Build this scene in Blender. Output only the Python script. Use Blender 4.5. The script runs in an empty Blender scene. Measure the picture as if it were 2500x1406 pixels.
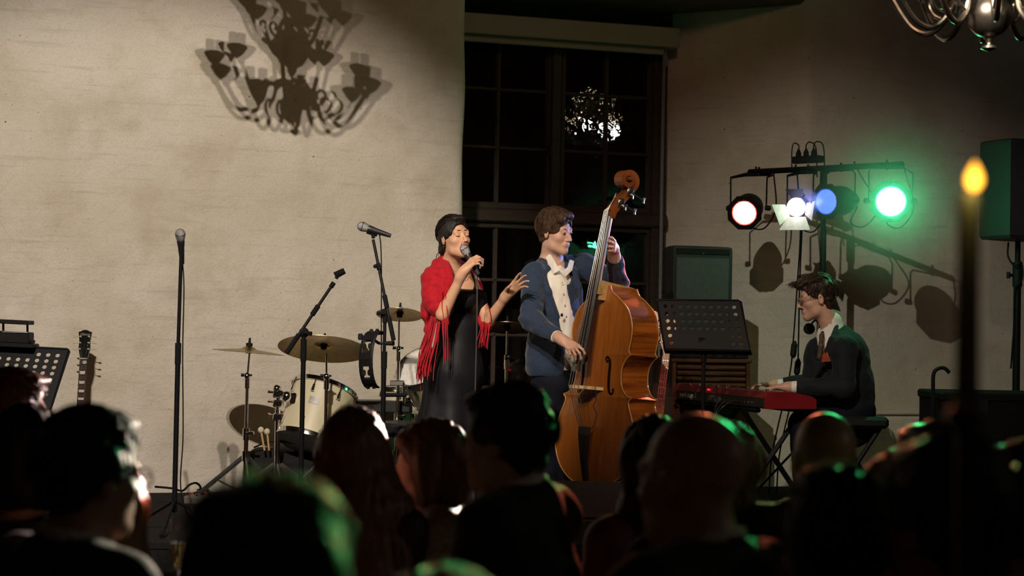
import bpy, bmesh, math, random
import numpy as np
from mathutils import Vector, Matrix
random.seed(7)
rng = np.random.default_rng(7)
S = bpy.context.scene
COL = S.collection
R_ = math.radians

# ------------------------------------------------------------------ camera
FPX = 4200.0
CAM = np.array([0.0, 0.0, 1.48])
PITCH, ROLL = 0.0219, 0.019
_f = np.array([0, math.cos(PITCH), math.sin(PITCH)])
_u0 = np.array([0, -math.sin(PITCH), math.cos(PITCH)])
_r0 = np.array([1.0, 0, 0])
_r = math.cos(ROLL) * _r0 + math.sin(ROLL) * _u0
_u = -math.sin(ROLL) * _r0 + math.cos(ROLL) * _u0


def P(px, py, d):
    """point of the hall seen at a photograph pixel, at distance d along +Y"""
    v = _f + _r * ((px - 1250) / FPX) + _u * ((703 - py) / FPX)
    return CAM + v * (d / v[1])


cd = bpy.data.cameras.new('camera')
cam = bpy.data.objects.new('camera', cd)
COL.objects.link(cam)
cam.matrix_world = Matrix(((_r[0], _u[0], -_f[0], CAM[0]), (_r[1], _u[1], -_f[1], CAM[1]), (_r[2], _u[2], -_f[2], CAM[2]), (0, 0, 0, 1)))
cd.sensor_width = 36.0
cd.lens = FPX / 2500 * 36.0
cd.clip_start = 0.05
cd.clip_end = 100
cd.dof.use_dof = True
cd.dof.focus_distance = 9.8
cd.dof.aperture_fstop = 2.6
S.camera = cam
S.view_settings.view_transform = 'Standard'
S.view_settings.look = 'None'
S.view_settings.gamma = 1.0
S.view_settings.use_curve_mapping = False
S.view_settings.exposure = 0.0

# ------------------------------------------------------------------ world and lamps
w = bpy.data.worlds.new('night')
S.world = w
w.use_nodes = True
w.node_tree.nodes['Background'].inputs[0].default_value = (1.0, 0.58, 0.42, 1)
w.node_tree.nodes['Background'].inputs[1].default_value = 0.007


def lamp(name, kind, loc, power, color, target=None, size=0.05, angle=40, blend=0.5):
    l = bpy.data.lights.new(name, kind)
    l.energy = power
    l.color = color
    if kind in ('SPOT', 'POINT'):
        l.shadow_soft_size = size
    if kind == 'AREA':
        l.size = size
        l.shape = 'DISK'
    if kind == 'SPOT':
        l.spot_size = R_(angle)
        l.spot_blend = blend
    o = bpy.data.objects.new(name, l)
    COL.objects.link(o)
    o.location = loc
    if target is not None:
        o.rotation_euler = (Vector(target) - Vector(loc)).to_track_quat('-Z', 'Y').to_euler()
    return o


LKEY = np.array([-1.5, 3.0, 5.35])
KEYT = P(380, 1040, 11.0)
lamp('stage_spot', 'SPOT', LKEY + [-0.085, 0, 0], 1250, (1.0, 0.90, 0.74), KEYT, 0.022, 40, 0.55)
lamp('stage_spot', 'SPOT', LKEY + [0.085, 0.0, 0], 1250, (1.0, 0.85, 0.77), KEYT, 0.022, 40, 0.55)
lamp('band_spot', 'SPOT', (-1.9, 3.2, 4.6), 850, (1.0, 0.88, 0.74), P(1240, 790, 9.9), 0.03, 14, 0.7)
lamp('side_spot', 'SPOT', (-0.9, 3.1, 5.3), 1000, (1.0, 0.92, 0.78), P(2020, 860, 11.6), 0.022, 28, 1.0)
lamp('front_fill', 'SPOT', (2.9, 4.2, 4.7), 330, (1.0, 0.74, 0.52), P(1590, 850, 10.0), 0.06, 26, 0.9)  # added fill lamp for the bass ribs and the keyboard player
lamp('warm_fill', 'SPOT', (1.2, 5.6, 5.2), 105, (1.0, 0.54, 0.30), P(1200, 750, 11.4), 0.45, 72, 0.8)  # added soft lamp that fills the stage wall's shadows with warm light

# the four par cans: aim directions and beams (the cans are built further down)
BAR_L, BAR_R = P(1828, 420, 11.62), P(2205, 401, 10.78)
CANS = {  # lens centre, aim, lens radius
    'red': (P(1818, 519, 11.35), np.array([-0.30, -0.90, -0.28]), 0.085),
    'white': (P(1946, 505, 11.15), np.array([-0.395, -0.905, -0.155]), 0.055),
    'blue': (P(2019, 492, 11.0), np.array([-0.70, -0.70, -0.10]), 0.085),
    'green': (P(2175, 492, 10.75), np.array([-0.19, -0.97, -0.10]), 0.098),
}
for _k, (_c, _a, _rr) in CANS.items():
    _a /= np.linalg.norm(_a)


def _beam(k, power, col, angle, size):
    c, a, r = CANS[k]
    lamp('par_beam', 'SPOT', c + a * (0.14 if k == 'white' else 0.02), power, col, c + a * 3, size, angle, 0.18 if k == 'green' else 0.6)


_beam('red', 900, (1.0, 0.20, 0.10), 40, 0.05)
_beam('white', 3600, (1.0, 0.80, 0.70), 17.5, 0.04)
_beam('blue', 300, (0.25, 0.32, 1.0), 60, 0.05)
_beam('green', 1100, (0.05, 1.0, 0.26), 28.6, 0.06)
lamp('par_spill', 'POINT', CANS['green'][0] + CANS['green'][1] * 0.09, 18, (0.06, 1.0, 0.36), None, 0.09)
lamp('par_spill', 'POINT', CANS['white'][0] + CANS['white'][1] * 0.05, 0.5, (1.0, 0.9, 0.8), None, 0.05)
lamp('chandelier_fill', 'SPOT', P(2290, -260, 6.9), 90, (1.0, 0.84, 0.66), P(2440, 20, 7.6), 0.05, 50, 0.8)  # added spot out of view that brightens the unlit chandelier

# ------------------------------------------------------------------ materials
MATS = {}


def mat(name, rgb, rough=0.5, metal=0.0, bump=None, var=None, spec=0.5, emit=None, coat=0.0, sheen=0.0, alpha=None, trans=0.0, stretch=None, ior=1.45):
    """procedural principled material: var=(scale, amount[, second colour]), bump=(scale, distance)"""
    if name in MATS:
        return MATS[name]
    m = bpy.data.materials.new(name)
    m.use_nodes = True
    nt = m.node_tree
    b = nt.nodes['Principled BSDF']
    L = nt.links.new
    b.inputs['Base Color'].default_value = (*rgb, 1)
    b.inputs['Roughness'].default_value = rough
    b.inputs['Metallic'].default_value = metal
    b.inputs['Specular IOR Level'].default_value = spec
    b.inputs['Coat Weight'].default_value = coat
    b.inputs['Sheen Weight'].default_value = sheen
    b.inputs['Transmission Weight'].default_value = trans
    b.inputs['IOR'].default_value = ior
    tc = nt.nodes.new('ShaderNodeTexCoord')
    co = tc.outputs['Object']
    if stretch:
        mp = nt.nodes.new('ShaderNodeMapping')
        mp.inputs['Scale'].default_value = stretch
        L(co, mp.inputs[0])
        co = mp.outputs[0]
    if var is None:
        var = (40, 0.12)
    n = nt.nodes.new('ShaderNodeTexNoise')
    n.inputs['Scale'].default_value = var[0]
    n.inputs['Detail'].default_value = 4
    L(co, n.inputs['Vector'])
    mx = nt.nodes.new('ShaderNodeMix')
    mx.data_type = 'RGBA'
    c2 = var[2] if len(var) > 2 else tuple(max(0, c * (1 - var[1])) for c in rgb)
    c1 = rgb if len(var) > 2 else tuple(min(1, c * (1 + var[1])) for c in rgb)
    mx.inputs['A'].default_value = (*c1, 1)
    mx.inputs['B'].default_value = (*c2, 1)
    cr = nt.nodes.new('ShaderNodeMapRange')
    cr.inputs['From Min'].default_value = 0.3
    cr.inputs['From Max'].default_value = 0.7
    L(n.outputs['Fac'], cr.inputs['Value'])
    L(cr.outputs[0], mx.inputs['Factor'])
    L(mx.outputs['Result'], b.inputs['Base Color'])
    if bump:
        n2 = nt.nodes.new('ShaderNodeTexNoise')
        n2.inputs['Scale'].default_value = bump[0]
        n2.inputs['Detail'].default_value = 3
        L(co, n2.inputs['Vector'])
        bp = nt.nodes.new('ShaderNodeBump')
        bp.inputs['Distance'].default_value = bump[1]
        bp.inputs['Strength'].default_value = 1.0
        L(n2.outputs['Fac'], bp.inputs['Height'])
        L(bp.outputs[0], b.inputs['Normal'])
    if emit:
        b.inputs['Emission Color'].default_value = (*emit[0], 1)
        b.inputs['Emission Strength'].default_value = emit[1]
    MATS[name] = m
    return m


# ------------------------------------------------------------------ objects
ROOT = {}


def link(o, parent=None):
    COL.objects.link(o)
    if parent is not None:
        o.parent = parent
        ROOT[o.name] = ROOT[parent.name]
    return o


def thing(name, label, cat, loc, group=None):
    o = bpy.data.objects.new(name, None)
    o.empty_display_size = 0.1
    o.location = loc
    COL.objects.link(o)
    ROOT[o.name] = np.array(loc, float)
    return tag(o, label, cat, group)


def tag(o, label=None, cat=None, group=None, kind=None):
    for k, v in (('label', label), ('category', cat), ('group', group), ('kind', kind)):
        if v:
            o[k] = v
    return o


def raw_mesh(name, V, polys, mats, parent=None, smooth=True, midx=None, origin=None):
    """fast mesh object from numpy vertices and a list/array of polygons (world coordinates)"""
    V = np.asarray(V, np.float32).reshape(-1, 3)
    base = ROOT[parent.name] if parent is not None else (np.zeros(3) if origin is None else np.asarray(origin, float))
    V = V - base.astype(np.float32)
    me = bpy.data.meshes.new(name)
    if isinstance(polys, np.ndarray):
        n, k = polys.shape
        me.vertices.add(len(V))
        me.vertices.foreach_set('co', V.ravel())
        me.loops.add(n * k)
        me.loops.foreach_set('vertex_index', polys.ravel().astype(np.int32))
        me.polygons.add(n)
        me.polygons.foreach_set('loop_start', np.arange(0, n * k, k, dtype=np.int32))
        me.update(calc_edges=True)
        me.validate()
    else:
        me.from_pydata(V.tolist(), [], polys)
    if not isinstance(mats, (list, tuple)):
        mats = [mats]
    for m in mats:
        me.materials.append(m)
    if midx is not None and len(midx) == len(me.polygons):
        me.polygons.foreach_set('material_index', np.asarray(midx, np.int32))
    me.polygons.foreach_set('use_smooth', np.full(len(me.polygons), bool(smooth)))
    me.update()
    o = bpy.data.objects.new(name, me)
    if parent is None:
        o.location = base
        COL.objects.link(o)
        ROOT[o.name] = base
    else:
        link(o, parent)
    return o


def nrm(v):
    v = np.asarray(v, float)
    return v / (np.linalg.norm(v) + 1e-12)


def basis(d, ref=(0, 0, 1)):
    d = nrm(d)
    ref = np.asarray(ref, float)
    if abs(d @ nrm(ref)) > 0.98:
        ref = np.array([1.0, 0, 0]) if abs(d[0]) < 0.9 else np.array([0, 1.0, 0])
    a = nrm(np.cross(ref, d))
    b = np.cross(d, a)
    return a, b, d


class MB:
    """collects shapes into one mesh; T places them (4x4 numpy)"""

    def __init__(s, T=None):
        s.V, s.F, s.M = [], [], []
        s.T = T
        s.m = 0

    def add(s, V, F):
        V = np.asarray(V, float)
        if s.T is not None:
            V = V @ s.T[:3, :3].T + s.T[:3, 3]
        o = len(s.V)
        s.V.extend(V.tolist())
        s.F.extend([tuple(i + o for i in f) for f in F])
        s.M.extend([s.m] * len(F))
        return s

    def box(s, c, size, R=None, bev=0.0):
        hx, hy, hz = [x / 2 for x in size]
        if bev:
            b = min(bev, hx * .95, hy * .95, hz * .95)
            V, F = [], []
            sg = [(x, y, z) for x in (-1, 1) for y in (-1, 1) for z in (-1, 1)]
            ix = {}
            for (x, y, z) in sg:
                for ax in range(3):
                    h = [hx, hy, hz]
                    p = [x * (hx - b), y * (hy - b), z * (hz - b)]
                    p[ax] = (x, y, z)[ax] * h[ax]
                    ix[(x, y, z, ax)] = len(V)
                    V.append(p)
            for ax in range(3):
                o1, o2 = (ax + 1) % 3, (ax + 2) % 3
                for sgn in (-1, 1):
                    q = []
                    for a, bb in ((-1, -1), (1, -1), (1, 1), (-1, 1)):
                        k = [0, 0, 0]
                        k[ax], k[o1], k[o2] = sgn, a, bb
                        q.append(ix[(*k, ax)])
                    F.append(q if sgn > 0 else q[::-1])
            for ax in range(3):
                o1, o2 = (ax + 1) % 3, (ax + 2) % 3
                for a in (-1, 1):
                    for bb in (-1, 1):
                        k1 = [0, 0, 0]
                        k2 = [0, 0, 0]
                        k1[ax], k1[o1], k1[o2] = -1, a, bb
                        k2[ax], k2[o1], k2[o2] = 1, a, bb
                        q = [ix[(*k1, o1)], ix[(*k2, o1)], ix[(*k2, o2)], ix[(*k1, o2)]]
                        F.append(q if a * bb < 0 else q[::-1])
            for k in sg:
                q = [ix[(*k, 0)], ix[(*k, 1)], ix[(*k, 2)]]
                F.append(q if k[0] * k[1] * k[2] > 0 else q[::-1])
        else:
            V = [(x * hx, y * hy, z * hz) for x in (-1, 1) for y in (-1, 1) for z in (-1, 1)]
            F = [(0, 1, 3, 2), (4, 6, 7, 5), (0, 4, 5, 1), (2, 3, 7, 6), (0, 2, 6, 4), (1, 5, 7, 3)]
        V = np.array(V)
        if R is not None:
            V = V @ np.asarray(R).T
        return s.add(V + np.asarray(c, float), F)

    def tube(s, pts, r, n=10, cap=True, flat=None):
        """round tube along a polyline; r number or list; flat=(a,b) scales the section"""
        pts = [np.asarray(p, float) for p in pts]
        rs = r if hasattr(r, '__len__') else [r] * len(pts)
        V, F = [], []
        prev = None
        for i, p in enumerate(pts):
            d = pts[min(i + 1, len(pts) - 1)] - pts[max(i - 1, 0)]
            if prev is None:
                a, b, d = basis(d)
            else:
                d = nrm(d)
                a = nrm(prev - d * (prev @ d))
                b = np.cross(d, a)
            prev = a
            fa, fb = flat or (1, 1)
            for k in range(n):
                t = 2 * math.pi * k / n
                V.append(p + rs[i] * (fa * math.cos(t) * a + fb * math.sin(t) * b))
        for i in range(len(pts) - 1):
            for k in range(n):
                k2 = (k + 1) % n
                F.append((i * n + k, i * n + k2, (i + 1) * n + k2, (i + 1) * n + k))
        if cap:
            F.append(tuple(range(n))[::-1])
            F.append(tuple((len(pts) - 1) * n + k for k in range(n)))
        return s.add(V, F)

    def lathe(s, c, axis, prof, n=24, cap=True):
        """prof = [(along axis, radius)...]"""
        a, b, d = basis(axis)
        c = np.asarray(c, float)
        V, F = [], []
        for (h, r) in prof:
            for k in range(n):
                t = 2 * math.pi * k / n
                V.append(c + d * h + r * (math.cos(t) * a + math.sin(t) * b))
        for i in range(len(prof) - 1):
            for k in range(n):
                k2 = (k + 1) % n
                F.append((i * n + k, i * n + k2, (i + 1) * n + k2, (i + 1) * n + k))
        if cap:
            if prof[0][1] > 1e-4:
                F.append(tuple(range(n))[::-1])
            if prof[-1][1] > 1e-4:
                F.append(tuple((len(prof) - 1) * n + k for k in range(n)))
        return s.add(V, F)

    def ball(s, c, r, n=14, R=None):
        r = np.asarray(r if hasattr(r, '__len__') else (r, r, r), float)
        V, F = [], []
        m = n // 2
        for i in range(m + 1):
            ph = math.pi * i / m
            for k in range(n):
                t = 2 * math.pi * k / n
                V.append((math.sin(ph) * math.cos(t), math.sin(ph) * math.sin(t), -math.cos(ph)))
        for i in range(m):
            for k in range(n):
                k2 = (k + 1) % n
                F.append((i * n + k, i * n + k2, (i + 1) * n + k2, (i + 1) * n + k))
        V = np.array(V) * r
        if R is not None:
            V = V @ np.asarray(R).T
        return s.add(V + np.asarray(c, float), F)

    def torus(s, c, axis, r, rr, n=28, m=8, a0=0, a1=2 * math.pi):
        a, b, d = basis(axis)
        c = np.asarray(c, float)
        full = abs(a1 - a0 - 2 * math.pi) < 1e-6
        pts = []
        k = n if full else n + 1
        V, F = [], []
        for i in range(k):
            t = a0 + (a1 - a0) * i / n
            e = math.cos(t) * a + math.sin(t) * b
            for j in range(m):
                q = 2 * math.pi * j / m
                V.append(c + e * (r + rr * math.cos(q)) + d * rr * math.sin(q))
        for i in range(k if full else k - 1):
            for j in range(m):
                i2, j2 = (i + 1) % k, (j + 1) % m
                F.append((i * m + j, i2 * m + j, i2 * m + j2, i * m + j2))
        return s.add(V, F)

    def prism(s, poly, c, ax, ay, depth):
        """2D polygon in the plane (ax, ay) through c, extruded by depth along ax x ay"""
        ax, ay = np.asarray(ax, float), np.asarray(ay, float)
        nn = nrm(np.cross(ax, ay))
        c = np.asarray(c, float)
        n = len(poly)
        V = [c + p[0] * ax + p[1] * ay for p in poly] + [c + p[0] * ax + p[1] * ay + nn * depth for p in poly]
        F = [tuple(range(n))[::-1], tuple(range(n, 2 * n))] + [(i, (i + 1) % n, n + (i + 1) % n, n + i) for i in range(n)]
        return s.add(V, F)

    def build(s, name, m, parent=None, smooth=False, origin=None):
        if not s.V:
            s.V, s.F, s.M = [(0, 0, 0)] * 3, [(0, 1, 2)], [0]
        o = raw_mesh(name, s.V, s.F, m, parent, smooth, s.M if isinstance(m, (list, tuple)) else None, origin)
        if smooth:
            auto_smooth(o.data)
        return o


def auto_smooth(me, ang=0.7):
    try:
        me.set_sharp_from_angle(angle=ang)
    except Exception:
        pass


def text_mesh(name, body, size, T, m, parent, extrude=0.0006, align='CENTER', sx=1.0, shear=0.0):
    cu = bpy.data.curves.new(name + '_c', 'FONT')
    cu.body = body
    cu.size = size
    cu.align_x = align
    cu.align_y = 'CENTER'
    cu.extrude = extrude
    cu.resolution_u = 3
    cu.shear = shear
    to = bpy.data.objects.new(name + '_c', cu)
    COL.objects.link(to)
    dg = bpy.context.evaluated_depsgraph_get()
    me = bpy.data.meshes.new_from_object(to.evaluated_get(dg))
    bpy.data.objects.remove(to)
    V = np.array([v.co[:] for v in me.vertices])
    F = [tuple(p.vertices) for p in me.polygons]
    bpy.data.meshes.remove(me)
    V[:, 0] *= sx
    V = V @ T[:3, :3].T + T[:3, 3]
    return raw_mesh(name, V, F, m, parent, False)


def frameT(c, x, y, z=None):
    x, y = nrm(x), nrm(y)
    z = nrm(np.cross(x, y)) if z is None else nrm(z)
    T = np.eye(4)
    T[:3, 0], T[:3, 1], T[:3, 2], T[:3, 3] = x, y, z, c
    return T


def spline(pts, n=8):
    """Catmull-Rom through the points"""
    pts = [np.asarray(p, float) for p in pts]
    q = [2 * pts[0] - pts[1]] + pts + [2 * pts[-1] - pts[-2]]
    out = []
    for i in range(1, len(q) - 2):
        for k in range(n):
            t = k / n
            a, b, c, d = q[i - 1], q[i], q[i + 1], q[i + 2]
            out.append(0.5 * (2 * b + (c - a) * t + (2 * a - 5 * b + 4 * c - d) * t * t + (3 * b - a - 3 * c + d) * t ** 3))
    out.append(pts[-1])
    return out


# ------------------------------------------------------------------ noise
_perm = rng.random((32, 32, 32)).astype(np.float32)


def vnoise(p):
    i = np.floor(p).astype(int)
    f = p - i
    f = f * f * (3 - 2 * f)
    i &= 31
    j = (i + 1) & 31
    x, y, z = f[..., 0], f[..., 1], f[..., 2]
    c = lambda a, b, d: _perm[a[..., 0], b[..., 1], d[..., 2]]
    l = lambda a, b, t: a + (b - a) * t
    return l(l(l(c(i, i, i), c(j, i, i), x), l(c(i, j, i), c(j, j, i), x), y), l(l(c(i, i, j), c(j, i, j), x), l(c(i, j, j), c(j, j, j), x), y), z) * 2 - 1


# ------------------------------------------------------------------ signed-distance bodies
class Body:
    """smoothly blended solids, meshed into one continuous surface"""

    def __init__(s):
        s.ops = []

    def cap(s, a, b, ra, rb=None, k=0.02, sub=False, flat=None):
        a, b = np.asarray(a, float), np.asarray(b, float)
        rb = ra if rb is None else rb
        s.ops.append(('c', a, b, ra, rb, k, sub, flat))
        return s

    def chain(s, pts, rs, k=0.02):
        for i in range(len(pts) - 1):
            s.cap(pts[i], pts[i + 1], rs[i], rs[i + 1], k)
        return s

    def ell(s, c, r, R=None, k=0.02, sub=False):
        r = np.asarray(r if hasattr(r, '__len__') else (r, r, r), float)
        s.ops.append(('e', np.asarray(c, float), r, np.eye(3) if R is None else np.asarray(R), 0, k, sub, None))
        return s

    def box(s, c, h, R=None, rad=0.01, k=0.02, sub=False):
        s.ops.append(('b', np.asarray(c, float), np.asarray(h, float), np.eye(3) if R is None else np.asarray(R), rad, k, sub, None))
        return s

    @staticmethod
    def dist(o, p):
        t = o[0]
        if t == 'c':
            a, b, ra, rb, flat = o[1], o[2], o[3], o[4], o[7]
            ba = b - a
            q = p - a
            h = np.clip((q @ ba) / max(ba @ ba, 1e-9), 0, 1)
            v = q - h[..., None] * ba
            if flat is not None:  # (direction, factor): widens the section along a direction
                dv = v @ flat[0]
                v = v + np.multiply.outer(dv * (1 / flat[1] - 1), flat[0])
            return np.sqrt((v * v).sum(-1)) - (ra + (rb - ra) * h)
        q = (p - o[1]) @ o[3]
        if t == 'e':
            r = o[2]
            k0 = np.sqrt(((q / r) ** 2).sum(-1))
            k1 = np.sqrt(((q / (r * r)) ** 2).sum(-1)) + 1e-9
            return k0 * (k0 - 1) / k1
        h = o[2] - o[4]
        d = np.abs(q) - h
        return np.sqrt((np.maximum(d, 0) ** 2).sum(-1)) + np.minimum(d.max(-1), 0) - o[4]

    @staticmethod
    def comb(cur, d, k, sub):
        if sub:
            d = -d
            h = np.maximum(k - np.abs(cur - d), 0) / k
            return np.maximum(cur, d) + h * h * k * 0.25
        h = np.maximum(k - np.abs(cur - d), 0) / k
        return np.minimum(cur, d) - h * h * k * 0.25

    def bounds(s):
        lo, hi = np.full(3, 1e9), np.full(3, -1e9)
        for o in s.ops:
            if o[6]:
                continue
            if o[0] == 'c':
                m = max(o[3], o[4]) * (o[7][1] if o[7] is not None and o[7][1] > 1 else 1)
                for p in (o[1], o[2]):
                    lo, hi = np.minimum(lo, p - m), np.maximum(hi, p + m)
            else:
                e = np.abs(o[3]) @ o[2]
                lo, hi = np.minimum(lo, o[1] - e), np.maximum(hi, o[1] + e)
        return lo, hi

    def field(s, p):
        cur = np.full(p.shape[:-1], 1.0, np.float64)
        for o in s.ops:
            cur = s.comb(cur, s.dist(o, p), o[5], o[6])
        return cur

    def mesh(s, h, clip=None, field_noise=None):
        """surface nets; clip=(lo, hi) limits the box"""
        lo, hi = s.bounds()
        lo, hi = lo - 3 * h, hi + 3 * h
        if clip is not None:
            lo = np.maximum(lo, clip[0])
            hi = np.minimum(hi, clip[1])
        B = 8
        nb = np.maximum(1, np.ceil((hi - lo) / (h * B)).astype(int))
        gi = np.stack(np.meshgrid(*[np.arange(n) for n in nb], indexing='ij'), -1).reshape(-1, 3)
        cen = lo + (gi + 0.5) * (B * h) - 0.5 * h
        rad = h * B * 0.8661
        dc = np.full(len(cen), 1.0)
        dops = []
        for o in s.ops:
            d = s.dist(o, cen)
            dops.append(d)
            dc = s.comb(dc, d, o[5], o[6])
        act = np.abs(dc) < rad * 1.6 + 0.01
        D = np.where(dc < 0, -1.0, 1.0).astype(np.float32).reshape(nb)
        D = np.repeat(np.repeat(np.repeat(D, B, 0), B, 1), B, 2)
        ai = np.nonzero(act)[0]
        off = np.stack(np.meshgrid(*[np.arange(B)] * 3, indexing='ij'), -1).reshape(-1, 3)
        pts = (lo + (gi[ai][:, None, :] * B + off[None]) * h)
        cur = np.full(pts.shape[:2], 1.0)
        for o, d in zip(s.ops, dops):
            sel = np.nonzero(np.abs(d[ai]) < 1e9)[0] if o[0] == 'e' and False else np.nonzero(d[ai] - rad * 1.5 < o[5] + 0.01)[0]
            if len(sel) == 0:
                continue
            cur[sel] = s.comb(cur[sel], s.dist(o, pts[sel]), o[5], o[6])
        if field_noise is not None:
            cur = cur + field_noise(pts)
        g = gi[ai][:, None, :] * B + off[None]
        D[g[..., 0], g[..., 1], g[..., 2]] = cur
        D[0], D[-1], D[:, 0], D[:, -1], D[:, :, 0], D[:, :, -1] = (np.maximum(D[0], 1e-4), np.maximum(D[-1], 1e-4), np.maximum(D[:, 0], 1e-4), np.maximum(D[:, -1], 1e-4), np.maximum(D[:, :, 0], 1e-4), np.maximum(D[:, :, -1], 1e-4))
        return nets(D, lo, h)


def nets(D, lo, h):
    I = D < 0
    n = [x - 1 for x in D.shape]
    cs = np.zeros(n, np.uint8)
    for a in (0, 1):
        for b in (0, 1):
            for c in (0, 1):
                cs += I[a:a + n[0], b:b + n[1], c:c + n[2]]
    cell = np.stack(np.nonzero((cs > 0) & (cs < 8)), -1)
    ids = np.full(n, -1, np.int32)
    ids[cell[:, 0], cell[:, 1], cell[:, 2]] = np.arange(len(cell))
    acc = np.zeros((len(cell), 3))
    cnt = np.zeros(len(cell))
    cor = [(a, b, c) for a in (0, 1) for b in (0, 1) for c in (0, 1)]
    val = {q: D[cell[:, 0] + q[0], cell[:, 1] + q[1], cell[:, 2] + q[2]].astype(float) for q in cor}
    for q in cor:
        for ax in range(3):
            if q[ax]:
                continue
            e = list(q)
            e[ax] = 1
            a, b = val[q], val[tuple(e)]
            m = (a < 0) != (b < 0)
            t = np.where(m, a / np.where(m, a - b, 1), 0)
            pt = np.array(q, float)[None].repeat(len(cell), 0)
            pt[:, ax] = t
            acc += pt * m[:, None]
            cnt += m
    V = lo + (cell + acc / cnt[:, None]) * h
    Q = []
    for ax in range(3):
        o1, o2 = (ax + 1) % 3, (ax + 2) % 3
        sl0, sl1 = [slice(None)] * 3, [slice(None)] * 3
        sl0[ax], sl1[ax] = slice(0, -1), slice(1, None)
        A, Bm = I[tuple(sl0)], I[tuple(sl1)]
        e = np.stack(np.nonzero(A != Bm), -1)
        ok = (e[:, o1] > 0) & (e[:, o2] > 0) & (e[:, o1] < n[o1]) & (e[:, o2] < n[o2])
        e = e[ok]
        ins = A[e[:, 0], e[:, 1], e[:, 2]]
        quad = []
        for (a, b) in ((-1, -1), (0, -1), (0, 0), (-1, 0)):
            c = e.copy()
            c[:, o1] += a
            c[:, o2] += b
            quad.append(ids[c[:, 0], c[:, 1], c[:, 2]])
        q = np.stack(quad, -1)
        q[~ins] = q[~ins][:, ::-1]
        Q.append(q)
    return V, np.concatenate(Q).astype(np.int32)


def relax(V, Q, it=2, lam=0.5):
    """few Laplacian steps, removes the voxel terraces"""
    n = len(V)
    e = np.concatenate([Q[:, [0, 1]], Q[:, [1, 2]], Q[:, [2, 3]], Q[:, [3, 0]]])
    for _ in range(it):
        s = np.zeros_like(V)
        c = np.zeros(n)
        for k in range(3):
            s[:, k] = np.bincount(e[:, 0], V[e[:, 1], k], n) + np.bincount(e[:, 1], V[e[:, 0], k], n)
        c = np.bincount(e[:, 0], minlength=n) + np.bincount(e[:, 1], minlength=n)
        V = V + lam * (s / np.maximum(c, 1)[:, None] - V)
    return V


def vnormals(V, Q):
    fn = np.cross(V[Q[:, 2]] - V[Q[:, 0]], V[Q[:, 3]] - V[Q[:, 1]])
    N = np.zeros_like(V)
    for j in range(4):
        for k in range(3):
            N[:, k] += np.bincount(Q[:, j], fn[:, k], len(V))
    return N / (np.linalg.norm(N, axis=1)[:, None] + 1e-12)


def grow(name, body, h, m, parent, wrinkle=None, matfun=None, clip=None, sm=1, disp=None):
    """mesh a Body; wrinkle=[(freq xyz, amount)...] displaces along the normal"""
    V, Q = body.mesh(h, clip)
    V = relax(V, Q, sm)
    if wrinkle or disp:
        N = vnormals(V, Q)
        d = np.zeros(len(V))
        for fq, am in (wrinkle or ()):
            d += am * vnoise(V * np.asarray(fq) + 11.3)
        if disp:
            d += disp(V, N)
        V = V + N * d[:, None]
    mi = None
    if matfun is not None:
        mi = matfun(V[Q].mean(1))
    return raw_mesh(name, V, Q, m, parent, True, mi)


def yawframe(yaw, pitch=0.0, roll=0.0):
    """columns right, forward, up; yaw 0 looks to +Y, 90 to +X; pitch up positive; roll leans to the right"""
    a, p, r = R_(yaw), R_(pitch), R_(roll)
    f = np.array([math.sin(a) * math.cos(p), math.cos(a) * math.cos(p), math.sin(p)])
    rt = np.array([math.cos(a), -math.sin(a), 0.0])
    up = np.cross(rt, f)
    rt2 = rt * math.cos(r) - up * math.sin(r)
    up2 = up * math.cos(r) + rt * math.sin(r)
    return np.stack([rt2, f, up2], 1)
# ------------------------------------------------------------------ the hall
TAN = 0.31
WT = nrm((1, TAN, 0))            # along the stage wall
WN = nrm((TAN, -1, 0))           # out of the wall, towards the room
W0 = np.array([0, 11.6, 0.0])
V0 = np.array([0, 12.4, 0.0])    # window plane


def onplane(px, base, off=0.0):
    """plan point where the image column px meets a plane parallel to the stage wall"""
    b = base[1] - off / WN[1] * -1 if False else base[1] + off * (-1) / abs(WN[1])
    k = (px - 1250) / FPX
    z = b / (1 - TAN * k)
    return np.array([k * z, z, 0.0])


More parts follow.
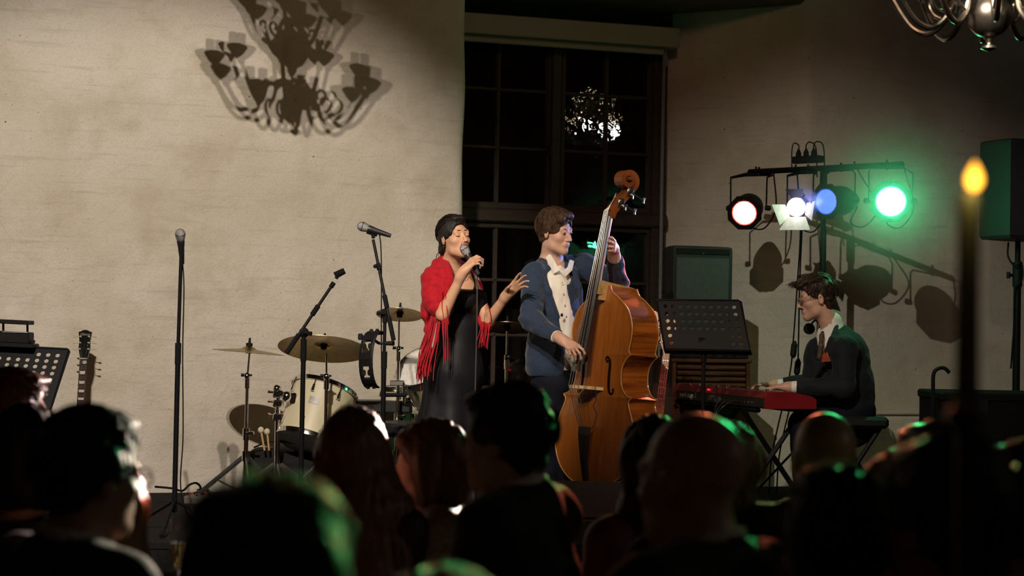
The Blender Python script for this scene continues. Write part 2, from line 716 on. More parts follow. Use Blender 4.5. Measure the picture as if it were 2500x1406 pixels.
def plaster():
    m = bpy.data.materials.new('limewashed_plaster')
    m.use_nodes = True
    nt = m.node_tree
    L = nt.links.new
    b = nt.nodes['Principled BSDF']
    b.inputs['Roughness'].default_value = 0.85
    b.inputs['Specular IOR Level'].default_value = 0.2
    tc = nt.nodes.new('ShaderNodeTexCoord')

    def noise(scale, detail=5, st=None, rough=0.55):
        n = nt.nodes.new('ShaderNodeTexNoise')
        n.inputs['Scale'].default_value = scale
        n.inputs['Detail'].default_value = detail
        n.inputs['Roughness'].default_value = rough
        if st:
            mp = nt.nodes.new('ShaderNodeMapping')
            mp.inputs['Scale'].default_value = st
            L(tc.outputs['Object'], mp.inputs[0])
            L(mp.outputs[0], n.inputs['Vector'])
        else:
            L(tc.outputs['Object'], n.inputs['Vector'])
        return n.outputs['Fac']

    def ramp(v, a, c, lo=0.0, hi=1.0):
        r = nt.nodes.new('ShaderNodeMapRange')
        r.inputs['From Min'].default_value = a
        r.inputs['From Max'].default_value = c
        r.inputs['To Min'].default_value = lo
        r.inputs['To Max'].default_value = hi
        L(v, r.inputs['Value'])
        return r.outputs[0]

    def mix(f, a, c):
        x = nt.nodes.new('ShaderNodeMix')
        x.data_type = 'RGBA'
        L(f, x.inputs['Factor'])
        for s, v in (('A', a), ('B', c)):
            if isinstance(v, tuple):
                x.inputs[s].default_value = (*v, 1)
            else:
                L(v, x.inputs[s])
        return x.outputs['Result']
    c = mix(ramp(noise(1.1, 6), 0.35, 0.68), (0.60, 0.552, 0.470), (0.50, 0.445, 0.355))
    c = mix(ramp(noise(3.2, 7, None, 0.65), 0.48, 0.72, 0, 0.75), c, (0.43, 0.365, 0.27))
    c = mix(ramp(noise(2.0, 6, (1, 1, 0.55)), 0.55, 0.70, 0, 0.55), c, (0.64, 0.60, 0.53))
    c = mix(ramp(noise(5.0, 6, (0.5, 0.5, 7)), 0.56, 0.80, 0, 0.55), c, (0.34, 0.30, 0.235))
    c = mix(ramp(noise(90, 3), 0.5, 0.75, 0, 0.35), c, (0.33, 0.29, 0.23))
    for sc, thr, col in ((7.0, 0.045, (0.10, 0.08, 0.055)), (17.0, 0.06, (0.17, 0.14, 0.10)), (2.3, 0.018, (0.05, 0.04, 0.03))):
        v = nt.nodes.new('ShaderNodeTexVoronoi')
        v.inputs['Scale'].default_value = sc
        L(tc.outputs['Object'], v.inputs['Vector'])
        nn = nt.nodes.new('ShaderNodeMath')
        nn.operation = 'MULTIPLY'
        L(ramp(v.outputs['Distance'], thr * 0.6, thr, 1, 0), nn.inputs[0])
        L(ramp(noise(1.7, 2), 0.47, 0.52), nn.inputs[1])
        c = mix(nn.outputs[0], c, col)
    # hairline scratches
    wv = nt.nodes.new('ShaderNodeTexVoronoi')
    wv.feature = 'DISTANCE_TO_EDGE'
    wv.inputs['Scale'].default_value = 1.6
    wn = nt.nodes.new('ShaderNodeMix')
    wn.data_type = 'RGBA'
    wn.inputs['Factor'].default_value = 0.12
    nz = nt.nodes.new('ShaderNodeTexNoise')
    nz.inputs['Scale'].default_value = 4
    L(tc.outputs['Object'], nz.inputs['Vector'])
    L(tc.outputs['Object'], wn.inputs['A'])
    L(nz.outputs['Color'], wn.inputs['B'])
    L(wn.outputs['Result'], wv.inputs['Vector'])
    ml = nt.nodes.new('ShaderNodeMath')
    ml.operation = 'MULTIPLY'
    L(ramp(wv.outputs['Distance'], 0.0, 0.004, 0.28, 0), ml.inputs[0])
    L(ramp(noise(1.3, 2), 0.55, 0.6), ml.inputs[1])
    c = mix(ml.outputs[0], c, (0.30, 0.26, 0.2))
    L(c, b.inputs['Base Color'])
    ad = nt.nodes.new('ShaderNodeMath')
    ad.operation = 'MULTIPLY_ADD'
    L(noise(7, 6), ad.inputs[0])
    ad.inputs[1].default_value = 3.5
    L(noise(75, 4), ad.inputs[2])
    bp = nt.nodes.new('ShaderNodeBump')
    bp.inputs['Distance'].default_value = 0.0035
    L(ad.outputs[0], bp.inputs['Height'])
    L(bp.outputs[0], b.inputs['Normal'])
    return m


PLASTER = plaster()
WOOD_D = mat('dark_stained_wood', (0.030, 0.018, 0.011), 0.55, var=(9, 0.4), stretch=(1, 1, 12), bump=(30, 0.001))
WOOD_B = mat('brown_lintel_wood', (0.10, 0.065, 0.038), 0.7, var=(7, 0.35), bump=(14, 0.004))


def plan_wall(name, prof, z0, z1, nz, amp):
    """plaster surface that follows a plan profile, with hand-trowelled unevenness"""
    prof = np.array(prof)
    n = len(prof)
    zz = np.linspace(z0, z1, nz)
    V = np.zeros((nz, n, 3))
    V[:, :, :2] = prof[None]
    V[:, :, 2] = zz[:, None]
    V = V.reshape(-1, 3)
    d = amp * vnoise(V * 1.7) + 0.4 * amp * vnoise(V * 5.1 + 3)
    V[:, :2] += d[:, None] * WN[None, :2] + (amp * 0.9 * vnoise(V * [0, 0, 2.3] + 7))[:, None] * WT[None, :2]
    i = np.arange(nz - 1)[:, None] * n + np.arange(n - 1)[None]
    Q = np.stack([i, i + 1, i + n + 1, i + n], -1).reshape(-1, 4)
    return tag(raw_mesh(name, V, Q.astype(np.int32), PLASTER, None, True), kind='structure')


eL = onplane(1128, W0)
eR = onplane(1962, W0)
jL = eL - WN * 0.80
jR = onplane(1632, V0)
pr = [tuple((W0 + WT * s)[:2]) for s in np.linspace(-5.2, -0.02, 60) if (W0 + WT * s)[0] < eL[0] - 0.10]
for t in np.linspace(0, 1, 7):
    q = (1 - t) ** 2 * (eL - WT * 0.07) + 2 * t * (1 - t) * eL + t * t * (eL - WN * 0.07)
    pr.append(tuple(q[:2]))
pr += [tuple((eL - WN * s)[:2]) for s in (0.2, 0.4, 0.6, 0.8, 0.95)]
plan_wall('wall_left', pr, 0.0, 6.2, 110, 0.011)
rd = nrm(eR - jR)
pr = [tuple((jR - rd * 0.05)[:2])] + [tuple((jR + (eR - jR) * t)[:2]) for t in np.linspace(0, 0.95, 14)]
for t in np.linspace(0, 1, 7):
    q = (1 - t) ** 2 * (eR - rd * 0.05) + 2 * t * (1 - t) * eR + t * t * (eR + WT * 0.05)
    pr.append(tuple(q[:2]))
pr += [tuple((eR + WT * s)[:2]) for s in np.linspace(0.08, 5.0, 50)]
plan_wall('wall_right', pr, 0.0, 6.2, 110, 0.010)

RW = np.stack([WT, -WN, np.array([0, 0, 1.0])], 1)   # columns: along wall, into the wall, up


def wbox(mb, px0, px1, base, z0, z1, off, depth, bev=0.0):
    """box between two image columns on a plane parallel to the wall"""
    a, b = onplane(px0, base, off), onplane(px1, base, off)
    c = (a + b) / 2 - WN * depth / 2
    c[2] = (z0 + z1) / 2
    return mb.box(c, (np.linalg.norm(b - a), depth, z1 - z0), RW, bev)


# niche head (timber lintel), wall over it and below the window
m = MB()
a, b = eL - WT * 0.3, eR + WT * 0.1
c = (a + b) / 2 - WN * 0.48
m.box((c[0], c[1], 3.92), (np.linalg.norm(b - a), 0.92, 0.2), RW, 0.02)
tag(m.build('trim_1', WOOD_B), kind='structure')
m = MB()
c = (a + b) / 2 - WN * 0.5
m.box((c[0], c[1], 5.1), (np.linalg.norm(b - a) - 0.02, 0.95, 2.16), RW)
tag(m.build('wall_back', PLASTER), kind='structure')
m = MB()
wbox(m, 1060, 1650, V0, 0.0, 0.93, 0.12, 0.3)
tag(m.build('wall_back_lower', WOOD_D), kind='structure')

# ledge where the lower wall is thicker, right of the keyboard player
m = MB()
a, b = eR + WT * 0.05, eR + WT * 4.6
c = (a + b) / 2
m.box((c[0], c[1], 0.45) + WN * 0.01, (np.linalg.norm(b - a), 0.10, 0.86), RW, 0.02)
tag(m.build('trim_2', PLASTER), kind='structure')
m = MB()
m.box((c[0], c[1], 0.905) + WN * 0.045, (np.linalg.norm(b - a), 0.04, 0.03), RW, 0.008)
tag(m.build('baseboard_right', PLASTER), kind='structure')

FLOORM = mat('worn_floorboards', (0.030, 0.020, 0.013), 0.75, var=(3, 0.4), stretch=(1, 8, 1), spec=0.12)
m = MB()
m.box((0, 6.5, -0.06), (18, 16, 0.12))
tag(m.build('floor', FLOORM), kind='structure')
m = MB()
m.box((0, 6.5, 6.28), (18, 16, 0.12))
tag(m.build('ceiling', mat('ceiling_timber', (0.05, 0.035, 0.022), 0.8)), kind='structure')
STAGEM = mat('stage_carpet', (0.012, 0.011, 0.011), 0.95, var=(60, 0.3), bump=(200, 0.002), spec=0.1)
ZS = 0.385
m = MB()
wl = [W0 + WT * q + WN * 0.045 for q in (5.2, -5.0)]
poly = [(-5.4, 8.45), (5.4, 8.45), (5.4, wl[0][1]), tuple(wl[0][:2]), tuple(wl[1][:2]), (-5.4, wl[1][1])]
m.prism(poly, (0, 0, 0.355), (1, 0, 0), (0, 1, 0), 0.03)
tag(m.build('floor_stage', STAGEM), kind='structure')
m = MB()
m.box((0, 8.47, 0.175), (11.2, 0.03, 0.35))
tag(m.build('trim_3', STAGEM), kind='structure')

m = MB()
c = (eL + eR) / 2 - WN * 0.42
m.box((c[0] - 0.15, c[1], 0.19), (np.linalg.norm(eR - eL) - 0.75, 0.84, 0.37), RW)
tag(m.build('floor_niche', FLOORM), kind='structure')

# ------------------------------------------------------------------ window
w1 = tag(thing('window_1', None, None, tuple(onplane(1352, V0) + [0, 0, 0.95])), kind='structure')


def glass():
    m = bpy.data.materials.new('old_window_glass')
    m.use_nodes = True
    nt = m.node_tree
    L = nt.links.new
    nt.nodes.remove(nt.nodes['Principled BSDF'])
    out = nt.nodes['Material Output']
    tr = nt.nodes.new('ShaderNodeBsdfTransparent')
    gl = nt.nodes.new('ShaderNodeBsdfGlossy')
    gl.inputs['Roughness'].default_value = 0.0
    mx = nt.nodes.new('ShaderNodeMixShader')
    fr = nt.nodes.new('ShaderNodeFresnel')
    fr.inputs['IOR'].default_value = 1.7
    n = nt.nodes.new('ShaderNodeTexNoise')
    n.inputs['Scale'].default_value = 9
    n.inputs['Detail'].default_value = 2
    tc = nt.nodes.new('ShaderNodeTexCoord')
    L(tc.outputs['Object'], n.inputs['Vector'])
    bp = nt.nodes.new('ShaderNodeBump')
    bp.inputs['Distance'].default_value = 0.0010
    L(n.outputs['Fac'], bp.inputs['Height'])
    L(bp.outputs[0], gl.inputs['Normal'])
    L(fr.outputs[0], mx.inputs[0])
    L(tr.outputs[0], mx.inputs[1])
    L(gl.outputs[0], mx.inputs[2])
    L(mx.outputs[0], out.inputs['Surface'])
    return m


GLASS = glass()
m = MB()
for (x0, x1) in ((1072, 1090), (1340, 1363), (1588, 1622)):
    wbox(m, x0, x1, V0, 0.95, 3.85, 0.05, 0.13, 0.006)
wbox(m, 1060, 1632, V0, 3.60, 3.85, 0.04, 0.12, 0.006)
wbox(m, 1060, 1632, V0, 0.93, 1.0, 0.10, 0.2, 0.006)
wbox(m, 1060, 1628, V0, 2.22, 2.32, 0.07, 0.14, 0.012)
m.build('window_frame', WOOD_D, w1, False)
for (a, b, tall) in ((1090, 1340, 0), (1363, 1588, 1)):
    for (z0, z1) in ((1.0, 2.22), (2.32, 3.62)):
        m = MB()
        mid = 1209 if not tall else 1474
        e = 10
        wbox(m, a, a + e, V0, z0, z1, 0.02, 0.06, 0.004)
        wbox(m, b - e, b, V0, z0, z1, 0.02, 0.06, 0.004)
        wbox(m, a, b, V0, z0, z0 + 0.045, 0.021, 0.062, 0.004)
        wbox(m, a, b, V0, z1 - 0.04, z1, 0.021, 0.062, 0.004)
        sa = m.build('casement', WOOD_D, w1)
        zs = np.linspace(z0 + 0.02, z1 - 0.02, 4)
        xs = (a + e, mid, b - e)
        m = MB()
        wbox(m, mid - 4, mid + 4, V0, z0, z1, 0.012, 0.035, 0.004)
        for z in zs[1:3]:
            wbox(m, a, b, V0, z - 0.011, z + 0.011, 0.012, 0.034, 0.004)
        m.build('glazing_bar', WOOD_D, sa)
        for i in range(2):
            for j in range(3):
                m = MB()
                wbox(m, xs[i], xs[i + 1], V0, zs[j], zs[j + 1], -0.012 + 0.002 * random.random(), 0.004)
                if tall and z0 < 2:      # these panes are turned to shift the green lamp's reflection
                    Vp = np.array(m.V)
                    cp_ = Vp.mean(0)
                    Rz = np.array(Matrix.Rotation(R_(2.4), 3, 'Z'))
                    m.V = ((Vp - cp_) @ Rz.T + cp_).tolist()
                m.build('pane', GLASS, w1)
m = MB()
for z in (1.62, 1.88, 2.7):
    wbox(m, 1336, 1341, V0, z, z + 0.09, 0.06, 0.03, 0.004)
m.build('window_latch', mat('blackened_iron', (0.03, 0.028, 0.026), 0.45, 0.8), w1)
# added dark backing outside the glass, keeps world light out of the panes
m = MB()
wbox(m, 600, 2100, V0, -0.2, 6.4, -1.5, 0.2)
tag(m.build('pane_backing', mat('backing_black', (0.012, 0.010, 0.009), .95, spec=0.05)), kind='structure')

# roller blind
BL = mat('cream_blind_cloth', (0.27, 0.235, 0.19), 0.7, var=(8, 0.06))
bl = thing('roller_blind', 'rolled up cream roller blind in a boxed cassette above the dark window', 'blind', tuple(onplane(1390, V0, 0.16) + [0, 0, 3.6]))
m = MB()
wbox(m, 1085, 1650, V0, 3.535, 3.68, 0.22, 0.14, 0.006)
m.build('cassette', BL, bl)
m = MB()
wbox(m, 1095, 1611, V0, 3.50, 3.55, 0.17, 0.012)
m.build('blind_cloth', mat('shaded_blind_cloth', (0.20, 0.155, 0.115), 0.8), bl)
m = MB()
wbox(m, 1090, 1611, V0, 3.482, 3.516, 0.19, 0.035, 0.008)
m.build('hem_bar', BL, bl)
m = MB()
a = onplane(1618, V0, 0.10) + [0, 0, 3.47]
b = onplane(1613, V0, 0.11) + [0, 0, 0.95]
m.tube(spline([a, a + [0.0, 0, -0.06], a * 0.97 + b * 0.03 + [-0.02, 0, 0], b]), 0.013, 8)
pi = m.build('cable_pipe', mat('grey_conduit', (0.32, 0.32, 0.33), 0.35, 0.6), None, True, origin=b)
tag(pi, 'thin grey conduit pipe running down beside the right window jamb', 'pipe')
# ------------------------------------------------------------------ stands, microphones, guitars
BLK = mat('satin_black_metal', (0.0055, 0.0055, 0.006), 0.5, 0.0, spec=0.16)
BLKP = mat('black_plastic', (0.007, 0.007, 0.0075), 0.55, spec=0.2)
RUB = mat('black_rubber', (0.008, 0.008, 0.008), 0.85, spec=0.12)
CHR = mat('chrome', (0.78, 0.77, 0.74), 0.12, 1.0, var=(60, 0.05))
STEEL = mat('brushed_steel', (0.45, 0.44, 0.42), 0.3, 1.0, var=(80, 0.1))
GRILLE = mat('microphone_grille', (0.42, 0.41, 0.40), 0.38, 0.9, bump=(900, 0.002))


def tripod(root, foot, r=0.30, h=0.17, n=3, a0=0.4, m=BLK, name='leg'):
    foot = np.asarray(foot, float)
    for i in range(n):
        a = a0 + 2 * math.pi * i / n
        e = np.array([math.cos(a), math.sin(a), 0])
        b = MB()
        b.tube([foot + [0, 0, h], foot + e * r * 0.9 + [0, 0, 0.02]], 0.008, 8)
        lg = b.build(name, m, root, True)
        b = MB()
        b.tube([foot + e * r * 0.84 + [0, 0, 0.030], foot + e * r + [0, 0, 0.012]], 0.012, 8)
        b.build('rubber_foot', RUB, lg, True)


def mic(root_or_none, tip, axis, label=None, s=1.0):
    """handheld vocal microphone; tip = centre of the ball, axis = ball -> tail"""
    a = nrm(axis)
    tip = np.asarray(tip, float)
    r = thing('microphone', label, 'microphone', tuple(tip + a * 0.1))
    b = MB()
    b.lathe(tip, a, [(-0.027 * s, 0.0), (-0.0265 * s, 0.008 * s), (-0.022 * s, 0.017 * s), (-0.012 * s, 0.024 * s), (0, 0.0265 * s), (0.014 * s, 0.0255 * s), (0.03 * s, 0.0215 * s), (0.034 * s, 0.020 * s)], 20)
    b.build('grille', GRILLE, r, True)
    b = MB()
    b.torus(tip + a * 0.003 * s, a, 0.0262 * s, 0.0022 * s)
    b.build('grille_band', STEEL, r, True)
    b = MB()
    b.lathe(tip, a, [(0.032 * s, 0.019 * s), (0.036 * s, 0.0205 * s), (0.05 * s, 0.0195 * s), (0.075 * s, 0.0165 * s), (0.155 * s, 0.0115 * s), (0.162 * s, 0.011 * s), (0.164 * s, 0.009 * s)], 20)
    b.build('handle', mat('microphone_body', (0.03, 0.03, 0.032), 0.4, 0.5), r, True)
    return r


def clip(root, at, axis, up):
    """rubber microphone clip on a stand"""
    a, u = nrm(axis), nrm(up)
    b = MB()
    b.tube([np.asarray(at) - u * 0.035, np.asarray(at) - u * 0.012], 0.010, 8)
    b.tube([np.asarray(at) - a * 0.028, np.asarray(at) + a * 0.030], [0.019, 0.017], 12)
    b.build('microphone_clip', RUB, root, True)


# --- straight stand at left with a microphone
d = 8.9
top = P(443, 600, d)
base = P(437, 1236, d)
base = np.array([top[0] - 0.005, d, ZS])
t = thing('microphone_stand', 'straight black microphone stand alone before the bare left wall', 'microphone stand', tuple(base))
b = MB()
zj = P(440, 842, d)[2]
b.tube([base + [0, 0, 0.10], (base[0], d, zj)], 0.0135, 12)
b.build('lower_pole', BLK, t, True)
b = MB()
b.tube([(base[0], d, zj - 0.1), (base[0], d, zj + 0.01)], 0.016, 12)
b.build('clutch', RUB, t, True)
b = MB()
b.tube([(base[0], d, zj), top + [0, 0, -0.01]], 0.0095, 10)
b.build('upper_pole', BLK, t, True)
tripod(t, base, 0.29, 0.16, 3, 0.5)
clip(t, P(441, 588, d), (0, 0.45, -0.9), (0, 0.3, 1))
mic(None, P(440, 571, d - 0.03), (0.02, 0.35, -0.95), 'microphone with silver grille in the clip of the straight left stand')
cb = MB()
q = [P(443, 612, d + 0.03), P(449, 700, d + 0.015), P(446, 860, d + 0.02), P(447, 1060, d + 0.02), np.array([base[0] + .03, d + .02, ZS + .2]), np.array([base[0] + .1, d + .15, ZS + .012]), np.array([base[0] + .3, d + .35, ZS + .012])]
cb.tube(spline(q), 0.0035, 6)
tag(cb.build('microphone_cable', RUB, None, True, origin=q[-1]), 'thin black cable running down the straight left microphone stand', 'cable')

# --- boom stand without microphone
d = 9.3
j = P(742, 812, d)
base = np.array([j[0], d, ZS])
t = thing('microphone_stand', 'black boom stand with an empty microphone clip before the cymbals', 'microphone stand', tuple(base))
b = MB()
b.tube([base + [0, 0, 0.1], (j[0], d, P(745, 880, d)[2])], 0.0135, 12)
b.build('lower_pole', BLK, t, True)
b = MB()
b.tube([(j[0], d, P(745, 882, d)[2]), (j[0], d, P(745, 828, d)[2])], 0.0165, 12)
b.build('clutch', RUB, t, True)
b = MB()
b.tube([(j[0], d, P(745, 832, d)[2]), j], 0.011, 10)
b.ball(j, (0.028, 0.02, 0.028))
b.tube([j + [0.0, -0.02, 0], j + [0.045, -0.03, -0.005]], [0.009, 0.012], 8)
b.build('swivel', RUB, t, True)
e0, e1 = P(702, 858, d - 0.04), P(815, 690, d + 0.06)
b = MB()
b.tube([e0, e1], 0.0085, 10)
b.build('boom', BLK, t, True)
b = MB()
dd = nrm(e1 - e0)
b.tube([e0 - dd * 0.01, e0 + dd * 0.11], 0.0135, 10)
b.build('counterweight', RUB, t, True)
b = MB()
b.tube([e0 + dd * 0.24, e0 + dd * 0.30], 0.014, 10)
b.build('collar', RUB, t, True)
b = MB()
b.tube([e1 - dd * 0.03, e1], 0.013, 10)
b.build('collar', RUB, t, True)
clip(t, P(829, 667, d + 0.07), nrm(P(842, 656, d) - P(818, 668, d)), dd)
tripod(t, base, 0.29, 0.16, 3, 0.9)

# --- boom stand with microphone and tambourine
d = 9.25
j = P(940, 765, d)
base = np.array([j[0], d, ZS])
t = thing('microphone_stand', 'black boom stand carrying a microphone, beside the singer', 'microphone stand', tuple(base))
b = MB()
b.tube([base + [0, 0, 0.1], (j[0], d, P(944, 895, d)[2])], 0.0135, 12)
b.build('lower_pole', BLK, t, True)
b = MB()
b.tube([(j[0], d, P(944, 900, d)[2]), (j[0], d, P(944, 858, d)[2])], 0.0165, 12)
b.build('clutch', RUB, t, True)
b = MB()
b.tube([(j[0], d, P(944, 860, d)[2]), j], 0.0095, 10)
b.tube([j + [0, 0, -0.05], j + [0, 0, 0.0]], 0.014, 10)
b.ball(j, (0.024, 0.018, 0.026))
b.tube([j + [0, -0.02, 0], j + [-0.04, -0.03, 0.0]], [0.008, 0.011], 8)
b.build('swivel', RUB, t, True)
e0, e1 = P(960, 826, d - 0.05), P(911, 585, d + 0.05)
dd = nrm(e1 - e0)
b = MB()
b.tube([e0, e1], 0.0082, 10)
b.build('boom', BLK, t, True)
b = MB()
b.tube([e0 - dd * 0.01, e0 + dd * 0.12], 0.0125, 10)
b.build('counterweight', RUB, t, True)
b = MB()
b.tube([e0 + dd * 0.17, e0 + dd * 0.24], 0.0135, 10)
b.build('collar', RUB, t, True)
b = MB()
b.tube([e0 + dd * 0.385, e0 + dd * 0.42], 0.0125, 10)
b.build('collar', RUB, t, True)
b = MB()
b.ball(P(916, 650, d - 0.01), 0.011)
b.build('knob', RUB, t, True)
cax = nrm(P(915, 562, d) - P(884, 552, d))
clip(t, P(909, 566, d + 0.05), cax, dd)
tripod(t, base, 0.29, 0.16, 3, 0.2)
mic(None, P(884, 553, d + 0.04), cax, 'microphone with silver grille on the boom stand by the singer')
cb = MB()
q = [P(918, 566, d + 0.05), P(927, 576, d + 0.05), P(931, 640, d + 0.03), P(931, 800, d + 0.03), P(931, 1000, d + 0.03), base + [-0.02, 0.03, 0.15], base + [0.05, 0.2, 0.012]]
cb.tube(spline(q), 0.0036, 6)
tag(cb.build('microphone_cable', RUB, None, True, origin=q[-1]), 'thin grey cable hanging beside the boom stand with the microphone', 'cable')
# tambourine
c = P(914, 878, d - 0.01)
tb = thing('tambourine', 'black crescent tambourine with silver jingles clamped to the singer side boom stand', 'tambourine', tuple(c))
ax = nrm((0.90, -0.42, 0.06))
rt = 0.15
ua, ub, _ = basis(ax)
# crescent frame facing sideways
b = MB()
frm = []
for i in range(15):
    a = R_(68 + 195 * i / 14)
    hv = nrm(np.cross(ax, (0, 0, 1))) * -1
    frm.append(c + (hv * -math.cos(a) * 0.0 if False else hv * math.cos(a) * rt * 0.62) + np.array([0, 0, math.sin(a)]) * rt * 1.0)
for s in (-1, 1):
    b.tube([p + ax * 0.030 * s for p in frm], 0.0065, 8, True, (2.0, 0.9))
for k in (0, 3, 4, 7, 8, 11, 12):
    if k + 1 < len(frm):
        o_ = nrm((frm[k] + frm[k + 1]) / 2 - c) * .006
        V = [frm[k] - ax * .03 - o_, frm[k] + ax * .03 - o_, frm[k + 1] + ax * .03 - o_, frm[k + 1] - ax * .03 - o_]
        b.add(V + [v + 2 * o_ for v in V], [(0, 1, 2, 3), (7, 6, 5, 4), (0, 4, 5, 1), (1, 5, 6, 2), (2, 6, 7, 3), (3, 7, 4, 0)])
b.build('frame', BLKP, tb, True)
for k in (2, 6, 10, 13):
  for e_ in (-.018, .018):
    b = MB()
    for s in (e_ - 0.004, e_ + 0.004):
        b.lathe(frm[k] + ax * s, ax, [(0, 0.003), (0.001, 0.016), (0.0018, 0.017), (0.002, 0.003)], 14)
    b.build('jingle', STEEL, tb, True)
b = MB()
b.tube([P(878, 820, d - .01), P(905, 824, d)], 0.006, 8)
b.box(P(880, 822, d - .01), (0.026, 0.02, 0.035), None, 0.005)
b.tube([P(905, 824, d), P(925, 838, d), P(942, 838, d)], 0.008, 8)
b.tube([P(940, 838, d), P(962, 838, d - 0.01)], [0.011, 0.014], 10)
b.build('clamp', BLKP, tb, True)


# --- perforated orchestra desks
def desk(root, corners, cols, rows, skip, thick=0.006, hole=0.36):
    """perforated plate spanned by four corners TL, TR, BR, BL; real round holes"""
    TL, TR, BR, BL_ = [np.asarray(x, float) for x in corners]
    nn = nrm(np.cross(TR - TL, BL_ - TL))

    def at(u, v):
        return (TL * (1 - u) + TR * u) * (1 - v) + (BL_ * (1 - u) + BR * u) * v
    b = MB()
    N = 16
    mu, mv = 0.045, 0.06
    for i in range(cols):
        for jj in range(rows):
            u0, u1 = mu + (1 - 2 * mu) * i / cols, mu + (1 - 2 * mu) * (i + 1) / cols
            v0, v1 = mv + (1 - 2 * mv) * jj / rows, mv + (1 - 2 * mv) * (jj + 1) / rows
            cs = [at(u0, v0), at(u1, v0), at(u1, v1), at(u0, v1)]
            if (i, jj) in skip:
                b.add([p - nn * thick / 2 for p in cs] + [p + nn * thick / 2 for p in cs], [(0, 1, 2, 3), (7, 6, 5, 4)])
                continue
            ctr = sum(cs) / 4
            eu, ev = nrm(cs[1] - cs[0]), nrm(cs[3] - cs[0])
            ev = nrm(ev - eu * (ev @ eu))
            r = hole * min(np.linalg.norm(cs[1] - cs[0]), np.linalg.norm(cs[3] - cs[0]))
            ring = [ctr + r * (eu * math.cos(2 * math.pi * k / N) + ev * math.sin(2 * math.pi * k / N)) for k in range(N)]
            sq = []
            for k in range(N):
                a = 2 * math.pi * k / N
                x, y = math.cos(a), math.sin(a)
                mmx = max(abs(x), abs(y))
                x, y = x / mmx, y / mmx
                sq.append((cs[0] * (1 - x) / 2 + cs[1] * (1 + x) / 2) * (1 - y) / 2 + (cs[3] * (1 - x) / 2 + cs[2] * (1 + x) / 2) * (1 + y) / 2)
            V = [p - nn * thick / 2 for p in ring + sq] + [p + nn * thick / 2 for p in ring + sq]
            F = []
            for k in range(N):
                k2 = (k + 1) % N
                F += [(k, k2, N + k2, N + k), (3 * N + k, 3 * N + k2, 2 * N + k2, 2 * N + k), (k2, k, 2 * N + k, 2 * N + k2)]
            b.add(V, F)
    b.build('desk_plate', BLK, root)
    b = MB()
    o = [at(0, 0.03), at(0.02, 0), at(0.98, 0), at(1, 0.03), at(1, 1), at(0, 1), at(0, 0.03)]
    b.tube(o, 0.008, 6)
    for (u0, u1, v0, v1) in ((0, 1, 0, mv), (0, 1, 1 - mv, 1), (0, mu, mv, 1 - mv), (1 - mu, 1, mv, 1 - mv)):
        cs = [at(u0, v0), at(u1, v0), at(u1, v1), at(u0, v1)]
        b.add([p - nn * thick / 2 for p in cs] + [p + nn * thick / 2 for p in cs], [(0, 1, 2, 3), (7, 6, 5, 4), (0, 4, 5, 1), (1, 5, 6, 2), (2, 6, 7, 3), (3, 7, 4, 0)])
    b.build('desk_rim', BLK, root, True)
    b = MB()
    lip = [at(-0.01, 1.0), at(1.01, 1.0)]
    sgn = -1 if (nn @ np.array([0, 1.0, 0])) < 0 else 1
    q = [lip[0], lip[1], lip[1] + nn * sgn * 0.055, lip[0] + nn * sgn * 0.055]
    b.add([p + np.array([0, 0, 0.004]) for p in q] + [p - np.array([0, 0, 0.004]) for p in q], [(0, 1, 2, 3), (7, 6, 5, 4), (0, 4, 5, 1), (1, 5, 6, 2), (2, 6, 7, 3), (3, 7, 4, 0)])
    b.build('ledge', BLK, root)
    return at


# left desk, cut by the frame
d = 9.0
t = thing('music_stand', 'black perforated music stand at far left with a tray device on top', 'music stand', (P(60, 1000, d)[0], d, ZS))
cor = [P(-110, 838, d + 0.10), P(170, 853, d + 0.10), P(122, 1005, d - 0.06), P(-150, 985, d - 0.06)]
desk(t, cor, 11, 9, {(i, 0) for i in range(8)} | {(i, 8) for i in range(11)} | {(10, 5), (10, 6), (10, 7)}, 0.006, 0.34)
b = MB()
pc = P(5, 925, d + 0.02)
b.tube([(pc[0], d + 0.05, ZS + 0.08), (pc[0], d + 0.05, pc[2])], 0.014, 10)
b.build('pole', BLK, t, True)
tripod(t, (pc[0], d + 0.05, ZS), 0.28, 0.14)
dv = thing('device_tray', 'black two tier device on slim posts sitting on the left music stand', 'device', tuple(P(20, 845, d + 0.1)))
X = nrm(P(80, 846, d) - P(0, 842, d))
Rm = np.stack([X, np.cross((0, 0, 1), X), (0, 0, 1.0)], 1)
b = MB()
b.box(P(14, 785, d + 0.1), (0.27, 0.12, 0.022), Rm, 0.004)
b.build('top_tray', BLKP, dv)
for x in (8, 67):
    b = MB()
    b.tube([P(x, 790, d + 0.1), P(x, 812, d + 0.1)], 0.006, 8)
    b.build('post', BLKP, dv, True)
b = MB()
b.box(P(10, 822, d + 0.1), (0.29, 0.10, 0.06), Rm, 0.005)
b.build('lower_box', BLKP, dv)
b = MB()
b.tube([P(6, 810, d + 0.045), P(68, 812, d + 0.045)], 0.002, 6)
b.build('light_strip', mat('pale_metal_edge', (0.5, 0.48, 0.45), 0.4, 0.5), dv, True)
b = MB()
b.box(P(10, 841, d + 0.09), (0.34, 0.12, 0.024), Rm, 0.005)
b.box(P(81, 834, d + 0.09), (0.017, 0.02, 0.018), Rm, 0.003)
b.build('base_plate', BLKP, dv)

